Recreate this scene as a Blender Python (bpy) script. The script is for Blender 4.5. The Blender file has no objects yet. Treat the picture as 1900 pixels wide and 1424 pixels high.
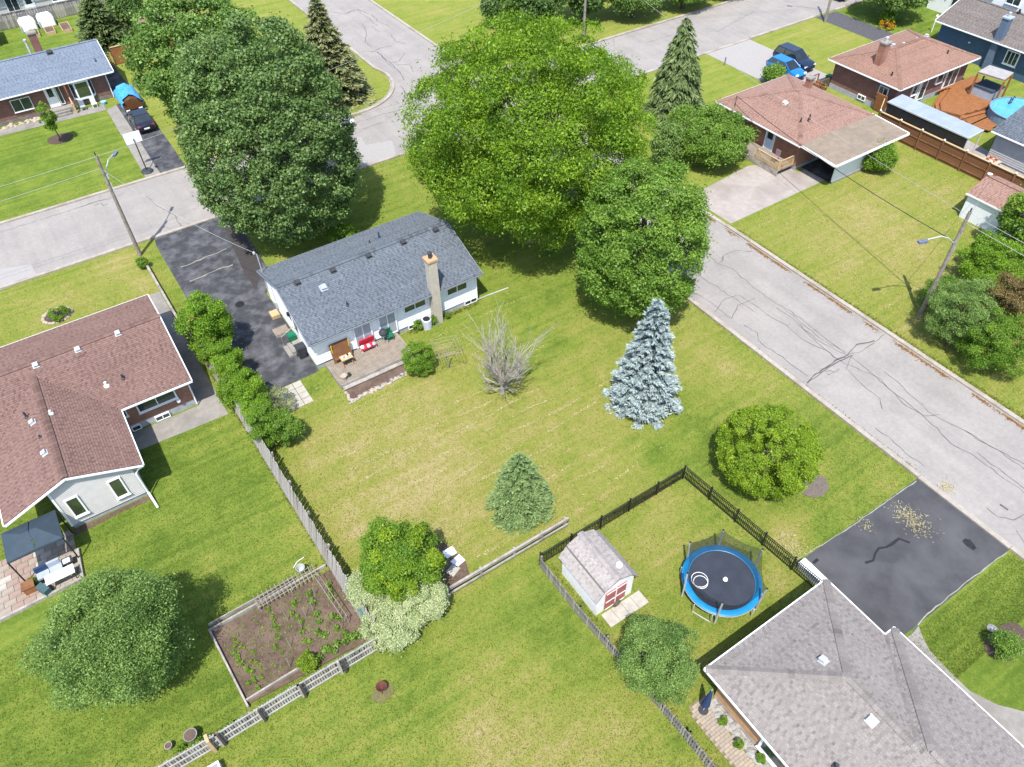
import bpy, math, random
import numpy as np
from mathutils import Vector, Matrix

rnd = random.Random(7)
R = np.random.default_rng(11)
sc = bpy.context.scene
col = sc.collection
rad = math.radians

# ------------------------------------------------------------------ camera, sky, sun, exposure
CAM_POS = (0.0, 0.0, 36.0)
CAM_ROT = [[0.834524, 0.408131, -0.370132], [-0.550708, 0.597124, -0.583235], [-0.017022, 0.690559, 0.723076]]
cd = bpy.data.cameras.new('camera')
cd.sensor_width = 36.0
cd.lens = 36.0 * 1405.86 / 1900
cd.clip_end = 2000
cam = bpy.data.objects.new('camera', cd)
m4 = Matrix.Identity(4)
for r_ in range(3):
    for c_ in range(3):
        m4[r_][c_] = CAM_ROT[r_][c_]
    m4[r_][3] = CAM_POS[r_]
cam.matrix_world = m4
col.objects.link(cam)
sc.camera = cam

SUN_ELEV, SUN_AZ = 62.0, 229.0          # where the sun stands, counted from +x towards +y
w = bpy.data.worlds.new('World')
sc.world = w
w.use_nodes = True
nt = w.node_tree
sky = nt.nodes.new('ShaderNodeTexSky')
sky.sky_type = 'NISHITA'
sky.sun_disc = False
sky.sun_elevation = rad(SUN_ELEV)
sky.sun_rotation = rad(90 - SUN_AZ)
nt.links.new(sky.outputs[0], nt.nodes['Background'].inputs[0])
nt.nodes['Background'].inputs[1].default_value = 0.15
sl = bpy.data.lights.new('sun', 'SUN')
sl.energy = 3.5
sl.angle = rad(0.5)
sl.color = (1.0, 0.955, 0.88)
sun = bpy.data.objects.new('sun', sl)
sd = Vector((math.cos(rad(SUN_AZ)) * math.cos(rad(SUN_ELEV)), math.sin(rad(SUN_AZ)) * math.cos(rad(SUN_ELEV)), math.sin(rad(SUN_ELEV))))
sun.rotation_euler = sd.to_track_quat('Z', 'Y').to_euler()
sun.location = (0, 0, 60)
col.objects.link(sun)
vs = sc.view_settings
vs.view_transform = 'Standard'
vs.look = 'None'
vs.exposure = 1.1
vs.gamma = 1
vs.use_curve_mapping = False
sc.cycles.max_bounces = 8
sc.cycles.transparent_max_bounces = 12

# ------------------------------------------------------------------ materials
MATS = {}
def _new(name):
    m = bpy.data.materials.new(name)
    m.use_nodes = True
    n = m.node_tree
    return m, n, n.nodes['Principled BSDF']

def _ramp(n, src, stops):
    r = n.nodes.new('ShaderNodeValToRGB')
    e = r.color_ramp.elements
    while len(e) < len(stops):
        e.new(0.5)
    for k, (p, c) in enumerate(stops):
        e[k].position = p
        e[k].color = (*c, 1)
    n.links.new(src, r.inputs[0])
    return r.outputs[0]

def _noise(n, vec, scale, detail=4, rough=.6):
    t = n.nodes.new('ShaderNodeTexNoise')
    t.inputs['Scale'].default_value = scale
    t.inputs['Detail'].default_value = detail
    t.inputs['Roughness'].default_value = rough
    n.links.new(vec, t.inputs['Vector'])
    return t.outputs['Fac']

def _mix(n, fac, a, b, mode='MIX'):
    x = n.nodes.new('ShaderNodeMix')
    x.data_type = 'RGBA'
    x.blend_type = mode
    for sock, v in ((x.inputs[0], fac), (x.inputs[6], a), (x.inputs[7], b)):
        if hasattr(v, 'is_linked') or hasattr(v, 'links'):
            n.links.new(v, sock)
        elif isinstance(v, (int, float)):
            sock.default_value = v
        else:
            sock.default_value = (*v, 1)
    return x.outputs[2]

def _pos(n):
    return n.nodes.new('ShaderNodeNewGeometry').outputs['Position']

def _attr(n, name):
    a = n.nodes.new('ShaderNodeAttribute')
    a.attribute_name = name
    return a.outputs['Fac']

def mat(name, c, c2=None, scale=6., rough=.8, spec=.3, bump=0., bscale=None, metal=0., c3=None, s3=.6, lo=.35, hi=.65):
    """two or three colours mottled by noise at two sizes, with fine relief"""
    if name in MATS:
        return MATS[name]
    m, n, p = _new(name)
    tc = n.nodes.new('ShaderNodeTexCoord').outputs['Object']
    p.inputs['Roughness'].default_value = rough
    p.inputs['Specular IOR Level'].default_value = spec
    p.inputs['Metallic'].default_value = metal
    if c2 is None:
        c2 = tuple(x * .8 for x in c)
    colr = _ramp(n, _noise(n, tc, scale), [(lo, c), (hi, c2)])
    if c3 is not None:
        colr = _mix(n, _ramp(n, _noise(n, tc, s3, 5), [(.45, (0, 0, 0)), (.7, (1, 1, 1))]), colr, c3)
    n.links.new(colr, p.inputs['Base Color'])
    if bump:
        b = n.nodes.new('ShaderNodeBump')
        b.inputs['Strength'].default_value = bump
        b.inputs['Distance'].default_value = .02
        n.links.new(_noise(n, tc, bscale or scale * 4, 3), b.inputs['Height'])
        n.links.new(b.outputs[0], p.inputs['Normal'])
    MATS[name] = m
    return m

def tonemat(name, stops, rough=.85, spec=.2, scale=30., amount=.35):
    """colour from the per-piece attribute 'tone', with grain"""
    m, n, p = _new(name)
    p.inputs['Roughness'].default_value = rough
    p.inputs['Specular IOR Level'].default_value = spec
    tc = _pos(n)
    c = _ramp(n, _attr(n, 'tone'), stops)
    g = _ramp(n, _noise(n, tc, scale, 3), [(.3, (1 - amount,) * 3), (.7, (1 + amount,) * 3)])
    c = _mix(n, 1., c, g, 'MULTIPLY')
    g2 = _ramp(n, _noise(n, tc, .45, 4), [(.35, (.95,) * 3), (.65, (1.05,) * 3)])
    c = _mix(n, 1., c, g2, 'MULTIPLY')
    n.links.new(c, p.inputs['Base Color'])
    MATS[name] = m
    return m

def leafmat(name, dark, light, trans=.3, gloss=.06):
    gloss *= .35; trans = min(.45, trans + .08)
    m = bpy.data.materials.new(name)
    m.use_nodes = True
    n = m.node_tree
    n.nodes.remove(n.nodes['Principled BSDF'])
    c = _ramp(n, _attr(n, 'tone'), [(.05, dark), (.95, light)])
    d = n.nodes.new('ShaderNodeBsdfDiffuse')
    t = n.nodes.new('ShaderNodeBsdfTranslucent')
    g = n.nodes.new('ShaderNodeBsdfGlossy')
    g.inputs['Roughness'].default_value = .5
    g.inputs['Color'].default_value = (.8, .9, .7, 1)
    n.links.new(c, d.inputs[0])
    n.links.new(_mix(n, 1., c, (1.15, 1.1, .6), 'MULTIPLY'), t.inputs[0])
    m1 = n.nodes.new('ShaderNodeMixShader'); m1.inputs[0].default_value = trans
    m2 = n.nodes.new('ShaderNodeMixShader'); m2.inputs[0].default_value = gloss
    n.links.new(d.outputs[0], m1.inputs[1]); n.links.new(t.outputs[0], m1.inputs[2])
    n.links.new(m1.outputs[0], m2.inputs[1]); n.links.new(g.outputs[0], m2.inputs[2])
    n.links.new(m2.outputs[0], n.nodes['Material Output'].inputs[0])
    MATS[name] = m
    return m

def brickmat(name, c1, c2, mortar, sx=.22, sz=.075):
    m, n, p = _new(name)
    p.inputs['Roughness'].default_value = .9
    sep = n.nodes.new('ShaderNodeSeparateXYZ')
    n.links.new(_pos(n), sep.inputs[0])
    add = n.nodes.new('ShaderNodeMath'); add.operation = 'ADD'
    n.links.new(sep.outputs[0], add.inputs[0]); n.links.new(sep.outputs[1], add.inputs[1])
    cmb = n.nodes.new('ShaderNodeCombineXYZ')
    n.links.new(add.outputs[0], cmb.inputs[0]); n.links.new(sep.outputs[2], cmb.inputs[1])
    b = n.nodes.new('ShaderNodeTexBrick')
    b.inputs['Scale'].default_value = 1
    b.inputs['Brick Width'].default_value = sx
    b.inputs['Row Height'].default_value = sz
    b.inputs['Mortar Size'].default_value = .008
    b.inputs['Color1'].default_value = (*c1, 1); b.inputs['Color2'].default_value = (*c2, 1); b.inputs['Mortar'].default_value = (*mortar, 1)
    n.links.new(cmb.outputs[0], b.inputs['Vector'])
    g = _ramp(n, _noise(n, _pos(n), 1.4), [(.3, (.8,) * 3), (.7, (1.15,) * 3)])
    n.links.new(_mix(n, 1., b.outputs['Color'], g, 'MULTIPLY'), p.inputs['Base Color'])
    bp = n.nodes.new('ShaderNodeBump'); bp.inputs['Strength'].default_value = .5; bp.inputs['Distance'].default_value = .01
    n.links.new(b.outputs['Fac'], bp.inputs['Height']); bp.invert = True
    n.links.new(bp.outputs[0], p.inputs['Normal'])
    MATS[name] = m
    return m

def glassmat(name, c=(.02, .03, .03), rough=.06):
    m, n, p = _new(name)
    p.inputs['Roughness'].default_value = rough
    p.inputs['Specular IOR Level'].default_value = .8
    n.links.new(_ramp(n, _noise(n, _pos(n), 1.1), [(.35, c), (.7, tuple(x * 1.9 for x in c))]), p.inputs['Base Color'])
    MATS[name] = m
    return m

def netmat(name, c, see=.6):
    m, n, p = _new(name)
    p.inputs['Roughness'].default_value = .9
    p.inputs['Base Color'].default_value = (*c, 1)
    t = n.nodes.new('ShaderNodeBsdfTransparent')
    x = n.nodes.new('ShaderNodeMixShader'); x.inputs[0].default_value = see
    n.links.new(p.outputs[0], x.inputs[1]); n.links.new(t.outputs[0], x.inputs[2])
    n.links.new(x.outputs[0], n.nodes['Material Output'].inputs[0])
    MATS[name] = m
    return m

# ------------------------------------------------------------------ objects
def tag(o, label=None, cat=None, group=None, kind=None):
    if label: o['label'] = label
    if cat: o['category'] = cat
    if group: o['group'] = group
    if kind: o['kind'] = kind
    return o

def thing(name, label, cat, loc=(0, 0, 0), group=None, rotz=0.):
    o = bpy.data.objects.new(name, None)
    o.empty_display_size = .3
    col.objects.link(o)
    o.location = loc
    o.rotation_euler = (0, 0, rotz)
    return tag(o, label, cat, group)

def wloc(o):
    v = Vector((0, 0, 0))
    while o is not None:
        v += o.location
        o = o.parent
    return v

def link(name, me, parent=None, kind=None):
    o = bpy.data.objects.new(name, me)
    col.objects.link(o)
    if parent is not None:
        o.parent = parent
    if kind:
        o['kind'] = kind
    return o

class MB:
    """collects simple solids in world coordinates (or local ones, local=True) and links them as one mesh object"""
    def __init__(s):
        s.v = []; s.f = []; s.mi = []
    def add(s, vs, fs, m=0):
        k = len(s.v)
        s.v += [tuple(x) for x in vs]
        s.f += [[i + k for i in f] for f in fs]
        s.mi += [m] * len(fs)
        return s
    def box(s, x0, x1, y0, y1, z0, z1, m=0):
        v = [(x0, y0, z0), (x1, y0, z0), (x1, y1, z0), (x0, y1, z0), (x0, y0, z1), (x1, y0, z1), (x1, y1, z1), (x0, y1, z1)]
        return s.add(v, [[0, 3, 2, 1], [4, 5, 6, 7], [0, 1, 5, 4], [1, 2, 6, 5], [2, 3, 7, 6], [3, 0, 4, 7]], m)
    def obox(s, c, size, mat3=None, m=0):
        c = Vector(c); h = [x / 2 for x in size]
        M3 = mat3 or Matrix.Identity(3)
        v = [c + M3 @ Vector((sx * h[0], sy * h[1], sz * h[2])) for sz in (-1, 1) for sx, sy in ((-1, -1), (1, -1), (1, 1), (-1, 1))]
        return s.add(v, [[0, 3, 2, 1], [4, 5, 6, 7], [0, 1, 5, 4], [1, 2, 6, 5], [2, 3, 7, 6], [3, 0, 4, 7]], m)
    def beam(s, p, q, wd, ht, m=0):
        p, q = Vector(p), Vector(q)
        d = (q - p)
        L = d.length
        if L < 1e-6: return s
        d /= L
        up = Vector((0, 0, 1)) if abs(d.z) < .95 else Vector((1, 0, 0))
        a = d.cross(up).normalized(); b = a.cross(d)
        return s.obox((p + q) / 2, (L, wd, ht), Matrix((d, a, b)).transposed(), m)
    def tube(s, pts, r, n=6, m=0):
        pts = [Vector(p) for p in pts]
        rr = r if isinstance(r, (list, tuple)) else [r] * len(pts)
        rings = []
        k0 = len(s.v)
        for i, p in enumerate(pts):
            d = (pts[min(i + 1, len(pts) - 1)] - pts[max(i - 1, 0)])
            d = d.normalized() if d.length > 1e-9 else Vector((0, 0, 1))
            up = Vector((0, 0, 1)) if abs(d.z) < .9 else Vector((1, 0, 0))
            a = d.cross(up).normalized(); b = a.cross(d)
            for j in range(n):
                t = 2 * math.pi * j / n
                s.v.append(tuple(p + (a * math.cos(t) + b * math.sin(t)) * rr[i]))
        for i in range(len(pts) - 1):
            for j in range(n):
                s.f.append([k0 + i * n + j, k0 + i * n + (j + 1) % n, k0 + (i + 1) * n + (j + 1) % n, k0 + (i + 1) * n + j]); s.mi.append(m)
        s.f.append([k0 + j for j in range(n)]); s.mi.append(m)
        e = k0 + (len(pts) - 1) * n
        s.f.append([e + n - 1 - j for j in range(n)]); s.mi.append(m)
        return s
    def lathe(s, prof, c=(0, 0, 0), n=16, m=0, closed=False):
        k0 = len(s.v)
        for r, z in prof:
            for j in range(n):
                t = 2 * math.pi * j / n
                s.v.append((c[0] + r * math.cos(t), c[1] + r * math.sin(t), c[2] + z))
        for i in range(len(prof) - (0 if closed else 1)):
            i2 = (i + 1) % len(prof)
            for j in range(n):
                s.f.append([k0 + i * n + j, k0 + i * n + (j + 1) % n, k0 + i2 * n + (j + 1) % n, k0 + i2 * n + j]); s.mi.append(m)
        if closed: return s
        s.f.append([k0 + n - 1 - j for j in range(n)]); s.mi.append(m)
        e = k0 + (len(prof) - 1) * n
        s.f.append([e + j for j in range(n)]); s.mi.append(m)
        return s
    def slab(s, poly, thick, m=0, vert=True):
        """a 3-D polygon (counter-clockwise from above) given a thickness downwards"""
        n = len(poly); k = len(s.v)
        s.v += [tuple(p) for p in poly] + [(p[0], p[1], p[2] - thick) for p in poly]
        s.f.append([k + i for i in range(n)]); s.f.append([k + n + n - 1 - i for i in range(n)]); s.mi += [m, m]
        for i in range(n):
            j = (i + 1) % n
            s.f.append([k + i, k + n + i, k + n + j, k + j]); s.mi.append(m)
        return s
    def prism(s, poly, z0, z1, m=0):
        return s.slab([(p[0], p[1], z1) for p in poly], z1 - z0, m)
    def vprism(s, poly, axis, a, b, m=0):
        """polygon in the (horizontal, z) plane pushed along an axis ('x' or 'y')"""
        n = len(poly); k = len(s.v)
        for t in (a, b):
            s.v += [((t, u, z) if axis == 'x' else (u, t, z)) for u, z in poly]
        s.f += [[k + i for i in range(n)], [k + n + n - 1 - i for i in range(n)]]; s.mi += [m, m]
        for i in range(n):
            j = (i + 1) % n
            s.f.append([k + i, k + n + i, k + n + j, k + j]); s.mi.append(m)
        return s
    def sheet(s, poly, m=0):
        k = len(s.v)
        s.v += [tuple(p) for p in poly]; s.f.append([k + i for i in range(len(poly))]); s.mi.append(m)
        return s
    def mesh(s, name, mats, off=(0, 0, 0), smooth=False):
        me = bpy.data.meshes.new(name)
        o = off
        me.from_pydata([(x - o[0], y - o[1], z - o[2]) for x, y, z in s.v], [], s.f)
        for m in (mats if isinstance(mats, (list, tuple)) else [mats]):
            me.materials.append(m)
        me.polygons.foreach_set('material_index', s.mi)
        if smooth:
            me.polygons.foreach_set('use_smooth', [True] * len(s.f))
            try: me.set_sharp_from_angle(angle=rad(40))
            except Exception: pass
        import bmesh
        bm = bmesh.new(); bm.from_mesh(me)
        bmesh.ops.recalc_face_normals(bm, faces=bm.faces)
        bm.to_mesh(me); bm.free()
        me.update()
        return me
    def build(s, name, mats, parent=None, smooth=False, kind=None, label=None, local=False):
        off = (0, 0, 0)
        base = None
        if not local:
            if parent is not None:
                off = wloc(parent)
            else:
                a = np.array(s.v)
                off = base = ((a[:, 0].min() + a[:, 0].max()) / 2, (a[:, 1].min() + a[:, 1].max()) / 2, a[:, 2].min())
        o = link(name, s.mesh(name, mats, off, smooth), parent, kind)
        if base is not None:
            o.location = base
        if label: o['label'] = label
        return o

def B(x0, x1, y0, y1, z0, z1, name, m, parent=None, **k):
    return MB().box(x0, x1, y0, y1, z0, z1).build(name, m, parent, **k)

def quads(name, V, tone, m, parent=None, kind=None, nv=4, smooth=False):
    """V: (N, nv, 3) corners of N separate faces, tone: (N,)"""
    N = len(V)
    off = np.array(wloc(parent)) if parent is not None else V.reshape(-1, 3).min(0) * 0
    me = bpy.data.meshes.new(name)
    co = (V.reshape(-1, 3) - off).astype(np.float32)
    me.vertices.add(N * nv); me.vertices.foreach_set('co', co.ravel())
    me.loops.add(N * nv); me.loops.foreach_set('vertex_index', np.arange(N * nv, dtype=np.int32))
    me.polygons.add(N); me.polygons.foreach_set('loop_start', np.arange(0, N * nv, nv, dtype=np.int32))
    me.polygons.foreach_set('loop_total', np.full(N, nv, dtype=np.int32))
    a = me.attributes.new('tone', 'FLOAT', 'POINT')
    a.data.foreach_set('value', np.repeat(tone, nv).astype(np.float32))
    me.materials.append(m)
    me.update(calc_edges=True)
    return link(name, me, parent, kind)

def px_of(p):
    q = [p[i] - CAM_POS[i] for i in range(3)]
    x = sum(CAM_ROT[i][0] * q[i] for i in range(3)); y = -sum(CAM_ROT[i][1] * q[i] for i in range(3)); z = -sum(CAM_ROT[i][2] * q[i] for i in range(3))
    return (950 + 1405.86 * x / z, 712 + 1405.86 * y / z) if z > 0 else (-9e9, -9e9)

def copy_tree(o, parent=None):
    c = o.copy(); col.objects.link(c); c.parent = parent
    for ch in list(o.children):
        copy_tree(ch, c)
    return c
# ------------------------------------------------------------------ material palette
WHITE = mat('white_paint', (.78, .79, .8), (.7, .71, .72), 3, .5)
TRIM = mat('white_trim', (.8, .81, .82), (.72, .74, .76), 8, .45)
SIDING_W = mat('white_siding', (.72, .74, .77), (.66, .69, .72), 2, .55, bump=.1)
SIDING_G = mat('grey_siding', (.47, .46, .44), (.42, .41, .395), 3, .6, bump=.1)
SIDING_B = mat('blue_siding', (.055, .10, .16), (.045, .085, .14), 3, .7)
SIDING_S = mat('slate_siding', (.26, .28, .30), (.22, .24, .26), 3, .6)
PARGE = mat('parging', (.34, .35, .37), (.24, .25, .27), 2.5, .9, bump=.3)
CONC = mat('concrete', (.255, .238, .215), (.205, .192, .175), 3, .9, bump=.25, c3=(.165, .155, .142))
CONC_L = mat('pale_concrete', (.33, .295, .272), (.28, .25, .23), 2, .9, bump=.25, c3=(.22, .19, .17), s3=.35)
KERB = mat('kerb_concrete', (.37, .33, .285), (.29, .26, .23), 5, .9, bump=.3, c3=(.23, .20, .16))
ASPH = mat('asphalt', (.034, .035, .040), (.055, .057, .064), 1.6, .85, bump=.35, bscale=60, c3=(.115, .118, .128), s3=.8, lo=.3, hi=.7)
ASPH_E = mat('even_asphalt', (.044, .044, .048), (.062, .062, .067), .8, .85, bump=.35, bscale=60, c3=(.08, .08, .086), s3=.35)
ROOF_SHED = tonemat('pale_taupe_shingle', [(0, (.20, .18, .172)), (.45, (.285, .258, .248)), (1, (.34, .31, .30))])
ASPH_F = mat('fresh_asphalt', (.06, .06, .07), (.085, .083, .09), 3, .85, bump=.3, bscale=60)
ASPH_B = mat('brown_asphalt', (.05, .043, .042), (.038, .034, .034), 3, .9, bump=.3, bscale=60)
TAR = mat('tar', (.06, .058, .06), (.10, .096, .098), 6, .6)
SEAL = mat('pale_filler', (.27, .27, .22), (.2, .2, .15), 5, .9)
PATCH = mat('pale_patch', (.30, .285, .275), (.27, .255, .245), 4, .9, bump=.2)
BRICK_R = brickmat('red_brick', (.30, .115, .065), (.22, .08, .045), (.30, .24, .2))
BRICK_D = brickmat('dark_red_brick', (.20, .072, .055), (.13, .05, .04), (.2, .15, .13))
BRICK_T = brickmat('tan_brick', (.48, .25, .09), (.40, .20, .075), (.4, .33, .26))
STONE_F = brickmat('rubble_facing', (.20, .16, .13), (.12, .10, .085), (.25, .22, .19), .35, .16)
GLASS = glassmat('window_glass')
GLASS_G = glassmat('green_reflection_glass', (.03, .04, .022))  # reflected greenery is painted into the pane colour
GLASS_B = glassmat('car_glass', (.012, .016, .02), .04)
BLACK = mat('black_metal', (.012, .012, .013), (.02, .02, .02), 5, .5)
DARK = mat('dark_plastic', (.03, .033, .04), (.045, .048, .055), 5, .5)
GALV = mat('galvanised_steel', (.46, .48, .49), (.38, .40, .41), 5, .4, metal=.15)
WOOD_G = mat('weathered_wood', (.36, .33, .30), (.26, .235, .21), 4, .9, bump=.3, c3=(.19, .17, .15), s3=1.5)
PALE_V = mat('pale_vent_metal', (.46, .46, .47), (.38, .38, .39), 5, .5)
STAIN = mat('oil_stain_dark', (.016, .016, .018), (.024, .024, .026), 6, .5)
WOOD_L = mat('silvered_wood', (.38, .365, .35), (.30, .285, .27), 4, .9, bump=.3)
PAVER_T = mat('tan_paver', (.33, .275, .21), (.28, .23, .175), 3, .9, bump=.2)
WOOD_D = mat('dark_grey_wood', (.20, .185, .18), (.13, .12, .12), 4, .9, bump=.3, c3=(.30, .28, .27), s3=2)
WOOD_T = mat('tan_deck_wood', (.25, .21, .17), (.19, .16, .128), 3, .85, bump=.25)
WOOD_O = mat('orange_cedar', (.27, .112, .042), (.21, .086, .032), 3, .7, bump=.2)
WOOD_B = mat('brown_fence_wood', (.19, .085, .038), (.125, .055, .026), 3, .85, bump=.3, c3=(.25, .12, .05), s3=1)
WOOD_Y = mat('new_lumber', (.46, .34, .19), (.38, .27, .15), 4, .8)
WOOD_P = mat('pole_wood', (.27, .235, .20), (.16, .14, .12), 5, .95, bump=.4)
SOIL = mat('bare_soil', (.115, .078, .06), (.075, .05, .038), 5, 1, bump=.8, bscale=20, c3=(.15, .105, .08), s3=.9)
MULCH = mat('mulch', (.06, .04, .032), (.1, .07, .055), 14, 1, bump=.8, bscale=30)
BARK = mat('bark', (.12, .10, .08), (.07, .058, .045), 8, 1, bump=.6)
BARK_P = mat('pale_dead_bark', (.36, .33, .29), (.27, .24, .20), 8, .9, bump=.3)
STONE = mat('field_stone', (.34, .33, .31), (.22, .21, .2), 7, .9, bump=.4)
STONE_T = mat('tan_stone', (.42, .35, .28), (.3, .25, .2), 7, .9, bump=.4)
PAVER = mat('paver', (.29, .245, .20), (.24, .20, .165), 3, .9, bump=.2)
PAVER_R = mat('red_paver', (.27, .20, .165), (.225, .165, .135), 3, .9, bump=.2)
FLAG = mat('flagstone', (.38, .355, .31), (.31, .29, .25), 3, .9, bump=.2)
GREEN_P = mat('green_plastic', (.012, .16, .085), (.01, .12, .065), 4, .45)
BLUE_P = mat('blue_vinyl', (.012, .20, .42), (.010, .155, .35), 2, .4)
RED_P = mat('red_plastic', (.5, .03, .05), (.4, .02, .04), 4, .45)
RED_D = mat('red_door_paint', (.36, .12, .11), (.30, .09, .085), 5, .6)
YEL_P = mat('yellow_plastic', (.65, .42, .03), (.55, .35, .02), 4, .5)
CREAM = mat('cream_stucco', (.42, .38, .32), (.36, .32, .27), 3, .9, bump=.3)
SHADE_F = mat('slate_fabric', (.035, .055, .075), (.03, .047, .064), 3, .8)
NAVY_F = mat('navy_fabric', (.02, .045, .12), (.016, .035, .09), 3, .8)
GREY_F = mat('grey_fabric', (.32, .36, .42), (.26, .30, .36), 3, .8)
TARP = mat('blue_tarp', (.02, .22, .60), (.10, .36, .72), 5, .45, bump=.8, bscale=6)
CANVAS = mat('blue_grey_canvas', (.27, .31, .35), (.22, .26, .30), 1.2, .6)
MAT_B = mat('jump_mat', (.024, .029, .042), (.032, .038, .055), 1.5, .7)
WATERM = mat('pool_water', (.07, .30, .62), (.10, .36, .68), 1.2, .08, .5, bump=.15, bscale=4)

ROOF_BROWN = tonemat('brown_shingle', [(0, (.075, .044, .037)), (.45, (.158, .096, .081)), (1, (.21, .135, .116))])
ROOF_GREY = tonemat('slate_shingle', [(0, (.045, .053, .064)), (.5, (.105, .122, .145)), (1, (.15, .168, .195))])
ROOF_TAUPE = tonemat('taupe_shingle', [(0, (.12, .106, .099)), (.45, (.200, .179, .168)), (1, (.25, .228, .215))])
ROOF_PINK = tonemat('rose_brown_shingle', [(0, (.14, .08, .062)), (.5, (.25, .152, .122)), (1, (.30, .19, .155))])
ROOF_TAN = tonemat('tan_brown_shingle', [(0, (.14, .078, .06)), (.5, (.24, .142, .108)), (1, (.28, .175, .135))])
ROOF_BLUE = tonemat('blue_shingle', [(0, (.09, .112, .148)), (.5, (.15, .182, .232)), (1, (.19, .222, .275))])
ROOF_DK = tonemat('grey_brown_shingle', [(0, (.085, .073, .066)), (.5, (.155, .135, .123)), (1, (.20, .175, .16))])
ROOF_FLAT = mat('rolled_roofing', (.23, .185, .14), (.19, .15, .115), 2, .95, c3=(.17, .14, .11), s3=.5)
def under(name, c): return mat(name, c, tuple(x * .7 for x in c), 6, .95)
U_BROWN, U_GREY, U_TAUPE = under('brown_felt', (.10, .05, .04)), under('slate_felt', (.05, .06, .08)), under('taupe_felt', (.16, .135, .12))
U_PINK, U_BLUE, U_DK = under('rose_felt', (.2, .12, .09)), under('blue_felt', (.11, .15, .21)), under('grey_felt', (.14, .12, .11))

L_LIME = leafmat('lime_leaf', (.068, .155, .008), (.25, .39, .028), .4)
L_MAPLE = leafmat('maple_leaf', (.055, .115, .024), (.165, .25, .075), .22, .09)
L_MID = leafmat('mid_green_leaf', (.07, .155, .016), (.205, .335, .048), .3, .07)
L_BACK = leafmat('fresh_maple_leaf', (.06, .145, .022), (.19, .30, .065), .28, .08)
L_DARK = leafmat('dark_leaf', (.045, .10, .02), (.125, .20, .05), .2, .07)
L_GREEN = leafmat('garden_leaf', (.07, .16, .012), (.19, .31, .03), .3, .06)
L_YEL = leafmat('yellow_green_leaf', (.11, .195, .008), (.26, .37, .026), .3, .06)
L_BRIGHT = leafmat('bright_leaf', (.075, .18, .009), (.235, .38, .03), .35, .06)
L_CREAM = leafmat('cream_variegated_leaf', (.23, .30, .12), (.46, .50, .29), .2, .05)
L_SPRUCE_B = leafmat('blue_spruce_needle', (.085, .13, .14), (.44, .52, .53), .1, .05)
L_SPRUCE = leafmat('spruce_needle', (.055, .11, .035), (.23, .32, .12), .12, .06)
L_SPRUCE_T = leafmat('coned_spruce_needle', (.10, .14, .05), (.32, .32, .16), .12, .06)
L_CEDAR = leafmat('cedar_spray', (.045, .085, .025), (.19, .25, .095), .15, .06)
L_RED = leafmat('bronze_leaf', (.08, .065, .025), (.24, .17, .06), .2, .06)
L_OLIVE = leafmat('olive_leaf', (.055, .12, .018), (.235, .35, .09), .25, .08)
L_PALE = leafmat('pale_leaf', (.11, .16, .05), (.33, .36, .16), .25, .07)
L_DRY = leafmat('dry_cutting', (.36, .31, .15), (.56, .50, .30), .2, .02)
L_GRASS = leafmat('grass_blade', (.085, .125, .018), (.25, .225, .07), .3, .02)
L_FLOWER = leafmat('orange_flower', (.45, .18, .01), (.6, .35, .02), .2, .02)

# ------------------------------------------------------------------ ground and lawns
HOUSES = [(8.4, 21, 37.5, 45.9), (-22, .6, 39, 48), (-10.4, -4, 33.5, 39), (-14, 6.9, 87.2, 96), (53.5, 62, 33, 46), (68.6, 80.2, 38.3, 46), (85.5, 93, 20, 46), (15, 22.5, -14, 7), (12.9, 15.3, 12.9, 16)]
ROADS = [(-60, 160, 59.4, 68.5), (33.9, 42.4, -40, 60), (32.5, 40.6, 68, 200)]
DRIVES = [(3.2, 9.6, 37.3, 59.4), (23.5, 34, 3.6, 9.4), (43, 54, 34.0, 39.5), (64.2, 71, 47, 59.4), (81.8, 85.3, 44, 59.4), (5.4, 9, 68.5, 95), (-4, 2.0, 37, 39.2), (.6, 2, 37, 52), (-16, -8.3, 28, 33.5), (-3.5, 3, 18.6, 23)]

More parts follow.
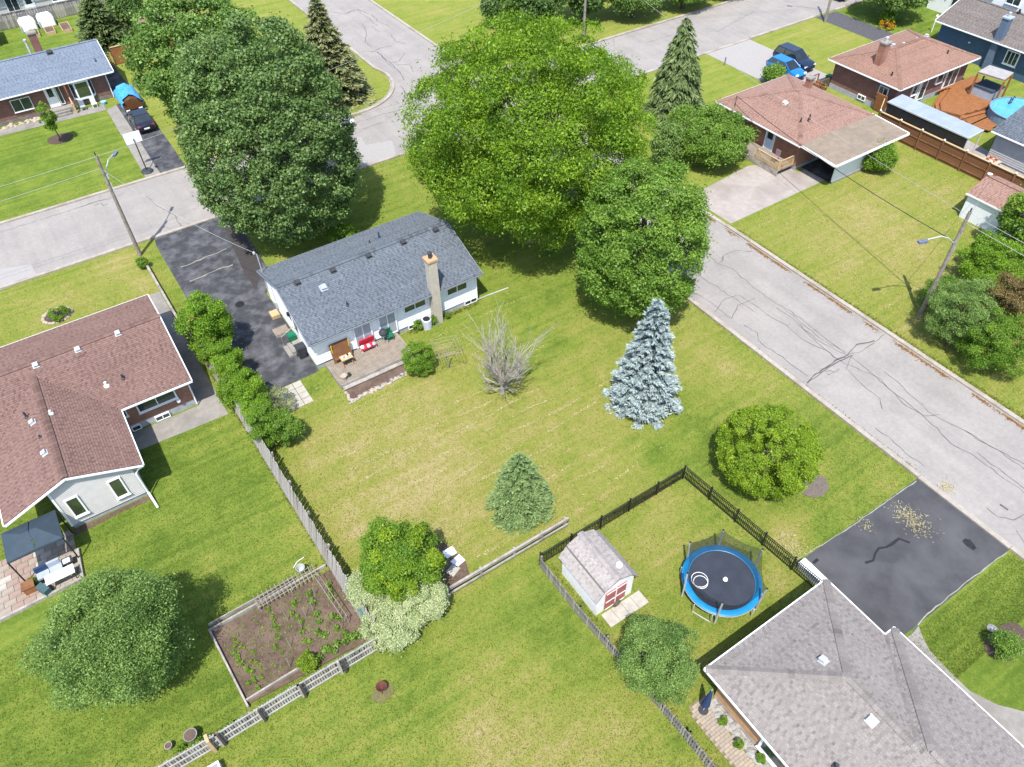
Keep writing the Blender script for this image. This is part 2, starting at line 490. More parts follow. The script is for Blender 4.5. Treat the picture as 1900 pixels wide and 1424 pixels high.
SPOTS = [(rnd.uniform(-14, 34), rnd.uniform(3, 57), rnd.uniform(.25, 1.1), rnd.choice((-.28, -.2, .2, .28))) for _ in range(150)]
def dryness(x, y):
    d = np.full(x.shape, .42)
    def lot(x0, x1, y0, y1, v, soft=.5):
        fx = 1 / (1 + np.exp(-np.clip((x - x0) / soft, -30, 30))) * 1 / (1 + np.exp(-np.clip((x1 - x) / soft, -30, 30)))
        fy = 1 / (1 + np.exp(-np.clip((y - y0) / soft, -30, 30))) * 1 / (1 + np.exp(-np.clip((y1 - y) / soft, -30, 30)))
        return fx * fy, v
    for a in [(3, 33.5, 17.6, 37.3, .57, .6), (3, 33.5, 37, 59, .36, 2.5), (-30, 2.6, 17, 38, .22, .6), (-30, 2.0, 48, 59, .52, .5), (2.1, 4.5, 42, 58.5, .34, .4),
              (-40, 12.4, -10, 17.4, .38, .5), (12.5, 22.5, 5, 17, .40, .5), (22.6, 34, 9.4, 17.5, .34, .5), (23, 34, -10, 3.6, .10, .5), (43, 65, 0, 34, .62, 1.5),
              (-40, 6, 69, 88, .20, .5), (9, 32, 69, 110, .5, 1.5), (41, 80, 40, 60, .45, 1.5), (41, 90, 69, 120, .5, 2), (71, 82, 45, 60, .55, .5), (85, 120, 46, 60, .12, .5), (-40, 8, 96, 130, .15, 1)]:
        f, v = lot(*a)
        d = d * (1 - f) + v * f
    for cx, cy, r, v in [(8, 24, 4, .2), (12, 27, 5, .18), (21, 21, 3.5, .15), (18.3, 14, 1.8, .3), (26, 20, 2.5, -.3), (22, 19.5, 2, -.25), (30, 25, 3, .1), (29, 35, 6, -.25), (20, 33, 4, -.2),
                         (-1, 31, 3, -.1), (0, 25, 2.5, .2), (-6, 30, 2, .1), (5, 10, 4, .25), (9, 6, 4, .28), (3.5, 14.5, 2, -.2), (10.5, 13, 2, -.22), (-4, 54, 2, .25), (1.2, 53.5, 1.4, .4), (0.2, 57.5, 1.6, .35),
                         (52, 25, 5, .2), (56, 20, 4, -.25), (30, 13, 2.5, -.15), (24.5, 11.5, 1.6, .3), (22, 9.3, 1.2, .45), (15.5, 8.5, 2, .1), (10, 32, 3, .12), (6, 30, 2.5, .22), (-9, 17, 3, .15), (20, 16.5, 1.4, .3)]:
        d += v * np.exp(-((x - cx) ** 2 + (y - cy) ** 2) / r ** 2)
    for cx, cy, r, v in SPOTS:
        d += v * np.exp(-((x - cx) ** 2 + (y - cy) ** 2) / r ** 2)
    return np.clip(d, 0, 1)

def ground_material():
    m, n, p = _new('lawn_grass')
    p.inputs['Roughness'].default_value = 1
    p.inputs['Specular IOR Level'].default_value = .08
    pos = _pos(n)
    dry = _attr(n, 'dry')
    def math_(op, a, b):
        x = n.nodes.new('ShaderNodeMath'); x.operation = op
        for s_, v in zip(x.inputs, (a, b)):
            if isinstance(v, (int, float)): s_.default_value = v
            else: n.links.new(v, s_)
        return x.outputs[0]
    def sh(v, k): return math_('MULTIPLY', math_('SUBTRACT', v, .5), k)
    t = dry
    for sc_, k, dt in ((.22, .6, 3), (.9, .6, 4), (3.2, .6, 4), (11., .7, 3), (34., .8, 2)):
        t = math_('ADD', t, sh(_noise(n, pos, sc_, dt), k))
    # faint mowing lines that run along the long side of the lots
    mp = n.nodes.new('ShaderNodeMapping'); mp.inputs['Scale'].default_value = (.06, 1.75, 1)
    n.links.new(pos, mp.inputs[0])
    t = math_('ADD', t, sh(_noise(n, mp.outputs[0], 1.0, 2), .75))
    c = _ramp(n, t, [(0, (.080, .130, .018)), (.3, (.140, .192, .030)), (.52, (.190, .215, .042)), (.76, (.240, .228, .066)), (1, (.31, .26, .12))])
    g = _ramp(n, _noise(n, pos, 75, 2), [(.25, (.5,) * 3), (.75, (1.5,) * 3)])
    c = _mix(n, 1., c, g, 'MULTIPLY')
    n.links.new(c, p.inputs['Base Color'])
    b = n.nodes.new('ShaderNodeBump'); b.inputs['Strength'].default_value = .9; b.inputs['Distance'].default_value = .05
    n.links.new(_noise(n, pos, 30, 4, .8), b.inputs['Height'])
    n.links.new(b.outputs[0], p.inputs['Normal'])
    return m
GROUND = ground_material()

xs = np.concatenate([np.arange(-400, -40, 30.), np.arange(-40, 120, .6), np.arange(120, 520, 30.)])
ys = np.concatenate([np.arange(-200, -20, 20.), np.arange(-20, 125, .6), np.arange(125, 700, 30.)])
X, Y = np.meshgrid(xs, ys)
me = bpy.data.meshes.new('lawn')
nx, ny = len(xs), len(ys)
co = np.stack([X, Y, np.zeros_like(X)], -1).reshape(-1, 3).astype(np.float32)
me.vertices.add(nx * ny); me.vertices.foreach_set('co', co.ravel())
ii = (np.arange(ny - 1)[:, None] * nx + np.arange(nx - 1)[None, :]).ravel()
q = np.stack([ii, ii + 1, ii + nx + 1, ii + nx], -1).astype(np.int32)
me.loops.add(q.size); me.loops.foreach_set('vertex_index', q.ravel())
me.polygons.add(len(q)); me.polygons.foreach_set('loop_start', np.arange(0, q.size, 4, dtype=np.int32)); me.polygons.foreach_set('loop_total', np.full(len(q), 4, dtype=np.int32))
at = me.attributes.new('dry', 'FLOAT', 'POINT'); at.data.foreach_set('value', dryness(X, Y).ravel().astype(np.float32))
me.materials.append(GROUND); me.update(calc_edges=True)
ground = link('lawn', me, None, 'structure')

def blocked(x, y, rects, pad=0.):
    k = np.zeros(x.shape, bool)
    for x0, x1, y0, y1 in rects:
        k |= (x > x0 - pad) & (x < x1 + pad) & (y > y0 - pad) & (y < y1 + pad)
    return k

def blades(name, x, y, h, wd, m, lean=.6, tone=None, z0=0.):
    N = len(x)
    az = R.uniform(0, 2 * np.pi, N); a2 = R.uniform(0, 2 * np.pi, N)
    L = h * R.uniform(.5, 1.3, N); W = wd * R.uniform(.6, 1.3, N)
    p = np.stack([x, y, np.full(N, z0)], -1)
    s = np.stack([np.cos(az), np.sin(az), np.zeros(N)], -1) * W[:, None]
    t = np.stack([np.cos(a2) * lean, np.sin(a2) * lean, np.full(N, 1.)], -1) * L[:, None]
    V = np.stack([p - s, p + s, p + t], 1)
    o = quads(name, V, R.uniform(0, 1, N) if tone is None else tone, m, None, 'stuff', 3)
    return o
N = 900000
# denser near the camera, thinner away from it
gx = R.uniform(-16, 66, N); gy = 1 + R.uniform(0, 1, N) ** 1.35 * 70
dd = np.hypot(gx, gy)
keep = ~blocked(gx, gy, HOUSES + ROADS + DRIVES, .05) & (gx < 34 + 40 * (gy < 34)) & (R.uniform(0, 1, N) < np.clip(32 / np.maximum(dd, 10), .25, 1))
gx, gy = gx[keep], gy[keep]
tone = np.clip(dryness(gx, gy) + R.normal(0, .25, len(gx)), 0, 1)
tag(blades('grass_tufts', gx, gy, .055, .022, L_GRASS, 1.2, tone), 'short mown grass blades growing over the lawns', 'grass', kind='stuff')

# dry clippings left in rows by the mower
cx, cy, ct = [], [], []
def clip_row(x0, x1, y, dens, wob=.12):
    n = int((x1 - x0) * dens)
    xx = R.uniform(x0, x1, n)
    gate = (np.sin(xx * 1.9 + y * 3) + np.sin(xx * .7 + y) + R.normal(0, .6, n)) > .1
    xx = xx[gate]
    cx.append(xx); cy.append(y + wob * np.sin(xx * .8 + y * 5) + R.normal(0, .05, len(xx)))
for k in range(17):
    y_ = 19.3 + k * 1.03
    clip_row(6 + rnd.uniform(0, 5), rnd.uniform(18, 26), y_, 46 if 3 < k < 11 else 18)
for k in range(22):
    y_ = 9 + k * 1.12
    clip_row(44.5, 63, y_, 15, .08)
cx, cy = np.concatenate(cx), np.concatenate(cy)
N = len(cx)
az = R.normal(0, .7, N); L = R.uniform(.03, .09, N); W = R.uniform(.01, .022, N)
d1 = np.stack([np.cos(az), np.sin(az), R.uniform(-.15, .15, N)], -1) * L[:, None]
d2 = np.stack([-np.sin(az), np.cos(az), R.uniform(-.3, .3, N)], -1) * W[:, None]
p0 = np.stack([cx, cy, R.uniform(.045, .065, N)], -1)
o = quads('grass_clippings', np.stack([p0 - d1, p0 - d2, p0 + d1, p0 + d2], 1), R.uniform(0, 1, N), L_DRY, None, 'stuff')
tag(o, 'dry straw coloured clippings left in rows on the mown lawns', 'clippings')

# ------------------------------------------------------------------ roads
def flat(name, poly, z, m, parent=None, kind='structure', thick=.0):
    b = MB()
    P = [(p[0], p[1], z) for p in poly]
    if thick: b.slab(P, thick)
    else: b.sheet(P)
    return b.build(name, m, parent, kind=kind if parent is None else None)

def arc(cx_, cy_, r, a0, a1, n=8):
    return [(cx_ + r * math.cos(rad(a0 + (a1 - a0) * i / n)), cy_ + r * math.sin(rad(a0 + (a1 - a0) * i / n))) for i in range(n + 1)]

def road_mat():
    m, n, p = _new('worn_road')
    p.inputs['Roughness'].default_value = .9; p.inputs['Specular IOR Level'].default_value = .2
    pos = _pos(n)
    c = _ramp(n, _noise(n, pos, .35, 5), [(.3, (.285, .262, .243)), (.7, (.228, .213, .202))])
    c = _mix(n, 1., c, _ramp(n, _noise(n, pos, 4, 5, .7), [(.3, (.9,) * 3), (.7, (1.08,) * 3)]), 'MULTIPLY')
    c = _mix(n, 1., c, _ramp(n, _noise(n, pos, 60, 2), [(.3, (.85,) * 3), (.7, (1.15,) * 3)]), 'MULTIPLY')
    # faint wheel tracks and lanes
    mp = n.nodes.new('ShaderNodeMapping'); mp.inputs['Scale'].default_value = (1.1, .03, 1); n.links.new(pos, mp.inputs[0])
    c = _mix(n, 1., c, _ramp(n, _noise(n, mp.outputs[0], 1, 3), [(.3, (.93,) * 3), (.7, (1.05,) * 3)]), 'MULTIPLY')
    n.links.new(c, p.inputs['Base Color'])
    b = n.nodes.new('ShaderNodeBump'); b.inputs['Strength'].default_value = .25; b.inputs['Distance'].default_value = .01
    n.links.new(_noise(n, pos, 70, 3), b.inputs['Height']); n.links.new(b.outputs[0], p.inputs['Normal'])
    return m
ROADM = road_mat()
ZR = .03
roadA = flat('road', [(-60, 59.4), (160, 59.4), (160, 68.5), (-60, 68.5)], ZR, ROADM)
roadB = flat('road', [(33.95, -60), (42.4, -60), (42.4, 55)] + arc(46.4, 55.38, 4, 180, 90, 6) + [(30, 59.38)] + arc(29.95, 55.38, 4, 90, 0, 6), ZR, ROADM)
roadT = flat('road', [(32.5, 260), (32.5, 78)] + arc(26.5, 75.5, 6.0, 22, -90, 10)[0:] + [(26.5, 68.52), (46.5, 68.52)] + arc(46.6, 74.5, 6, -90, -180, 6) + [(40.6, 78), (40.6, 260)], ZR, ROADM)
def kerb(pts, wd=.3, h=.10, name='kerb', parent=None):
    """a raised concrete kerb cast in lengths"""
    parent = parent or roadA
    P = [Vector((a[0], a[1], 0)) for a in pts]
    b = MB()
    for i in range(len(P) - 1):
        d = P[i + 1] - P[i]
        n = max(1, int(d.length / 3.))
        for k in range(n):
            a = P[i] + d * (k / n); c = P[i] + d * ((k + 1) / n)
            if d.length / n > 1: c = c - d.normalized() * .012
            z = ZR + h / 2 + rnd.uniform(-.008, .008)
            b.beam((a.x, a.y, z), (c.x, c.y, z), wd, h + .06)
    return b.build(name, KERB, parent)
kerb([(-60, 68.65), (24, 68.65)] + arc(26.4, 75.2, 6.3, -100, 20, 12) + [(32.35, 90), (32.35, 200)], parent=roadT)
kerb([(40.75, 200), (40.75, 78)] + arc(46.6, 74.6, 5.9, 180, 270, 8) + [(160, 68.65)], parent=roadT)
kerb([(-60, 59.25), (3.4, 59.25)])
kerb([(3.4, 59.25), (9.9, 59.25)], h=.03)
kerb([(9.9, 59.25), (29.6, 59.25)] + arc(29.8, 55.3, 3.95, 90, 0, 7) + [(33.8, 9.4)], parent=roadB)
kerb([(33.8, 9.4), (33.8, 3.7)], h=.05, parent=roadB)
kerb([(33.8, 3.7), (33.8, -50)], parent=roadB)
kerb([(42.55, -50), (42.55, 34)], parent=roadB)
kerb([(42.55, 34), (42.55, 39)], h=.03, parent=roadB)
kerb([(42.55, 39), (42.55, 55)] + arc(46.5, 55.3, 3.95, 180, 90, 7) + [(64, 59.25)], parent=roadB)
kerb([(64, 59.25), (71, 59.25)], h=.03)
kerb([(71, 59.25), (81.8, 59.25)]); kerb([(85.3, 59.25), (160, 59.25)])
# dirt and leaf litter in the gutter of the right-hand street
N = 5200
t_ = R.uniform(-6, 39, N); on = (np.sin(t_ * .9) + np.sin(t_ * 2.3 + 1) + R.normal(0, .5, N)) > -.2
t_ = t_[on]; N = len(t_)
az = R.uniform(0, 6.28, N); L = R.uniform(.03, .09, N)
p0 = np.stack([42.28 - np.abs(R.normal(0, .12, N)), t_, R.uniform(.04, .06, N)], -1)
d1 = np.stack([np.cos(az), np.sin(az), R.uniform(-.1, .1, N)], -1) * L[:, None]; d2 = np.stack([-np.sin(az), np.cos(az), R.uniform(-.1, .1, N)], -1) * (L * .5)[:, None]
LITTER = leafmat('leaf_litter', (.12, .06, .022), (.30, .17, .07), .1, .02)
tag(quads('leaf_litter', np.stack([p0 - d1, p0 - d2, p0 + d1, p0 + d2], 1), R.uniform(0, 1, N), LITTER, None, 'stuff'), 'brown leaf litter gathered in the gutter of the right street', 'litter')

def ribbon(pts, wd, z, parent, m, name, jit=.05, step=.35):
    P = [Vector((p[0], p[1], z)) for p in pts]
    Q = [P[0]]
    for i in range(len(P) - 1):
        d = P[i + 1] - P[i]; n = max(1, int(d.length / step))
        nrm = Vector((-d.y, d.x, 0)).normalized()
        for k in range(1, n + 1):
            Q.append(P[i] + d * (k / n) + nrm * (rnd.gauss(0, jit) if k < n else 0))
    b = MB()
    k0 = None
    for i, p in enumerate(Q):
        d = (Q[min(i + 1, len(Q) - 1)] - Q[max(i - 1, 0)]).normalized()
        nrm = Vector((-d.y, d.x, 0)); ww = wd * rnd.uniform(.45, 1.2) / 2
        b.v += [tuple(p + nrm * ww), tuple(p - nrm * ww)]
        if i:
            k = 2 * i
            b.f.append([k - 2, k - 1, k + 1, k]); b.mi.append(0)
    return b.build(name, m, parent)
def tar(parent, pts, wd=.048):
    ribbon(pts, wd, ZR + .006, parent, TAR, 'tar_line')
def zz(*pts): return list(pts)
tar(roadB, [(38.79,32.34,0), (38.44,30.91,0), (38.95,29.58,0), (38.59,27.01,0), (38.6,24.85,0), (38.85,23.6,0), (38.65,20.98,0), (38.61,18.72,0)])
tar(roadB, [(38.63,30.7,0), (39.55,31.23,0), (40.78,31.13,0), (41.76,30.37,0)])
tar(roadB, [(37.53,32.21,0), (36.29,30.46,0), (36.31,29.43,0), (36.49,27.93,0), (36.53,26.49,0), (36.64,25.12,0)])
tar(roadB, [(37.17,31.22,0), (37.7,31.43,0), (36.84,31.04,0)])
tar(roadB, [(34.61,29.46,0), (34.83,27.59,0), (34.82,25.52,0)])
tar(roadB, [(34.31,26.72,0), (35.93,27.35,0), (37.08,27.15,0), (37.24,25.06,0), (37.25,23.79,0), (37.45,22.82,0), (37.22,21.29,0), (37.69,19.67,0), (37.72,18.51,0)])
tar(roadB, [(34.82,25.52,0), (36.15,26.32,0), (37.74,26.18,0)]); tar(roadB, [(35.01,24.56,0), (35.21,23.47,0), (34.71,22.89,0), (34.72,21.26,0), (34.73,19.94,0), (34.82,18.55,0)])
tar(roadB, [(39.5,31.18,0), (38.83,30.73,0)])
tar(roadB, [(34.28,18.2,0), (35.71,18.42,0), (37.11,18.5,0), (38.52,18.47,0), (39.91,18.8,0), (41.18,18.38,0)], .1)
tar(roadB, [(34.74,18.25,0), (36.15,18.35,0), (37.53,18.4,0), (38.76,18.3,0)], .08)
tar(roadB, [(38.52,18.47,0), (39.69,18.17,0), (42.21,18.4,0)]); tar(roadB, [(36.08,18.29,0), (36.67,17.76,0), (37.06,17.92,0), (35.95,17.95,0)])
tar(roadB, [(38.26,24.58,0), (38.36,23.16,0), (38.12,21.47,0), (38.1,20.03,0), (38.47,18.69,0), (38.52,17.22,0), (38.38,15.4,0), (37.87,13.3,0)])
tar(roadB, [(38.6,24.13,0), (38.44,22.48,0), (38.31,20.68,0), (38.58,19.06,0)]); tar(roadB, [(38.07,22.39,0), (37.92,20.81,0), (37.65,18.82,0), (37.93,17.62,0), (38.43,16.08,0), (38.17,14.21,0), (38.04,12.25,0)])
tar(roadB, [(38.82,18.26,0), (37.44,17.66,0), (37.12,16.09,0), (37.05,14.7,0), (36.43,14.01,0)]); tar(roadB, [(39.27,16.1,0), (39.18,14.86,0), (38.88,13.73,0), (38.62,11.97,0), (39.09,10.05,0), (39.37,8.09,0), (39.3,6.34,0)])
tar(roadB, [(38.04,12.25,0), (37.7,10.74,0), (37.49,9.86,0), (37.79,8.81,0), (37.72,7.02,0), (37.76,5.39,0)]); tar(roadB, [(38.18,8.64,0), (38.11,7.96,0), (38.06,6.56,0), (38.01,5.54,0)])
tar(roadB, [(37.87,13.3,0), (38.09,12.17,0), (38.95,11.75,0)]); tar(roadB, [(34.76,13.21,0), (34.89,12.29,0), (34.64,10.95,0), (34.71,9.74,0)])
tar(roadB, [(39.09,10.05,0), (39.21,8.69,0), (39.66,6.56,0)]); tar(roadB, [(35.08,5.97,0), (35.02,5.27,0), (35.55,4.65,0), (36.4,4.55,0)]); tar(roadB, [(35.06,4.19,0), (34.83,3.73,0), (34.7,3.49,0)])
tar(roadB, [(35.89,5.68,0), (35.93,5.21,0)], .12)
tar(roadA, [(-7.06,67.37,0), (-4.12,67.41,0), (-1.08,67.45,0), (2.99,67.47,0)]); tar(roadA, [(-0.64,67.44,0), (1.17,67.5,0), (1.79,67.27,0)], .08); tar(roadA, [(0.42,67,0), (0.97,67.02,0), (1.02,66.48,0), (1.41,66.61,0)], .07)
tar(roadA, [(4.45,65.93,0), (4.95,63.54,0), (5.74,61.5,0), (5.65,59.19,0)]); tar(roadA, [(24.62,67.23,0), (27.64,67.39,0), (31.14,67.13,0)]); tar(roadA, [(24.81,65.79,0), (28.06,65.87,0)])
for P_ in ([(34.26,95.46,0), (34.81,95.71,0), (36.2,93.62,0), (38.14,94.15,0), (38,91.25,0), (37.88,88.03,0)], [(38.14,94.15,0), (38.85,91.48,0), (38.48,89.23,0), (38.9,86.89,0)], [(36.2,93.62,0), (37.55,94.15,0)], [(36.61,89.56,0), (35.96,87.03,0), (34.49,84.27,0), (34.57,82.74,0)],
           [(33.97,81.53,0), (35.19,81.92,0), (36.63,81.62,0)], [(33.07,82.18,0), (34.48,81.17,0), (34.36,79.31,0), (34.35,76.92,0), (33.94,74.23,0), (33.57,72.9,0)], [(34.48,81.17,0), (34.11,77.76,0), (35.28,77.43,0), (36.77,78.98,0)], [(34.59,76.74,0), (35.94,76.11,0), (35.35,74.03,0)], [(32.6,72.03,0), (32.21,68.54,0), (32.21,67.38,0)],
           [(33.99,77.51,0), (34.24,76.32,0)], [(31.98,68.7,0), (32.38,70.65,0)], [(37.95,84.62,0), (37.54,82.44,0), (38.12,81.27,0)], [(36.95,76.75,0), (37.44,76.4,0)], [(37.21,88.12,0), (37.27,86.09,0)]):
    tar(roadT, P_, .075)
tar(roadA, [(60.8,65.28,0), (65.62,65.18,0)]); tar(roadA, [(69.36,62.85,0), (77.39,64.69,0)])
flat('repair_patch', [(-7.84,61.96,0), (-5.69,61.14,0), (-5.56,59.15,0), (-8.26,59.04,0)], ZR + .004, PATCH, roadA)
flat('repair_patch', [(23.4,64.86,0), (24.47,64.48,0), (24.13,62.85,0), (26.6,62.1,0), (25.7,59.57,0), (21.38,59.71,0)], ZR + .004, PATCH, roadA)

# ------------------------------------------------------------------ driveways, walks
def drive(name, poly, m, z=.016): return flat(name, poly, z, m)
d1_ = drive('driveway', [(3.35, 59.1), (9.9, 59.1), (9.6, 50), (8.38, 47), (8.38, 37.3), (5.1, 37.25), (4.0, 42), (3.25, 50), (3.2, 58)], ASPH)
flat('worn_strip', [(8.63,57.59,0), (9.72,56.36,0), (9.33,50.49,0), (7.86,47.92,0), (7.92,51.05,0)], .02, ASPH_B, d1_)
ribbon([(4,54.09,0), (4.83,54.02,0), (5.97,54.24,0), (7.04,54.19,0), (7.77,54.38,0)], .12, .023, d1_, SEAL, 'filled_joint')
ribbon([(4.05,51.88,0), (5.23,51.94,0), (6.36,52.13,0), (7.48,52.02,0)], .12, .023, d1_, SEAL, 'filled_joint')
d2_ = drive('driveway', [(23.55, 9.45), (33.75, 9.4), (33.75, 3.7), (26, 3.7), (22, 3.9), (22, 7.3), (23.5, 7.3)], ASPH_E)
ribbon([(26.65,7.45,0), (27.97,7.63,0), (28.79,7.4,0), (29.38,7.41,0), (29.64,6.91,0)], .16, .021, d2_, STAIN, 'oil_stain', .06)
flat('oil_stain', [(32.04,5.41,0), (32.31,5.43,0), (32.49,5.22,0), (32.3,4.71,0), (32.04,4.73,0), (31.97,5.09,0)], .021, STAIN, d2_)
flat('oil_stain', [(24.3,9.04,0), (24.76,9.08,0), (24.78,8.91,0), (24.41,8.89,0)], .021, STAIN, d2_)
ribbon([(25.25,3.58,0), (26.85,3.81,0), (30.38,3.79,0), (33.39,3.66,0)], .06, .02, d2_, SEAL, 'edge_strip', .02)
ribbon([(23.76,9.6,0), (27.05,9.39,0), (30.61,9.34,0), (33.44,9.32,0)], .06, .02, d2_, SEAL, 'edge_strip', .02)
drive('driveway', [(43, 38.9), (43.1, 34), (54.6, 34.1), (54.6, 36.3), (53.5, 36.3), (53.5, 38.2), (50.8, 39.6)], CONC_L)
drive('driveway', [(64.2, 59.2), (70.9, 59.1), (70.9, 47), (64.2, 46.8)], PATCH)
drive('driveway', [(81.9, 59.2), (85.3, 59), (85.3, 44), (81.9, 44)], ASPH_F)
drive('driveway', [(6.6, 68.7), (8.9, 68.6), (8.9, 77.5), (8.7, 96), (7.1, 96), (7.1, 85.4), (6.6, 85.3)], ASPH)
drive('path', [(5.3, 68.7), (6.6, 68.7), (6.6, 85.3), (5.5, 84.7)], CONC, .02)
walk = drive('path', [(-4.0, 38.8), (-4.0, 37.2), (2.0, 37.0), (1.8, 52), (.65, 52), (.65, 38.8)], CONC, .02)
cw = [(25.25,3.58,0), (25.97,3.7,0), (25.59,3.11,0), (25.31,2.54,0), (25.2,1.43,0), (25.17,0.27,0), (25.64,-0.79,0), (26.45,-1.74,0), (26.6, -3.2), (23.2, -3.2), (23.0, 3.6)]
drive('path', cw, CONC, .02)
cw2 = [(-14, 85.6), (5.5, 84.7), (5.5, 86.3), (-14, 86.9)]
drive('path', cw2, CONC, .02)
drive('path', [(63.2, 36.9), (64.8, 36.9), (67.8, 47), (62.8, 47)], CONC, .016)
drive('patio', [(65.4, 24), (69.8, 24), (70.8, 33), (69.5, 37.8), (65.4, 37.8)], CONC_L, .016)
# ------------------------------------------------------------------ building helpers
def window(parent, plane, c, a0, a1, z0, z1, face, panes=1, glass=None, sill=True, fw=.055, name='window'):
    """a framed window standing proud of a wall; plane 'y' or 'x' at c, looking towards face (+1/-1)"""
    t0, t1 = sorted((c - face * .02, c + face * .10))
    def bx(b, u0, u1, v0, v1, q0, q1):
        if plane == 'y': b.box(u0, u1, q0, q1, v0, v1)
        else: b.box(q0, q1, u0, u1, v0, v1)
    b = MB()
    bx(b, a0 - fw, a1 + fw, z1, z1 + fw, t0, t1); bx(b, a0 - fw, a1 + fw, z0 - fw, z0, t0, t1)
    bx(b, a0 - fw, a0, z0, z1, t0, t1); bx(b, a1, a1 + fw, z0, z1, t0, t1)
    for k in range(1, panes):
        u = a0 + (a1 - a0) * k / panes
        bx(b, u - .025, u + .025, z0, z1, t0, t1)
    f = b.build(name, TRIM, parent)
    for k in range(panes):
        u0 = a0 + (a1 - a0) * k / panes; u1 = a0 + (a1 - a0) * (k + 1) / panes
        g0, g1 = sorted((c - face * .01, c + face * .065))
        b = MB(); bx(b, u0 + .025 * (k > 0), u1 - .025 * (k < panes - 1), z0, z1, g0, g1)
        b.build('pane', glass or GLASS, f)
    if sill:
        s0, s1 = sorted((c, c + face * .15))
        b = MB(); bx(b, a0 - fw - .04, a1 + fw + .04, z0 - fw - .05, z0 - fw - .004, s0, s1)
        b.build('sill', TRIM, f)
    return f

def door(parent, plane, c, a0, a1, z0, z1, face, m=None, light=True):
    t0, t1 = sorted((c - face * .01, c + face * .05))
    def bx(b, u0, u1, v0, v1, q0, q1):
        if plane == 'y': b.box(u0, u1, q0, q1, v0, v1)
        else: b.box(q0, q1, u0, u1, v0, v1)
    b = MB(); bx(b, a0, a1, z0, z1, t0, t1)
    d = b.build('door', m or WHITE, parent)
    b = MB()
    e0, e1 = sorted((c, c + face * .075))
    bx(b, a0 - .09, a0 - .003, z0, z1 + .09, e0, e1); bx(b, a1 + .003, a1 + .09, z0, z1 + .09, e0, e1); bx(b, a0 - .003, a1 + .003, z1 + .003, z1 + .09, e0, e1)
    b.build('door_frame', TRIM, d)
    if light:
        b = MB(); q0, q1 = sorted((c + face * .045, c + face * .06))
        bx(b, a0 + .15, a1 - .15, z0 + (z1 - z0) * .5, z1 - .15, q0, q1); b.build('door_light', GLASS, d)
    b = MB(); q0, q1 = sorted((c + face * .05, c + face * .1)); bx(b, a1 - .12, a1 - .06, z0 + .95, z0 + 1.05, q0, q1); b.build('handle', GALV, d)
    return d

def siding(parent, plane, c, face, z0, z1, span, step, m, name='siding_board'):
    """clapboards, each a board of its own; span(z) gives the stretches (a0, a1) of wall at height z"""
    n = max(1, int(round((z1 - z0) / step)))
    h = (z1 - z0) / n
    for k in range(n):
        za = z0 + k * h
        for a0, a1 in span(za + h * .5):
            if a1 - a0 < .1: continue
            b = MB()
            if plane == 'y':
                b.vprism([(c, za), (c + face * .05, za), (c + face * .012, za + h - .004), (c, za + h - .004)], 'x', a0, a1)
            else:
                b.vprism([(c, za), (c + face * .05, za), (c + face * .012, za + h - .004), (c, za + h - .004)], 'y', a0, a1)
            b.build(name, m, parent)

def siding_multi(parent, plane, c, face, z0, z1, span, step, m):
    siding(parent, plane, c, face, z0, z1, span, step, m)

def face_axes(P):
    n = Vector((0, 0, 0))
    for i in range(len(P)):
        a, b = Vector(P[i]), Vector(P[(i + 1) % len(P)])
        n += a.cross(b)
    n.normalize()
    if n.z < 0: n = -n
    h = Vector((0, 0, 1)).cross(n)
    h = h.normalized() if h.length > 1e-6 else Vector((1, 0, 0))
    return h, n.cross(h), n

def tab_rows(faces, wd, ex):
    out = []
    for P in faces:
        h, s, n = face_axes(P)
        pts = [Vector(p) for p in P]
        A = [p.dot(h) for p in pts]; S = [p.dot(s) for p in pts]; off = pts[0].dot(n)
        nrow = int((max(S) - min(S)) / ex)
        for k in range(nrow):
            c0 = min(S) + k * ex; cm = c0 + ex * .5
            xs_ = []
            for i in range(len(P)):
                j = (i + 1) % len(P)
                if (S[i] - cm) * (S[j] - cm) < 0:
                    xs_.append(A[i] + (A[j] - A[i]) * (cm - S[i]) / (S[j] - S[i]))
            xs_.sort(); rt_ = rnd.gauss(0, .055)
            for a0, a1 in zip(xs_[::2], xs_[1::2]):
                u = a0 - rnd.uniform(0, wd); dark = rnd.random() < .4
                while u < a1:
                    step = wd * ((.36 if dark else .64))
                    v = u + step
                    ua, ub = max(u, a0), min(v, a1)
                    if ub - ua > .03:
                        out.append((h * ua + s * c0 + n * off, h, s, n, ub - ua, (ub - ua) > step * .98 and ua > a0 and not dark, dark, rt_))
                    u = v
                    dark = (not dark) and rnd.random() < .7
    return out

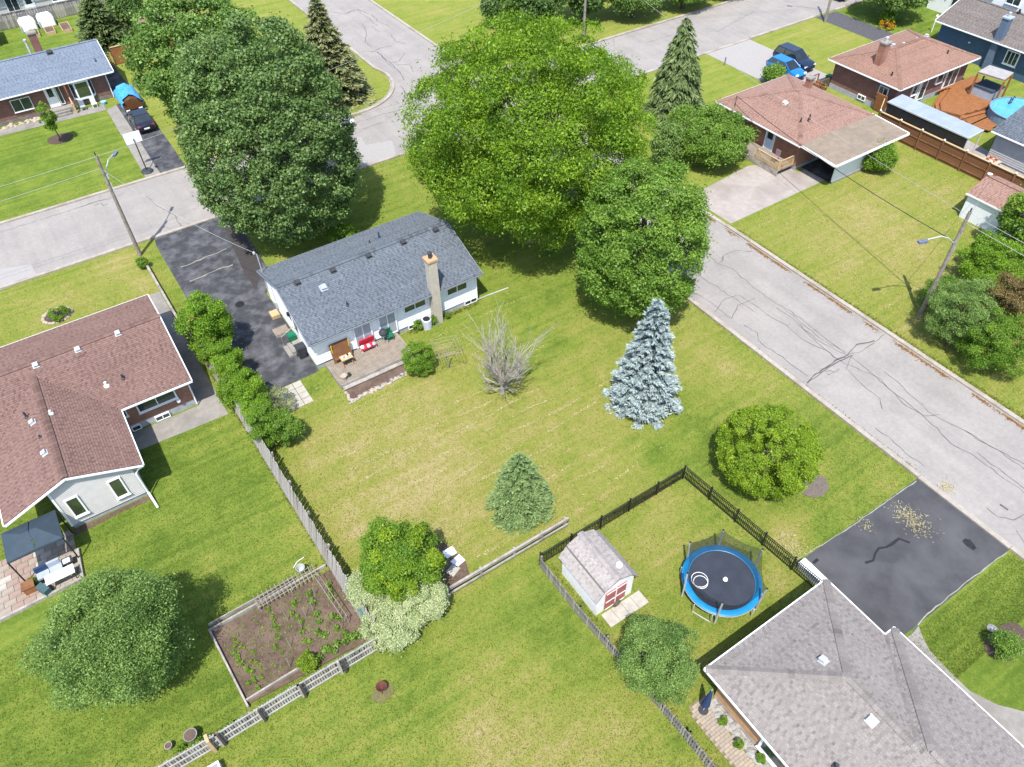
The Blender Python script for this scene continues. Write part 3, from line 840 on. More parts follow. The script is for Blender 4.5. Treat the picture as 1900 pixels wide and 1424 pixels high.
TEMPL = [(0, 0, .002), (1, 0, .002), (1, 0, .02), (0, 0, .02), (0, 1, -.004), (1, 1, -.004)]
TFACE = [[3, 2, 5, 4], [0, 1, 2, 3], [0, 3, 4], [1, 5, 2]]
def shingles(parent, faces, m, wd=.32, ex=.145, nparts=300, name='shingle'):
    T = tab_rows(faces, wd, ex)
    cand = []
    camv = Vector(CAM_POS)
    for i, (p, h, s, n, ww, full, _d, _r) in enumerate(T):
        if not full: continue
        u, v = px_of(p)
        if -5 < u < 1905 and -5 < v < 1429 and n.dot(camv - p) > 0:
            cand.append(((camv - p).length / max(.2, n.dot((camv - p).normalized())), i))
    cand.sort()
    pick = {i for _, i in cand[:nparts]}
    off = wloc(parent)
    if pick:
        kinds = []
        for t in (.42, .5, .58, .66, .76):
            mm = bpy.data.meshes.new('shingle')
            mm.from_pydata([(a * (wd * .64 - .006), b * (ex + .03), c) for a, b, c in TEMPL], [], TFACE)
            at_ = mm.attributes.new('tone', 'FLOAT', 'POINT'); at_.data.foreach_set('value', [t] * len(TEMPL))
            mm.materials.append(m); mm.update(); kinds.append(mm)
        for i in sorted(pick):
            p, h, s, n, ww = T[i][:5]
            o = bpy.data.objects.new(name, kinds[min(4, max(0, int(rnd.gauss(2.2, 1.3))))]); col.objects.link(o)
            o.parent = parent
            mm = Matrix((h, s, n)).transposed().to_4x4(); mm.translation = p - off
            o.matrix_local = mm
    vs_, fs_, tn = [], [], []
    for i, (p, h, s, n, ww, _f, dk_, rt_) in enumerate(T):
        if i in pick: continue
        k = len(vs_)
        for a, b, c in TEMPL:
            vs_.append(tuple(p - off + h * (a * (ww - .006)) + s * (b * (ex + .03)) + n * c))
        fs_ += [[k + j for j in f] for f in TFACE]
        tn += [min(1, max(0, rnd.gauss(.33 if dk_ else .56, .08) + rt_))] * len(TEMPL)
    if vs_:
        mm = bpy.data.meshes.new('shingle'); mm.from_pydata(vs_, [], fs_)
        at_ = mm.attributes.new('tone', 'FLOAT', 'POINT'); at_.data.foreach_set('value', tn)
        mm.materials.append(m); mm.update()
        link(name, mm, parent, 'stuff')

def roof(house, faces, um, sm, thick=.14, nparts=0, fascia=(), caps=(), wd=.32, ex=.145, fm=None, cover=True, fw=.06):
    b = MB()
    for P in faces: b.slab(P, thick)
    rf = b.build('roof', um, house)
    if cover: shingles(rf, faces, sm, wd, ex, nparts)
    for p, q_ in fascia:
        p, q_ = Vector(p), Vector(q_)
        MB().beam(p + Vector((0, 0, -.075)), q_ + Vector((0, 0, -.075)), fw, .115).build('fascia', fm or TRIM, rf)
    off = wloc(rf)
    for p, q_ in caps:
        vs_, fs_, tn = [], [], []
        p, q_ = Vector(p), Vector(q_); d = q_ - p; n = max(1, int(d.length / .26)); u = d.normalized()
        sd_ = u.cross(Vector((0, 0, 1))).normalized()
        for k in range(n):
            a = p + d * (k / n); c = a + u * .31
            k0 = len(vs_)
            for pt, e in ((a, .075), (c, .055)):
                vs_ += [tuple(pt - sd_ * .19 + Vector((0, 0, e - .065)) - off), tuple(pt + Vector((0, 0, e)) - off), tuple(pt + sd_ * .19 + Vector((0, 0, e - .065)) - off)]
            fs_ += [[k0, k0 + 1, k0 + 4, k0 + 3], [k0 + 1, k0 + 2, k0 + 5, k0 + 4]]
            tn += [min(1, max(0, rnd.gauss(.33, .1)))] * 6
        mm = bpy.data.meshes.new('ridge_cap'); mm.from_pydata(vs_, [], fs_)
        at_ = mm.attributes.new('tone', 'FLOAT', 'POINT'); at_.data.foreach_set('value', tn)
        mm.materials.append(sm); mm.update()
        link('ridge_cap', mm, rf)
    return rf

def gable_x(x0, x1, y0, y1, ze, zr):
    ym = (y0 + y1) / 2
    return [[(x0, y0, ze), (x1, y0, ze), (x1, ym, zr), (x0, ym, zr)], [(x0, ym, zr), (x1, ym, zr), (x1, y1, ze), (x0, y1, ze)]]
def gable_y(x0, x1, y0, y1, ze, zr):
    xm = (x0 + x1) / 2
    return [[(x0, y1, ze), (x0, y0, ze), (xm, y0, zr), (xm, y1, zr)], [(x1, y0, ze), (x1, y1, ze), (xm, y1, zr), (xm, y0, zr)]]
def hip(x0, x1, y0, y1, ze, pitch):
    lx, ly = x1 - x0, y1 - y0
    hw = min(lx, ly) / 2; zr = ze + hw * pitch
    if lx >= ly:
        a, b = (x0 + hw, (y0 + y1) / 2, zr), (x1 - hw, (y0 + y1) / 2, zr)
        F = [[(x0, y0, ze), (x1, y0, ze), b, a], [(x1, y1, ze), (x0, y1, ze), a, b], [(x0, y1, ze), (x0, y0, ze), a], [(x1, y0, ze), (x1, y1, ze), b]]
        hips = [((x0, y0, ze), a), ((x0, y1, ze), a), ((x1, y0, ze), b), ((x1, y1, ze), b), (a, b)]
    else:
        a, b = ((x0 + x1) / 2, y0 + hw, zr), ((x0 + x1) / 2, y1 - hw, zr)
        F = [[(x1, y0, ze), (x1, y1, ze), b, a], [(x0, y1, ze), (x0, y0, ze), a, b], [(x0, y0, ze), (x1, y0, ze), a], [(x1, y1, ze), (x0, y1, ze), b]]
        hips = [((x0, y0, ze), a), ((x1, y0, ze), a), ((x0, y1, ze), b), ((x1, y1, ze), b), (a, b)]
    return F, hips

def roof_vent(house, p, m=None, s=.34, slope=(0, 0), light=False):
    """a low square vent on its flashing"""
    t = Vector((slope[0], slope[1], 1)).normalized()
    a = Vector((1, 0, 0)); a = (a - t * a.dot(t)).normalized(); b_ = t.cross(a)
    M3 = Matrix((a, b_, t)).transposed()
    b = MB()
    b.obox(Vector(p) + t * .03, (s * 1.5, s * 1.5, .03), M3, 1)
    b.obox(Vector(p) + t * .11, (s, s, .14), M3, 0)
    b.obox(Vector(p) + t * .195, (s * 1.12, s * 1.12, .03), M3, 0)
    return b.build('roof_vent', [m or DARK, GALV if light else (m or DARK)], house)
def roof_pipe(house, p, r=.055, h=.35, m=None):
    b = MB(); b.lathe([(r * 2.2, -.05), (r * 2.0, .05), (r, .1), (r, h)], p, 10)
    return b.build('vent_pipe', m or DARK, house)
def chimney(house, x, y, w_, d_, z0, z1, m, capm, flue=True, flue_m=None):
    ch = B(x - w_ / 2, x + w_ / 2, y - d_ / 2, y + d_ / 2, z0, z1, 'chimney', m, house)
    B(x - w_ / 2 - .08, x + w_ / 2 + .08, y - d_ / 2 - .08, y + d_ / 2 + .08, z1 + .002, z1 + .15, 'chimney_cap', capm, ch)
    if flue: MB().lathe([(.13, 0), (.13, .28), (.16, .3), (.16, .42), (.0, .48)], (x, y, z1 + .15), 12).build('flue', flue_m or DARK, ch)
    return ch
def downspout(house, pts, m=None, r=.05):
    return MB().tube(pts, r, 4).build('downspout', m or TRIM, house)

# ------------------------------------------------------------------ white bungalow in the middle
H = thing('bungalow', 'white bungalow with slate grey gable roof and tall cream chimney behind the tan deck', 'house', (14.7, 41.7, 0))
ze, zr, ymid = 2.78, 4.45, 41.65
kf = (zr - ze) / (ymid - 36.95)
B(8.42, 20.93, 37.52, 45.88, 0, .45, 'foundation', PARGE, H)
B(8.4, 20.95, 37.5, 45.9, .45, 2.62, 'wall', SIDING_W, H)
MB().vprism([(37.5, 2.62), (45.9, 2.62), (45.9, 2.82), (ymid, zr - .16), (37.5, 2.82)], 'x', 8.41, 20.94).build('gable_wall', SIDING_W, H)
siding(H, 'x', 8.4, -1, .45, 4.1, lambda z: [(37.5 + max(0, (z - 2.75) / kf), 45.9 - max(0, (z - 2.75) / kf))], .2, SIDING_W)
siding(H, 'y', 37.5, -1, .45, 2.6, lambda z: ([(8.4, 20.95)] if z < 1.25 else [(14.6, 20.95)]), .2, SIDING_W)
MB().box(8.42, 14.6, 37.44, 37.5, 1.27, 2.6).build('wall_panel', WHITE, H)
F = gable_x(8.12, 21.18, 36.95, 46.35, ze, zr)
roof(H, F, U_GREY, ROOF_GREY, .13, 300, [((8.12, 36.9, ze), (21.18, 36.9, ze)), ((8.12, 46.4, ze), (21.18, 46.4, ze)), ((8.07, 36.95, ze), (8.07, ymid, zr)), ((8.07, ymid, zr), (8.07, 46.35, ze)), ((21.23, 36.95, ze), (21.23, ymid, zr)), ((21.23, ymid, zr), (21.23, 46.35, ze))],
     [((8.12, ymid, zr), (21.18, ymid, zr))], fm=mat('grey_drip_edge', (.2, .22, .25), (.16, .18, .2)), fw=.05)
window(H, 'y', 37.47, 15.15, 16.75, 1.75, 2.35, -1, 2, GLASS_G); window(H, 'y', 37.47, 18.55, 20.1, 1.7, 2.35, -1, 2, GLASS_G)
for a in (15.3, 19.9): window(H, 'y', 37.5, a, a + .95, .12, .42, -1, 2, GLASS, False, .04)
for a in (11.35, 13.2):
    f_ = window(H, 'y', 37.43, a, a + 1.15, .55, 2.4, -1, 2, mat('curtained_glass', (.30, .34, .38), (.24, .27, .31), 1.5, .15, .6), False, .08, 'patio_door')
chimney(H, 17.42, 37.18, .62, .62, 0, 5.45, CREAM, mat('terracotta_cap', (.50, .30, .17), (.4, .24, .14), 4), True)
for p in ((9.49,41.34,4.33), (12.02,41.25,4.3), (14.73,41.32,4.32), (17.43,41.34,4.33), (20.05,41.34,4.33)):
    roof_vent(H, p, DARK, .3, (0, -.355))
roof_vent(H, (10.84,40.33,3.97), GREY_F, .34, (0, -.355))
roof_pipe(H, (11.63,38.49,3.31), .05, .4); roof_pipe(H, (16.6, 43.6, 3.75), .06, .5, NAVY_F); roof_pipe(H, (15.7, 43.3, 3.85), .05, .25)
downspout(H, [(20.8, 36.95, 2.65), (20.9, 37.3, 2.45), (20.92, 37.42, 2.3), (20.92, 37.42, .25)], TRIM)
MB().tube([(20.95, 37.4, .18), (21.93,37.6,0), (23.66,37.47,0)], .045, 6).build('downspout_extension', GALV, H)
mast = MB().tube([(8.3, 45.6, 1.6), (8.3, 45.6, 4.6), (8.15, 45.6, 4.75)], .04, 6).lathe([(.09, 0), (.09, .12), (.03, .2)], (8.15, 45.6, 4.7), 8).build('service_mast', GALV, H)
MB().tube([(8.35, 44.4, 2.9), (8.33, 44.2, .9)], .03, 6).box(8.2, 8.4, 44.05, 44.35, .8, 1.3).build('electric_meter', GALV, H)
MB().obox((8.28, 41.2, 2.3), (.18, .2, .26)).tube([(8.3, 41.2, 2.2), (8.33, 40.9, 1.9)], .03, 6).build('wall_lamp', BLACK, H)
door(H, 'x', 8.36, 39.7, 40.6, .55, 2.5, -1)
# stoop and side bits
st = thing('entry_steps', 'concrete stoop with wooden rails at the side door of the white bungalow', 'steps', (7.9, 40.2, 0))
for k, (x0, x1) in enumerate(((7.2, 8.35), (7.5, 8.35), (7.8, 8.35))): B(x0, x1, 39.55 + .05 * k, 40.75 - .05 * k, .18 * k + .01, .18 * (k + 1), 'step', CONC, st)
MB().tube([(7.3, 40.85, .02), (7.3, 40.85, .95), (8.3, 40.85, 1.45)], .03, 6).tube([(7.85, 40.85, .3), (7.85, 40.85, 1.2)], .025, 6).build('handrail', WOOD_G, st)
pf = thing('side_platform', 'low unpainted wooden landing beside the white bungalow wall', 'platform', (7.6, 42.4, 0))
for k in range(8): B(7.2 + .13 * k, 7.32 + .13 * k, 42.0, 42.8, .2, .24, 'plank', WOOD_T, pf)
MB().box(7.2, 8.25, 42.0, 42.06, .02, .2).box(7.2, 8.25, 42.74, 42.8, .02, .2).build('joist', WOOD_G, pf)
pl = thing('planter_box', 'tan wooden planter box with yellow-green plants by the bungalow side wall', 'planter', (7.8, 44.4, 0))
MB().box(7.7, 8.3, 44.0, 44.7, 0, .3).build('box', WOOD_Y, pl)

# deck in front of it
dk = thing('deck', 'weathered tan plank deck along the front of the white bungalow', 'deck', (11.5, 36.1, 0))
n_ = 34
for k in range(n_):
    x0 = 8.95 + k * (5.3 / n_)
    B(x0 + .006, x0 + 5.3 / n_ - .006, 34.95 + .0, 37.38, .36 + rnd.uniform(-.004, .004), .40, 'deck_plank', WOOD_T, dk)
MB().box(8.95, 14.25, 34.9, 34.945, .1, .385).box(8.9, 8.945, 34.9, 37.38, .02, .385).box(14.255, 14.3, 34.9, 37.38, .02, .385).build('rim_joist', WOOD_G, dk)
B(9.0, 14.2, 34.55, 34.85, .15, .2, 'step_tread', WOOD_G, dk); B(9.05, 14.15, 34.75, 34.86, .02, .15, 'step_riser', mat('dark_wood', (.07, .05, .045)), dk)
gb = thing('flower_bed', 'strip of bare soil edged with rubble stones below the tan deck', 'flower bed', (11.2, 34.1, 0))
MB().slab([(8.9, 33.55, .05), (13.3, 33.85, .05), (13.3, 34.6, .07), (8.95, 34.6, .07)], .05).build('soil', SOIL, gb)
rockm = []
for k in range(5):
    b = MB()
    ring = [(1, -.4), (.95, .1), (.6, .5)]
    for q_ in range(1): b.lathe([(.5 * rnd.uniform(.8, 1), 0), (.55 * rnd.uniform(.8, 1.1), .2), (.45 * rnd.uniform(.7, 1), .42), (.15, .52)], (0, 0, 0), 7)
    b.v = [(x * rnd.uniform(.8, 1.2), y * rnd.uniform(.8, 1.2), z * rnd.uniform(.85, 1.15)) for x, y, z in b.v]
    rockm.append(b.mesh('rock', (STONE, STONE, STONE_T, STONE, STONE_T)[k]))
def rock(parent, p, s, m=None, name='rock'):
    o = bpy.data.objects.new(name, m or rnd.choice(rockm)); col.objects.link(o); o.parent = parent
    o.location = Vector(p) - (wloc(parent) if parent else Vector((0, 0, 0))); o.rotation_euler = (0, 0, rnd.uniform(0, 6.3)); o.scale = (s * rnd.uniform(.8, 1.2), s * rnd.uniform(.8, 1.2), s * rnd.uniform(.6, .9))
    return o
for k in range(46):
    t_ = k / 45
    rock(gb, (8.9 + 4.2 * t_ + rnd.uniform(-.05, .05), 33.5 + .28 * t_ + rnd.uniform(-.12, .12), .02), rnd.uniform(.14, .26))
for k in range(6): rock(gb, (8.95 + rnd.uniform(-.1, .1), 33.6 + k * .17, .02), .2)

# things standing on the deck
cb = thing('swing_seat', 'rust brown panelled seat with yellow corner posts on the tan deck', 'seat', (10.0, 37.0, .4))
MB().obox((10.1, 37.12, 1.1), (1.35, .08, 1.4), Matrix.Rotation(-.3, 3, 'X')).build('back_panel', mat('rust_brown_board', (.16, .075, .03), (.12, .055, .022), 3), cb)
for x in (9.5, 10.72): MB().tube([(x, 37.15, .42), (x, 37.12, 1.85)], .035, 6).build('post', YEL_P, cb)
B(9.5, 10.7, 36.75, 37.15, .75, .82, 'seat', WOOD_B, cb)
tb = thing('wooden_table', 'small orange wooden table loaded with pale odds and ends on the tan deck', 'table', (10.1, 36.45, .4))
B(9.75, 10.55, 36.2, 36.7, 1.0, 1.05, 'table_top', WOOD_Y, tb)
for x in (9.82, 10.48):
    MB().beam((x, 36.15, .41), (x, 36.75, 1.0), .06, .05).build('leg', WOOD_O, tb); MB().beam((x + .05, 36.75, .41), (x + .05, 36.15, 1.0), .06, .05).build('leg', WOOD_O, tb)
for k in range(5):
    c_ = (9.87 + .14 * k, 36.45 + rnd.uniform(-.1, .1), 1.05)
    tag(MB().lathe([(.05, 0), (.07, .05), (.06, .12), (.04, .16)], c_, 8).build('pot', (WHITE, GREY_F, WHITE, DARK, WHITE)[k]), 'small pot, ' + ('first', 'second', 'third', 'fourth', 'fifth')[k] + ' from the left on the orange deck table', 'pot', 'pots on the deck table')
rl = thing('cushioned_lounger', 'red lounge chair heaped with red and white cloths on the tan deck', 'lounger', (11.9, 37.0, .4))
B(11.4, 12.5, 36.75, 37.2, .62, .72, 'seat', RED_P, rl)
MB().obox((12.0, 37.25, .95), (1.1, .08, .5), Matrix.Rotation(.25, 3, 'X')).build('backrest', RED_P, rl)
for x in (11.45, 12.45):
    for y in (36.8, 37.15): MB().tube([(x, y, .41), (x, y, .62)], .025, 6).build('leg', WHITE, rl)
for k in range(5): tag(MB().lathe([(.14, 0), (.17, .06), (.1, .15), (.02, .18)], (11.55 + .2 * k, 36.95 + rnd.uniform(-.1, .1), .72), 8).build('folded_cloth', (WHITE, RED_P, WHITE, RED_P, GREY_F)[k]), 'crumpled cloth, ' + ('first', 'second', 'third', 'fourth', 'fifth')[k] + ' from the left on the red lounge chair', 'cloth', 'cloths on the red lounger')
gc = thing('garden_chair', 'green plastic armchair on the right end of the tan deck', 'chair', (13.55, 36.95, .4))
B(13.35, 13.8, 36.75, 37.15, .78, .83, 'seat', GREEN_P, gc); MB().obox((13.58, 37.2, 1.08), (.46, .05, .5), Matrix.Rotation(.2, 3, 'X')).build('backrest', GREEN_P, gc)
for x in (13.37, 13.78):
    for y in (36.78, 37.12): MB().tube([(x, y, .41), (x, y, .78)], .025, 6).build('leg', GREEN_P, gc)
    B(x - .03, x + .03, 36.75, 37.18, 1.0, 1.04, 'armrest', GREEN_P, gc)
bq = thing('kettle_barbecue', 'black lidded kettle barbecue beside the green chair on the deck', 'barbecue', (13.2, 37.05, .4))
MB().lathe([(.05, .55), (.28, .68), (.3, .8), (.3, .84), (.2, 1.0), (.05, 1.06)], (13.2, 37.05, .4), 14).build('bowl', DARK, bq)
for a in range(3): MB().tube([(13.2 + .15 * math.cos(a * 2.1), 37.05 + .15 * math.sin(a * 2.1), 1.0), (13.2 + .28 * math.cos(a * 2.1), 37.05 + .28 * math.sin(a * 2.1), .41)], .018, 6).build('leg', GALV, bq)
def pot(p, r, h, m, label, plant=None):
    o = thing('plant_pot', label, 'pot', p)
    MB().lathe([(r * .7, 0), (r, h), (r * 1.08, h), (r * 1.08, h + .04), (r * .9, h + .04), (r * .88, h)], p, 14).build('pot_body', m, o)
    return o
pot((9.35, 35.25, .4), .2, .32, STONE_T, 'round beige stone pot on the front left corner of the deck')
pot((9.75, 35.3, .4), .1, .25, DARK, 'slim dark vase beside the beige pot on the deck')
ac = thing('air_conditioner', 'round pale grey air conditioner unit standing by the cream chimney', 'air conditioner', (16.53,37.06,0))
MB().lathe([(.36, 0), (.36, .72), (.34, .76)], (16.53,37.06,0), 20).build('casing', mat('ac_grey', (.45, .46, .53), (.4, .41, .48), 6), ac)
MB().lathe([(.26, .765), (.26, .78), (.04, .79)], (16.53,37.06,0), 16).build('fan_grille', BLACK, ac)

def bin_(p, m, lidm, label, w_=.55):
    o = thing('wheelie_bin', label, 'bin', p)
    x, y, z = p
    MB().add([(x - w_ * .4, y - w_ * .4, z + .05), (x + w_ * .4, y - w_ * .4, z + .05), (x + w_ * .4, y + w_ * .4, z + .05), (x - w_ * .4, y + w_ * .4, z + .05), (x - w_ / 2, y - w_ / 2, z + .95), (x + w_ / 2, y - w_ / 2, z + .95), (x + w_ / 2, y + w_ / 2, z + .95), (x - w_ / 2, y + w_ / 2, z + .95)],
             [[0, 3, 2, 1], [4, 5, 6, 7], [0, 1, 5, 4], [1, 2, 6, 5], [2, 3, 7, 6], [3, 0, 4, 7]]).build('bin_body', m, o)
    MB().box(x - w_ * .54, x + w_ * .54, y - w_ * .54, y + w_ * .54, z + .955, z + 1.0).box(x - w_ * .4, x + w_ * .4, y - w_ * .4, y + w_ * .4, z + 1.0, z + 1.05).build('lid', lidm, o)
    for sx in (-1, 1): MB().tube([(x + sx * w_ * .42, y + w_ * .45, z + .1), (x + sx * w_ * .52, y + w_ * .45, z + .1)], .1, 10).build('wheel', BLACK, o)
    return o
bin_((7.97,40.71,0), GREEN_P, GREEN_P, 'green wheeled bin against the side wall of the white bungalow', .5)
bin_((8.01,39.25,0), DARK, DARK, 'dark grey wheeled bin at the front corner of the white bungalow', .62)

# ------------------------------------------------------------------ brown roofed house at the left edge
H = thing('house', 'red brick house with brown shingle roof and a grey sided wing at the left edge', 'house', (-7, 41, 0))
ze, zr = 2.75, 4.45; y0, y1 = 38.2, 48.15; ym = (y0 + y1) / 2; k1 = (zr - ze) / (ym - y0)
wz, wx0, wx1, wy = 4.15, -10.5, -3.4, 33.25; xm = (wx0 + wx1) / 2; k2 = (wz - ze) / (xm - wx0)
yv = y0 + (wz - ze) / k1
B(-25, .58, 38.97, 47.6, 0, .55, 'foundation', PARGE, H)
B(-25, .6, 38.95, 47.6, .55, 2.75, 'wall', BRICK_R, H)
MB().vprism([(38.95, 2.75), (47.6, 2.75), (ym, zr - .2)], 'x', .2, .6).build('gable_wall', BRICK_R, H)
B(-8.05, -4, 33.52, 38.94, 0, .35, 'foundation', PARGE, H)
MB().box(-8.05, -4, 33.5, 38.94, .35, 2.72).build('wing_wall', SIDING_G, H)
MB().vprism([(-8.05, 2.72), (-4, 2.72), (-4, 2.85), (xm, wz - .2), (-8.05, wz - .2 - .4)], 'y', 33.51, 33.7).build('wing_gable', SIDING_G, H)
siding(H, 'y', 33.5, -1, .35, 3.85, lambda z: [(max(-8.05, wx0 + .3 + max(0, z - 2.75) / k2), min(-4, wx1 - .3 - max(0, z - 2.75) / k2))], .13, SIDING_G)
B(-8.12, -8.0, 33.42, 33.52, .3, 3.5, 'corner_post', WHITE, H)
B(-10.2, -8.06, 36.9, 37.0, 0, 2.7, 'porch_wall', BRICK_D, H)
window(H, 'y', 33.48, -5.35, -4.8, .95, 2.35, -1, 1, GLASS_G, True, .08); window(H, 'y', 33.48, -7.6, -7.05, .95, 2.35, -1, 1, GLASS_G, True, .08)
window(H, 'y', 38.95, -2.55, -.35, 1.35, 2.05, -1, 2, GLASS, True, .09); window(H, 'y', 38.95, -3.75, -3.3, 1.5, 2.05, -1, 1, GLASS, True, .07)
window(H, 'y', 38.95, -1.95, -1.15, .08, .4, -1, 2, GLASS, False, .05); window(H, 'y', 38.95, -3.4, -2.95, .1, .4, -1, 1, GLASS, False, .05)
MB().lathe([(.12, -.1), (.14, 0), (.1, .1), (.02, .12)], (-.3, 38.82, 1.05), 10).build('dryer_vent', WHITE, H)
faces = [
    [(-25, ym, zr), (.85, ym, zr), (.85, y1, ze), (-25, y1, ze)],
    [(wx1, y0, ze), (.85, y0, ze), (.85, ym, zr), (-25, ym, zr), (-25, y0, ze), (wx0, y0, ze), (xm, yv, wz)],
    [(wx1, wy, ze), (wx1, y0, ze), (xm, yv, wz), (xm, wy, wz)],
    [(wx0, y0, ze), (wx0, wy, ze), (xm, wy, wz), (xm, yv, wz)]]
roof(H, faces, U_BROWN, ROOF_BROWN, .13, 300,
     [((wx1, y0 - .06, ze), (.9, y0 - .06, ze)), ((-25, y1 + .06, ze), (.9, y1 + .06, ze)), ((.9, y0, ze), (.9, ym, zr)), ((.9, ym, zr), (.9, y1, ze)), ((wx1 + .06, wy, ze), (wx1 + .06, y0, ze)), ((wx0 - .06, wy, ze), (wx0 - .06, y0, ze)),
      ((wx0, wy - .06, ze), (xm, wy - .06, wz)), ((xm, wy - .06, wz), (wx1, wy - .06, ze))],
     [((-25, ym, zr), (.85, ym, zr)), ((xm, wy, wz), (xm, yv, wz))])
for p in ((-6.57,42.88,4.35), (-4.16,42.87,4.35), (-1.75,42.95,4.38)): roof_vent(H, p, PALE_V, .25, (0, -.3417), True)
roof_pipe(H, (-2.54,39.98,3.36), .06, .35, DARK); roof_pipe(H, (-3.53,39.95,3.35), .08, .3, WHITE)
for p in ((-7.65,38.65,3.88), (-7.5,35.82,3.93)): roof_vent(H, p, PALE_V, .24, (-.394, 0), True)
roof_pipe(H, (-7.91,39.42,3.77), .06, .45, DARK); roof_pipe(H, (-6.64,38.63,4.03), .07, .25, WHITE); roof_pipe(H, (-7.51,37.2,3.93), .05, .2, DARK)
downspout(H, [(.75, 38.15, 2.65), (.62, 38.6, 2.4), (.62, 38.85, 2.2), (.62, 38.85, .15)])
downspout(H, [(-3.4, 33.2, 2.65), (-3.75, 33.4, 2.35), (-3.93, 33.42, 2.1), (-3.9, 33.36, .35), (-3.75, 32.2, .1)], TRIM, .06)
# ------------------------------------------------------------------ blue roofed house, upper left
H = thing('house', 'dark brick bungalow with a pale blue roof and white bay window at the upper left', 'house', (-2, 91, 0))
ze, zr, y0, y1 = 2.85, 4.55, 86.5, 95.5; ym = 91
B(-14, 6.9, 87.22, 94.8, 0, .5, 'foundation', STONE_F, H)
B(-14, 6.92, 87.2, 94.8, .5, 2.8, 'wall', BRICK_D, H)
MB().vprism([(87.2, 2.8), (94.8, 2.8), (ym, zr - .2)], 'x', 6.6, 6.91).build('gable_wall', SIDING_W, H)
roof(H, gable_x(-14.5, 7.65, y0, y1, ze, zr), U_BLUE, ROOF_BLUE, .13, 0, [((-14.5, y0 - .06, ze), (7.65, y0 - .06, ze)), ((7.7, y0, ze), (7.7, ym, zr)), ((7.7, ym, zr), (7.7, y1, ze))], [((-14.5, ym, zr), (7.65, ym, zr))], .34, .16)
chimney(H, 2.2, 91.9, .75, .6, 3.8, 6.1, BRICK_D, CONC, False)
MB().lathe([(.12, 0), (.12, 1.2), (.17, 1.25), (.17, 1.4)], (1.4, 92.2, 4.2), 10).build('flue', GALV, H)
roof_vent(H, (3.0, 90.6, 4.42), DARK, .4, (0, -.378)); roof_pipe(H, (6.6, 88.2, 3.5), .05, .3)
bay = MB().prism([(3.2, 87.2), (5.35, 87.2), (5.0, 86.75), (3.6, 86.75)], .75, 2.6).build('bay_window', TRIM, H)
B(3.72, 4.88, 86.72, 86.76, 1.0, 2.4, 'pane', GLASS_G, bay)
for s_, x0, x1 in ((1, 3.26, 3.54), (-1, 5.29, 5.06)):
    MB().add([(x0, 87.1, 1.0), (x1, 86.74, 1.0), (x1, 86.74, 2.4), (x0, 87.1, 2.4)], [[0, 1, 2, 3]]).build('pane', GLASS_B, bay)
window(H, 'y', 87.2, -2.3, -.6, 1.05, 2.15, -1, 2)
door(H, 'y', 87.2, .95, 1.75, .55, 2.6, -1, WHITE); window(H, 'y', 87.2, 1.95, 2.25, .7, 2.55, -1, 1, GLASS, False, .05, 'side_light')
for x in (2.75,): downspout(H, [(6.85, 86.6, 2.7), (6.85, 87.12, 2.4), (6.85, 87.12, .1)])
po = thing('porch', 'concrete porch steps with a brown post in front of the blue roofed house', 'porch', (1.9, 86.6, 0))
B(.7, 2.9, 86.35, 87.18, 0, .5, 'landing', CONC, po); B(.7, 2.4, 86.05, 86.34, 0, .34, 'step', CONC, po); B(.7, 2.4, 85.75, 86.04, 0, .17, 'step', CONC, po)
B(2.72, 2.86, 86.4, 86.54, .5, 2.75, 'post', WOOD_B, po)
B(2.68, 2.9, 85.6, 85.8, 0, 1.1, 'rail_post', WOOD_Y, po); MB().beam((2.79, 85.7, 1.05), (2.79, 86.4, 1.4), .1, .08).build('handrail', WOOD_Y, po)
fb = thing('rock_bed', 'bed of tan rubble stones in front of the blue roofed house', 'rock bed', (-3, 87, 0))
for k in range(60): rock(fb, (rnd.uniform(-6, .4), rnd.uniform(86.3, 87.1), .0), rnd.uniform(.22, .45), rockm[2 if k % 3 else 4])
for k, (x, m_, l_) in enumerate(((3.6, GREY_F, 'pale grey metal chair by the bay window'), (4.7, WHITE, 'white garden chair left of the blue tub'))):
    o = thing('porch_chair', l_, 'chair', (x, 86.0, 0))
    B(x - .25, x + .25, 85.8, 86.2, .4, .45, 'seat', m_, o); MB().obox((x, 86.25, .7), (.5, .05, .5), Matrix.Rotation(.2, 3, 'X')).build('backrest', m_, o)
    for a in (-.22, .22):
        for c_ in (85.83, 86.17): MB().tube([(x + a, c_, 0), (x + a, c_, .4)], .02, 5).build('leg', m_, o)
o = thing('tub', 'small blue and white tub by the corner of the blue roofed house', 'tub', (5.6, 86.2, 0))
MB().lathe([(.2, 0), (.28, .3), (.25, .3)], (5.6, 86.2, 0), 12).build('tub_body', mat('sky_plastic', (.25, .5, .7), (.2, .42, .6)), o)

# ------------------------------------------------------------------ houses on the right
H = thing('house', 'red brick bungalow with rose brown hip roof and flat roofed carport', 'house', (57.5, 41, 0))
ze = 2.75; x0, x1, y0, y1 = 52.85, 62.5, 36.3, 46.5
B(53.5, 62, 36.8, 46, 0, .3, 'foundation', PARGE, H); B(53.52, 61.98, 36.82, 45.98, .3, ze - .05, 'wall', BRICK_R, H)
F, hips = hip(x0, x1, y0, y1, ze, .34)
roof(H, F, U_PINK, ROOF_PINK, .13, 0, [((x0 - .05, y0, ze), (x0 - .05, y1, ze)), ((x1 + .05, y0, ze), (x1 + .05, y1, ze)), ((x0, y1 + .05, ze), (x1, y1 + .05, ze))], hips, .34, .15)
cp = MB().slab([(53.0, 32.6, 2.62), (62.4, 32.6, 2.62), (62.4, 36.6, 2.8), (53.0, 36.6, 2.8)], .14).build('carport_roof', ROOF_FLAT, H)
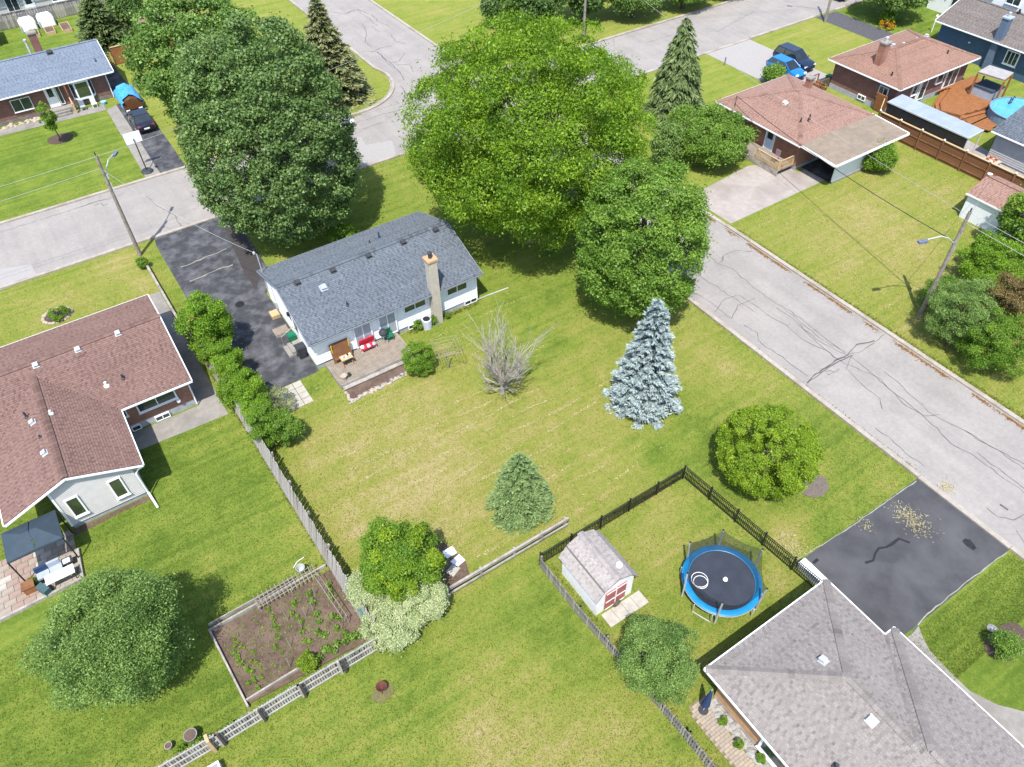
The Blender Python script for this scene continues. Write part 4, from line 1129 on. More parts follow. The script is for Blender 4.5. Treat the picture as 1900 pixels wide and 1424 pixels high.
for p, q_ in (((53.0, 32.54, 2.62), (62.4, 32.54, 2.62)), ((52.94, 32.6, 2.62), (52.94, 36.4, 2.78)), ((62.46, 32.6, 2.62), (62.46, 36.6, 2.8))):
    MB().beam((p[0], p[1], p[2] - .06), (q_[0], q_[1], q_[2] - .06), .1, .16).build('fascia', TRIM, cp)
for k in range(1, 4): B(53.1, 62.3, 32.6 + k, 32.63 + k, 2.62 + .045 * k + .003, 2.62 + .045 * k + .012, 'felt_seam', ROOF_FLAT, cp)
cw_ = B(54.4, 61.6, 33.4, 33.5, 0, 1.75, 'carport_wall', SIDING_W, H)
B(54.4, 61.6, 33.35, 33.55, 0, .2, 'carport_kerb', CONC, H)
B(54.42, 61.6, 33.42, 33.48, 2.42, 2.55, 'carport_beam', WHITE, H)
for k in range(6): B(54.4 + k * 1.42, 54.5 + k * 1.42, 33.4, 33.5, 1.75, 2.5, 'carport_post', WHITE, H)
for k in range(3): B(54.5 + k * 2.84 + .1, 54.5 + k * 2.84 + 1.2, 33.44, 33.47, 1.8, 2.4, 'carport_glazing', GLASS, H)
B(61.5, 61.6, 33.5, 36.8, 0, 2.5, 'carport_end_wall', DARK, H)
flat('carport_floor', [(54.4, 33.5), (61.5, 33.5), (61.5, 36.8), (54.4, 36.8)], .03, ASPH, None)
door(H, 'x', 53.5, 39.6, 40.5, .55, 2.6, -1, mat('pale_blue_door', (.45, .55, .68), (.4, .5, .62)))
for k, (x, y) in enumerate(((54.9, 38.4), (55.6, 38.1))): roof_pipe(H, (x, y, ze + (x - x0) * .34), .06, .4, BLACK)
roof_vent(H, (55.9, 41.2, 3.75), WHITE, .3, (-.34, 0))
chimney(H, 60.6, 42.6, .55, .5, 3.0, 4.3, BRICK_R, CONC, False)
MB().tube([(53.2, 44.5, 2.7), (53.2, 44.5, 3.9)], .03, 6).build('service_mast', BLACK, H)
d2 = thing('deck', 'tan wooden deck with railings and steps at the side door of the carport house', 'deck', (52.4, 39.6, 0))
for k in range(26): B(51.5, 53.45, 36.9 + k * .2, 37.09 + k * .2, .5, .54, 'deck_plank', WOOD_T, d2)
for k in range(2): B(51.15 - .3 * k, 51.44 - .3 * k, 40.6, 41.8, .3 - .17 * k, .35 - .17 * k, 'step_tread', WOOD_T, d2)
MB().box(51.46, 51.49, 36.9, 42.1, .05, .49).build('skirt', WOOD_G, d2)
def rail(parent, p, q_, z0, h, m, sp=.14):
    p, q_ = Vector(p), Vector(q_); d = q_ - p; n = max(2, int(d.length / sp))
    MB().beam((p.x, p.y, z0 + h), (q_.x, q_.y, z0 + h), .1, .05).build('top_rail', m, parent)
    MB().beam((p.x, p.y, z0 + .12), (q_.x, q_.y, z0 + .12), .05, .05).build('bottom_rail', m, parent)
    for k in range(n + 1):
        a = p + d * (k / n); t = .05 if k in (0, n) else .02
        B(a.x - t, a.x + t, a.y - t, a.y + t, z0, z0 + h - .03, 'baluster' if 0 < k < n else 'rail_post', m, parent)
rail(d2, (51.55, 37.0), (51.55, 39.6), .54, .9, WOOD_Y); rail(d2, (51.55, 40.9), (51.55, 42.0), .54, .9, WOOD_Y); rail(d2, (51.6, 36.95), (53.3, 36.95), .54, .9, WOOD_Y)
o = thing('deck_chair', 'dark and pink folding chair on the carport house deck', 'chair', (52.4, 38.2, .54))
MB().obox((52.4, 38.2, 1.0), (.5, .5, .06)).obox((52.65, 38.2, 1.3), (.06, .5, .6)).build('seat', mat('mauve_cloth', (.25, .18, .2), (.2, .14, .16)), o)
for a, b_ in ((-.2, -.2), (.2, -.2), (-.2, .2), (.2, .2)): MB().tube([(52.4 + a, 38.2 + b_, .55), (52.4 + a, 38.2 + b_, 1.0)], .02, 5).build('leg', BLACK, o)

H = thing('house', 'brick house with brown hip roof and a brick chimney beside the orange deck', 'house', (74.4, 42.1, 0))
ze = 2.95; x0, x1, y0, y1 = 68.1, 80.55, 37.9, 46.4
B(68.7, 80, 38.5, 45.9, 0, .5, 'foundation', PARGE, H); B(68.72, 79.98, 38.52, 45.88, .5, ze - .05, 'wall', BRICK_D, H)
F, hips = hip(x0, x1, y0, y1, ze, .36)
roof(H, F, U_PINK, ROOF_TAN, .13, 0, [((x0 - .05, y0, ze), (x0 - .05, y1, ze)), ((x0, y0 - .05, ze), (x1, y0 - .05, ze)), ((x0, y1 + .05, ze), (x1, y1 + .05, ze)), ((x1 + .05, y0, ze), (x1 + .05, y1, ze))], hips, .34, .15)
chimney(H, 69.9, 42.0, .75, .7, 3.2, 5.5, BRICK_R, CONC, True, GALV)
for p in ((72.84,42.9,4.2), (73.9,42.45,4.2), (76.19,42.55,4.1), (77.96,42.73,4)): roof_vent(H, p, PALE_V, .28, (0, 0), True)
roof_pipe(H, (77.2, 39.6, 3.5), .07, .35, BLACK); roof_pipe(H, (69.2, 39.9, 3.3), .07, .35, BLACK)
window(H, 'x', 68.7, 39.4, 40.3, 1.3, 2.3, -1, 2); window(H, 'x', 68.7, 41.5, 42.3, .3, .65, -1, 2, GLASS, False)
window(H, 'y', 38.5, 71.3, 71.9, 1.3, 2.4, -1, 1); window(H, 'y', 38.5, 72.6, 73.4, .5, 2.5, -1, 1, GLASS, False, .09, 'patio_door'); window(H, 'y', 38.5, 75.0, 75.9, 1.5, 2.3, -1, 1); window(H, 'y', 38.5, 76.6, 78.4, .6, 2.5, -1, 2, GLASS, False, .09, 'patio_door')
downspout(H, [(72.2, 37.95, 2.85), (72.2, 38.4, 2.5), (72.2, 38.44, .2)])

H = thing('house', 'dark blue sided house with grey brown gable roof in the upper right corner', 'house', (88.5, 36, 0))
ze = 3.0; B(85.6, 92.5, 18, 45.7, 0, 2.95, 'wall', SIDING_B, H)
MB().vprism([(85.6, 2.95), (92.5, 2.95), (89.05, 4.25)], 'y', 45.4, 45.68).build('gable_wall', SIDING_B, H)
roof(H, gable_y(84.9, 93.2, 17.5, 46.2, ze, 4.7), U_DK, ROOF_DK, .13, 0, [((84.85, 17.5, ze), (84.85, 46.2, ze)), ((84.9, 46.25, ze), (89.05, 46.25, 4.7)), ((89.05, 46.25, 4.7), (93.2, 46.25, ze))], [((89.05, 17.5, 4.7), (89.05, 46.2, 4.7))], .36, .17)
chimney(H, 85.5, 39.2, .8, .7, 0, 5.2, mat('blue_grey_paint', (.10, .14, .20), (.08, .115, .17)), GREY_F, True, GALV)
window(H, 'x', 85.6, 36.6, 37.8, 1.2, 2.4, -1, 3, GLASS, True, .1)
for p in ((89.0, 40, 4.75), (88.9, 38, 4.75), (88.9, 36.2, 4.72)): roof_pipe(H, p, .1, .3, BLACK)
MB().lathe([(.12, 0), (.12, .06), (.02, .1)], (85.5, 42, 1.8), 8).build('wall_lamp', WHITE, H)
H = thing('house', 'white two storey house front just beyond the grey brown gable roof', 'house', (97.5, 48, 0))
B(95, 104, 41, 53.4, 0, 5.6, 'wall', SIDING_W, H)
roof(H, gable_y(94.6, 104.4, 40.5, 53.9, 5.7, 8), U_DK, ROOF_DK, .13, 0, cover=False)
for y in (43, 46, 49): window(H, 'x', 95, y, y + 1.5, 3.2, 4.6, -1, 2)
for y in (43, 49): window(H, 'x', 95, y, y + 1.5, .8, 2.2, -1, 2)

H = thing('house', 'grey sided building with slate roof cut by the right edge', 'house', (72, 26, 0))
B(69.2, 80, 15, 28.4, 0, 2.55, 'wall', SIDING_S, H)
siding(H, 'x', 69.2, -1, .2, 2.5, lambda z: [(15, 28.4)], .19, mat('grey_board', (.36, .36, .36), (.3, .3, .31), 3))
siding(H, 'y', 28.4, 1, .2, 2.5, lambda z: [(69.2, 80)], .19, SIDING_S)
roof(H, gable_y(68.7, 81, 14.5, 28.8, 2.6, 4.6), U_GREY, ROOF_GREY, .12, 0, [((68.65, 14.5, 2.6), (68.65, 28.8, 2.6))], [], .36, .17)

# grey taupe house at the bottom right
H = thing('house', 'tan brick house with a large taupe shingle hip roof in the bottom right corner', 'house', (18.6, 0, 0))
ze, kk = 2.8, .43
A_ = (18.375, 3.375, ze + kk * 3.925); Qp = (18.375, -.025, ze + kk * 3.925); Bp = (18.7, -.35, ze + kk * 4.25); E_ = (18.7, -14, ze + kk * 4.25)
faces = [[(14.45, 7.3, ze), (14.45, -14, ze), E_, Bp, Qp, A_], [(22.3, 3.9, ze), (22.3, 7.3, ze), A_, Qp], [(22.3, 7.3, ze), (14.45, 7.3, ze), A_], [(22.95, 3.9, ze), (22.3, 3.9, ze), Qp, Bp], [(22.95, -14, ze), (22.95, 3.9, ze), Bp, E_]]
roof(H, faces, U_TAUPE, ROOF_TAUPE, .13, 300, [((14.4, -14, ze), (14.4, 7.35, ze)), ((14.4, 7.36, ze), (22.36, 7.36, ze)), ((22.36, 7.36, ze), (22.36, 3.96, ze)), ((22.36, 3.96, ze), (23.0, 3.96, ze)), ((23.0, 3.96, ze), (23.0, -14, ze))],
     [((14.45, 7.3, ze), A_), ((22.3, 7.3, ze), A_), (A_, Qp), ((22.95, 3.9, ze), Bp), ((22.3, 3.9, ze), Qp), (Bp, E_)])
MB().prism([(15.05, 6.75), (15.05, -14), (22.3, -14), (22.3, 6.75)], 0, .18).build('foundation', PARGE, H)
MB().prism([(15.06, 6.74), (15.06, -14), (22.29, -14), (22.29, 6.74)], .18, 2.75).build('wall', BRICK_T, H)
roof_vent(H, (18.32,4.48,4.02), PALE_V, .26, (0, .43), True); roof_vent(H, (17.85,1.71,4.27), PALE_V, .28, (-.43, 0), True)
roof_pipe(H, (15.71,1.38,3.35), .08, .3)
window(H, 'x', 15.05, 2.6, 3.9, .5, 2.4, -1, 1, GLASS, True, .12); window(H, 'x', 15.05, -1, .5, .9, 2.3, -1, 2)
sb = thing('flower_bed', 'bed of dark upright rocks and plants between the paver path and the tan brick wall', 'flower bed', (14.75, 4.6, 0))
MB().slab([(14.55, 2.8, .06), (15.02, 2.8, .06), (15.02, 6.6, .06), (14.55, 6.6, .06)], .05).build('soil', STONE, sb)
for k in range(13): rock(sb, (14.72 + rnd.uniform(-.12, .2), 3.2 + k * .25, .03), rnd.uniform(.28, .5), rockm[k % 2])
ppath = thing('paver_path', 'tan paver path curving past the grey picket fence beside the brick house', 'path', (14, 5, 0))
npv = 0
def in_poly(x, y, P):
    c = False
    for i in range(len(P)):
        a, b = P[i], P[(i + 1) % len(P)]
        if (a[1] > y) != (b[1] > y) and x < (b[0] - a[0]) * (y - a[1]) / (b[1] - a[1]) + a[0]: c = not c
    return c
pv_m = []
for m_ in (PAVER, PAVER_T, PAVER): pv_m.append(MB().box(-.145, .145, -.07, .07, 0, .05).mesh('paver', m_))
PP = [(15.0, 7.05), (13.75, 7.05), (13.55, 6.3), (13.6, 4.6), (13.75, 3.0), (13.9, 0.6), (15.0, .6), (15.0, 2.7), (14.5, 2.75), (14.5, 6.1), (15.0, 6.3)]
flat('sand_bed', PP, .012, mat('joint_sand', (.22, .18, .13), (.17, .14, .1), 8), ppath)
yy = 0.6; row = 0
while yy < 7.05:
    xx = 13.4 + (row % 2) * .15
    while xx < 15.0:
        if in_poly(xx, yy, PP) and npv < 300:
            o = bpy.data.objects.new('paver', pv_m[rnd.choice((0, 0, 1, 2))]); col.objects.link(o); o.parent = ppath
            o.location = (xx - 14, yy - 5, .005 + rnd.uniform(0, .006)); npv += 1
        xx += .3
    yy += .15; row += 1
um = thing('folded_parasol', 'folded navy parasol standing at the corner of the taupe roofed house', 'parasol', (14.2, 6.55, 0))
MB().lathe([(.24, 0), (.24, .08), (.04, .1)], (14.2, 6.55, 0), 12).build('base', DARK, um)
MB().tube([(14.2, 6.55, .1), (14.2, 6.55, 2.4)], .025, 6).build('pole', GALV, um)
MB().lathe([(.2, .75), (.17, 1.1), (.12, 1.7), (.05, 2.3)], (14.2, 6.55, 0), 9).build('canopy', NAVY_F, um)

# ------------------------------------------------------------------ sheds
S = thing('garden_shed', 'white gambrel roofed shed with red double doors in the trampoline yard', 'shed', (14.1, 14.45, 0))
B(12.95, 15.25, 13.05, 15.95, 0, 1.66, 'wall', WHITE, S)
prof = [(12.95, 1.66), (15.25, 1.66), (15.25, 1.72), (14.9, 2.28), (14.1, 2.62), (13.3, 2.28), (12.95, 1.72)]
MB().vprism(prof, 'y', 13.04, 13.3).vprism(prof, 'y', 15.7, 15.96).build('gambrel_wall', WHITE, S)
e0, b0, rg, b1, e1 = (12.75, 1.66), (13.25, 2.36), (14.1, 2.74), (14.95, 2.36), (15.45, 1.66)
F = []
for (xa, za), (xb, zb) in ((e0, b0), (b0, rg)): F.append([(xa, 16.05, za), (xa, 12.9, za), (xb, 12.9, zb), (xb, 16.05, zb)])
for (xa, za), (xb, zb) in ((rg, b1), (b1, e1)): F.append([(xa, 16.05, za), (xa, 12.9, za), (xb, 12.9, zb), (xb, 16.05, zb)])
roof(S, F, U_TAUPE, ROOF_SHED, .06, 0, [], [((14.1, 12.9, 2.76), (14.1, 16.05, 2.76))], .3, .15)
for x0_, x1_ in ((13.45, 14.07), (14.13, 14.75)):
    d_ = B(x0_, x1_, 12.98, 13.035, .12, 1.75, 'door', RED_D, S)
    for zz_ in (.14, .85, 1.65): B(x0_ + .02, x1_ - .02, 12.965, 12.979, zz_, zz_ + .08, 'door_trim', WHITE, d_)
B(14.075, 14.125, 12.96, 13.03, .1, 1.8, 'door_post', WHITE, S)
MB().lathe([(.12, 0), (.13, .14), (.18, .16), (.16, .24), (.02, .28)], (14.6, 13.55, 2.5), 12).build('roof_vent', WHITE, S)
stp = thing('stone_step', 'row of pale slabs laid in front of the red shed doors', 'slab', (14.2, 12.5, 0))
for k in range(4): B(13.2 + k * .62, 13.8 + k * .62, 12.1, 12.9, .01, .06, 'slab', FLAG, stp)
o = thing('wreath_ornament', 'round twig ornament leaning against the red shed doors', 'ornament', (14.15, 12.85, .06))
b = MB(); b.tube([(14.15 + .2 * math.cos(a * .4), 12.86, .3 + .2 * math.sin(a * .4)) for a in range(17)], .05, 6); b.build('ring', BARK, o)
S = thing('garden_shed', 'white metal shed with rose brown roof beside the shrubs near the right pole', 'shed', (61, 22.5, 0))
B(59.0, 62.9, 20.2, 24.2, 0, 2.2, 'wall', SIDING_W, S)
MB().vprism([(59.0, 2.2), (62.9, 2.2), (60.95, 2.95)], 'y', 24.0, 24.19).build('gable_wall', SIDING_W, S)
roof(S, gable_y(58.85, 63.05, 20.05, 24.35, 2.2, 3.1), U_PINK, ROOF_PINK, .06, 0, [((58.82, 20, 2.2), (58.82, 24.35, 2.2))], [((60.95, 20.05, 3.1), (60.95, 24.35, 3.1))], .34, .15)
MB().lathe([(.1, 0), (.12, .1), (.2, .14), (.02, .2)], (60.95, 24.2, 3.1), 12).build('roof_vent', WHITE, S)
S = thing('garden_shed', 'low shed with rose brown roof and white eaves behind the orange fence', 'shed', (15, 99, 0))
B(13.9, 18, 96.6, 101, 0, 2.1, 'wall', SIDING_W, S)
roof(S, gable_y(13.5, 18.5, 96.2, 101.5, 2.1, 3.2), U_PINK, ROOF_PINK, .08, 0, [((13.45, 96.2, 2.1), (13.45, 101.5, 2.1)), ((13.5, 96.15, 2.1), (16, 96.15, 3.2))], [], .36, .17)
S = thing('garden_shed', 'small shed with white roof edge at the far left lawn', 'shed', (-2.6, 110.4, 0))
B(-4.4, -1.0, 108.6, 112, 0, 2, 'wall', BRICK_D, S); MB().slab([(-4.7, 108.2, 2.05), (-.8, 108.2, 2.05), (-.8, 112.4, 2.2), (-4.7, 112.4, 2.2)], .1).build('roof', CONC, S)
H = thing('house', 'long grey far house with white door beyond the board fence at the top left', 'house', (5, 123, 0))
B(-20, 12.5, 117, 127, 0, 2.8, 'wall', SIDING_G, H)
roof(H, gable_x(-20.5, 13, 116.5, 127.7, 2.85, 4.8), U_DK, ROOF_DK, .13, 0, [((-20.5, 116.4, 2.85), (13, 116.4, 2.85))], [], cover=False)
window(H, 'y', 117, 6.8, 9.3, 1.0, 2.3, -1, 3); door(H, 'y', 117, 3.6, 4.6, .2, 2.3, -1, WHITE); window(H, 'y', 117, 1.6, 2.9, .5, 2.3, -1, 2)

# ------------------------------------------------------------------ fences
def picket_fence(name, label, pts, h, sp, pw, m, rails=(.25, .85), rail_side=1, post_sp=2.4, pm=None, th=.02, top='flat', post_h=.1, group=None, jit=.02, nmax=300, lean=0.):
    f = thing(name, label, 'fence', (pts[0][0], pts[0][1], 0), group)
    n_all = 0
    meshes = []
    for k in range(4):
        hh = h * (1 + rnd.uniform(-jit, jit))
        pr = [(-pw / 2, .03), (pw / 2, .03), (pw / 2, hh - (.06 if top == 'point' else 0)), (0, hh), (-pw / 2, hh - (.06 if top == 'point' else 0))] if top == 'point' else [(-pw / 2, .03), (pw / 2, .03), (pw / 2, hh - .02), (pw / 2 - .02, hh), (-pw / 2 + .02, hh), (-pw / 2, hh - .02)]
        meshes.append(MB().vprism(pr, 'y', -th / 2, th / 2).mesh('picket', m[k % len(m)] if isinstance(m, list) else m))
    pm = pm or (m[0] if isinstance(m, list) else m)
    for a, b in zip(pts[:-1], pts[1:]):
        a, b = Vector((a[0], a[1], 0)), Vector((b[0], b[1], 0)); d = b - a; L = d.length; u = d / L; nr = Vector((-u.y, u.x, 0)) * rail_side; ang = math.atan2(u.y, u.x)
        for k in range(int(L / sp)):
            o = bpy.data.objects.new('picket', rnd.choice(meshes)); col.objects.link(o); o.parent = f
            o.location = a + u * (k + .5) * sp - f.location; o.rotation_euler = (rnd.gauss(0, .012) - lean, rnd.gauss(0, .012), ang); n_all += 1
        for z in rails:
            sh_ = Vector((-u.y, u.x, 0)) * math.tan(lean) * z * h
            p = a + nr * (th / 2 + .022) + sh_; q_ = b + nr * (th / 2 + .022) + sh_
            MB().beam((p.x, p.y, z * h), (q_.x, q_.y, z * h), .04, .09).build('rail', pm, f)
        npost = max(1, int(round(L / post_sp)))
        for k in range(npost + 1):
            p = a + u * (L * k / npost) + nr * (th / 2 + .09)
            sh_ = Vector((-u.y, u.x, 0)) * math.tan(lean) * (h + post_h)
            MB().beam(p, p + sh_ + Vector((0, 0, h + post_h)), .1, .1).build('fence_post', pm, f)
    return f
picket_fence('picket_fence', 'long weathered grey board fence between the brown roofed house and the dry lawn', [(2.02, 46.5), (2.35, 39.5), (2.6, 31), (2.95, 18.4)], 1.6, .15, .125, [WOOD_G, WOOD_L, WOOD_L, WOOD_G], (.2, .8), 1, 2.4, WOOD_G, .022, 'flat', .0, None, .03, lean=.2)
lw = thing('low_wall', 'low timber edging wall running down the front lawn from the left pole', 'wall', (1.95, 51, 0))
for k in range(8): MB().beam((1.85 + .02 * k, 55.2 - k * 1.05, .22), (1.87 + .02 * k, 54.2 - k * 1.05, .22), .16, .4).build('timber', WOOD_G, lw)
picket_fence('picket_fence', 'dark grey narrow picket fence along the bottom lawn beside the white shed', [(12.2, 16.9), (12.2, 13.5), (12.5, 9.5), (12.62, 6.0), (12.7, -4)], 1.0, .145, .085, [WOOD_D, WOOD_D, WOOD_G, WOOD_D], (.25, .8), 1, 2.4, WOOD_D, .02, 'point', .0)
lf = picket_fence('rail_fence', 'weathered three rail fence backed with pickets below the vegetable garden', [(3.0, 17.62), (-1.0, 17.6), (-4.9, 17.55), (-7.6, 17.6), (-14, 17.6)], 1.3, .125, .085, [WOOD_G, WOOD_D, WOOD_G, WOOD_L], (.1, .52, .93), 1, 2.0, WOOD_L, .02, 'flat', .02)
for x in (3.0, 1.2, -.9, -2.9, -4.8): B(x - .06, x + .06, 17.38, 17.47, 0, 1.36, 'dark_post', mat('dark_wood', (.07, .05, .045)), lf)
B(-5.35, -5.2, 17.35, 17.75, 0, 1.3, 'gate_board', WOOD_Y, lf)
rf_ = thing('split_rail_fence', 'grey two rail fence running from the cream bush to the dry lawn', 'fence', (11, 18.15, 0))
for x in (7.3, 9.3, 11.4, 13.2, 14.75): B(x - .06, x + .06, 18.1, 18.22, 0, .95, 'fence_post', WOOD_G, rf_)
for z in (.35, .8):
    for xa, xb in ((7.1, 9.3), (9.3, 11.4), (11.4, 13.2), (13.2, 14.9)): MB().beam((xa + .01, 18.06, z + rnd.uniform(-.02, .02)), (xb - .01, 18.06, z + rnd.uniform(-.02, .02)), .06, .14).build('rail', WOOD_G, rf_)
B(7.1, 14.9, 18.0, 18.12, .94, .98, 'cap_rail', WOOD_G, rf_)

bf = thing('metal_fence', 'black metal bar fence round the trampoline yard', 'fence', (22.45, 17.0, 0))
bar = MB().box(-.014, .014, -.014, .014, .06, 1.1).mesh('bar', BLACK)
for a, b, n in (((12.3, 17.0), (22.42, 17.0), 92), ((22.5, 16.95), (23.25, 7.5), 86)):
    a, b = Vector((*a, 0)), Vector((*b, 0))
    for k in range(n):
        o = bpy.data.objects.new('bar', bar); col.objects.link(o); o.parent = bf; o.location = a + (b - a) * ((k + .5) / n) - bf.location
    for z in (.15, .92, 1.08): MB().beam((a.x, a.y, z), (b.x, b.y, z), .035, .035).build('rail', BLACK, bf)
    np_ = 5
    for k in range(np_ + 1):
        p = a + (b - a) * (k / np_)
        if k or a.x < 20: MB().box(p.x - .04, p.x + .04, p.y - .04, p.y + .04, 0, 1.2).box(p.x - .05, p.x + .05, p.y - .05, p.y + .05, 1.2, 1.23).build('fence_post', BLACK, bf)

pv = thing('privacy_fence', 'tall brown board fence with capped posts along the right lawn', 'fence', (65.2, 31, 0))
brd = [MB().box(-.012, .012, -.07, .07, .05, 1.8 + rnd.uniform(-.02, .02)).mesh('board', WOOD_B) for _ in range(3)]
for k in range(int((37.4 - 15) / .15)):
    y = 15.05 + k * .15
    o = bpy.data.objects.new('board', rnd.choice(brd)); col.objects.link(o); o.parent = pv; o.location = (0, y - 31, 0)
for k in range(11):
    y = 37.4 - k * 2.24
    p_ = B(65.08, 65.2 - .012 - .002, y - .06, y + .06, 0, 1.95, 'fence_post', WOOD_B, pv)
    MB().lathe([(.1, 0), (.1, .05), (.02, .12)], (65.14, y, 1.95), 8).build('post_cap', WHITE, p_)
for k in range(10):
    y = 37.4 - k * 2.24
    for z in (.25, 1.0, 1.72): B(65.14, 65.186, y - 2.18, y - .06, z, z + .09, 'rail', WOOD_B, pv)
    B(65.1, 65.3, y - 2.18, y - .06, 1.83, 1.87, 'cap_board', WOOD_Y, pv)
gt = thing('wooden_gate', 'orange board gate panels standing open beside the brick house chimney wall', 'gate', (66.3, 38.3, 0))
for k in range(9): MB().beam((65.3 + .2 * k, 37.6 + .11 * k, .9), (65.46 + .2 * k, 37.69 + .11 * k, .9), .03, 1.7 + .04 * k).build('board', WOOD_O, gt)
MB().beam((65.25, 37.52, 1.75), (67.1, 38.55, 2.1), .08, .1).build('top_rail', WOOD_Y, gt); MB().beam((65.3, 37.62, .3), (67.0, 38.5, .3), .06, .08).build('bottom_rail', WOOD_B, gt)
of = thing('board_fence', 'orange cedar board fence between the blue roofed house and the big maple', 'fence', (11, 95.2, 0))
for k in range(40): B(9.0 + k * .17, 9.16 + k * .17, 95.2, 95.23, .04, 1.85 + rnd.uniform(-.01, .01), 'board', WOOD_O, of)
for x in (9.0, 11.3, 13.6, 15.8): B(x - .06, x + .06, 95.24, 95.36, 0, 2.0, 'fence_post', WOOD_B, of)
B(8.95, 15.85, 95.15, 95.36, 1.9, 1.95, 'cap_board', WOOD_Y, of)
wg = thing('deck_gate', 'small slatted orange wooden gate at the rear corner of the blue roofed house', 'gate', (8, 95, 0))
for k in range(9): B(7.2 + k * .17, 7.3 + k * .17, 95.0, 95.03, .1, 1.3, 'slat', WOOD_O, wg)
for z in (.3, 1.2): B(7.15, 8.8, 95.04, 95.09, z, z + .09, 'rail', WOOD_Y, wg)
for x in (7.12, 8.78): B(x - .05, x + .05, 94.98, 95.08, 0, 1.5, 'post', WOOD_Y, wg)
tf = thing('board_fence', 'old grey board fence along the far garden at the top left', 'fence', (3, 113.6, 0))
tb_ = [MB().box(-.13, .13, -.012, .012, .05, 1.75 + rnd.uniform(-.04, .04)).mesh('board', m_) for m_ in (WOOD_D, WOOD_G, WOOD_D)]
for k in range(88):
    o = bpy.data.objects.new('board', rnd.choice(tb_)); col.objects.link(o); o.parent = tf; o.location = (-14 + k * .3 - 3, rnd.choice((0, .05)), 0)
for z in (.4, 1.5): B(-14.2, 12.3, 113.68, 113.72, z, z + .1, 'rail', WOOD_G, tf)
B(-14.2, 12.3, 113.54, 113.72, 1.8, 1.84, 'cap_board', WOOD_G, tf)
# ------------------------------------------------------------------ trampoline
T = thing('trampoline', 'round trampoline with bright blue edge pad and sagging safety net in the fenced yard', 'trampoline', (19.2, 10.7, 0))
cx_, cy_, r_, zt = 19.2, 10.7, 1.98, .88
def ring(rad_, z, n=40): return [(cx_ + rad_ * math.cos(2 * math.pi * k / n), cy_ + rad_ * math.sin(2 * math.pi * k / n), z) for k in range(n + 1)]
b = MB(); b.lathe([(0.0, -.012), (r_ - .3, 0), (r_ - .3, .01), (0, .0)], (cx_, cy_, zt - .02), 48); b.build('jump_mat', MAT_B, T)
MB().lathe([(r_ - .30, .015), (r_ - .25, .05), (r_ - .02, .055), (r_ + .04, .02), (r_ + .02, -.06), (r_ - .25, -.03)], (cx_, cy_, zt), 48, 0, True).build('edge_pad', BLUE_P, T, True)
MB().tube(ring(r_ + .0, zt - .1), .035, 6).build('frame_ring', GALV, T)
angs = [-78, -18, 42, 96, 152, 212]
tops = []
for k, a in enumerate(angs):
    a = rad(a + 8); ca, sa = math.cos(a), math.sin(a)
    hh = (1.35, 1.5, 1.3, 1.25, 1.55, 1.45)[k]
    P_ = [(cx_ + (r_ + .07) * ca, cy_ + (r_ + .07) * sa, .05), (cx_ + (r_ + .07) * ca, cy_ + (r_ + .07) * sa, zt), (cx_ + (r_ + .14) * ca, cy_ + (r_ + .14) * sa, zt + hh)]
    MB().tube(P_, .05, 8).build('net_pole', GALV, T); tops.append(P_[-1])
    MB().lathe([(.055, 0), (.05, .05), (.0, .07)], P_[-1], 8).build('pole_cap', BLACK, T)
for k in range(4):
    a = rad(20 + 90 * k); u = Vector((-math.sin(a), math.cos(a), 0)); c_ = Vector((cx_ + (r_ + .02) * math.cos(a), cy_ + (r_ + .02) * math.sin(a), 0))
    MB().tube([c_ - u * .5 + Vector((0, 0, zt - .1)), c_ - u * .5 + Vector((0, 0, .06)), c_ + u * .5 + Vector((0, 0, .06)), c_ + u * .5 + Vector((0, 0, zt - .1))], .03, 6).build('leg', GALV, T)
NET = netmat('safety_net', (.02, .022, .022), .5)
b = MB()
for k in range(6):
    a0, a1 = rad(angs[k] + 8), rad(angs[(k + 1) % 6] + 8 + (360 if k == 5 else 0))
    n = 7; sag = (.6, .25, .12, .15, .35, .7)[k]
    z0_, z1_ = tops[k][2], tops[(k + 1) % 6][2]
    pr = []
    for i in range(n + 1):
        t = i / n; a = a0 + (a1 - a0) * t; w_ = 4 * t * (1 - t)
        rr = r_ - .28; zt_ = z0_ + (z1_ - z0_) * t - sag * w_; ro = (r_ + .12) * (1 - .12 * w_)
        pr.append(((cx_ + rr * math.cos(a), cy_ + rr * math.sin(a), zt + .03), (cx_ + ro * math.cos(a), cy_ + ro * math.sin(a), zt_)))
    for i in range(n):
        b.sheet([pr[i][0], pr[i + 1][0], pr[i + 1][1], pr[i][1]])
b.build('net', NET, T)
for k, (dx, dy, r2) in enumerate(((-.95, .62, .42), (-1.02, .48, .36))):
    o = thing('hula_hoop', ('larger white hula hoop lying on the trampoline mat', 'smaller white hula hoop under the larger one on the trampoline')[k], 'hoop', (cx_ + dx, cy_ + dy, zt), 'hoops on the trampoline')
    z_ = zt + .03 + .03 * k
    MB().tube([(cx_ + dx + r2 * math.cos(a * .262), cy_ + dy + r2 * math.sin(a * .262), z_) for a in range(25)], .016, 6).build('hoop_ring', WHITE, o)
o = MB().lathe([(.0, 0), (.09, .03), (.13, .1), (.09, .2), (0, .24)], (cx_ + .1, cy_ - .12, zt + .0), 14).build('ball', WHITE, None, True); tag(o, 'white ball lying in the middle of the trampoline mat', 'ball')
wb = thing('storage_bench', 'long white storage bench between the black fence and the asphalt drive', 'bench', (23.6, 8.5, 0))
MB().obox((23.62, 8.4, .3), (.42, 1.7, .5)).build('chest', WHITE, wb); MB().obox((23.62, 8.4, .58), (.48, 1.76, .06)).build('lid', WHITE, wb)

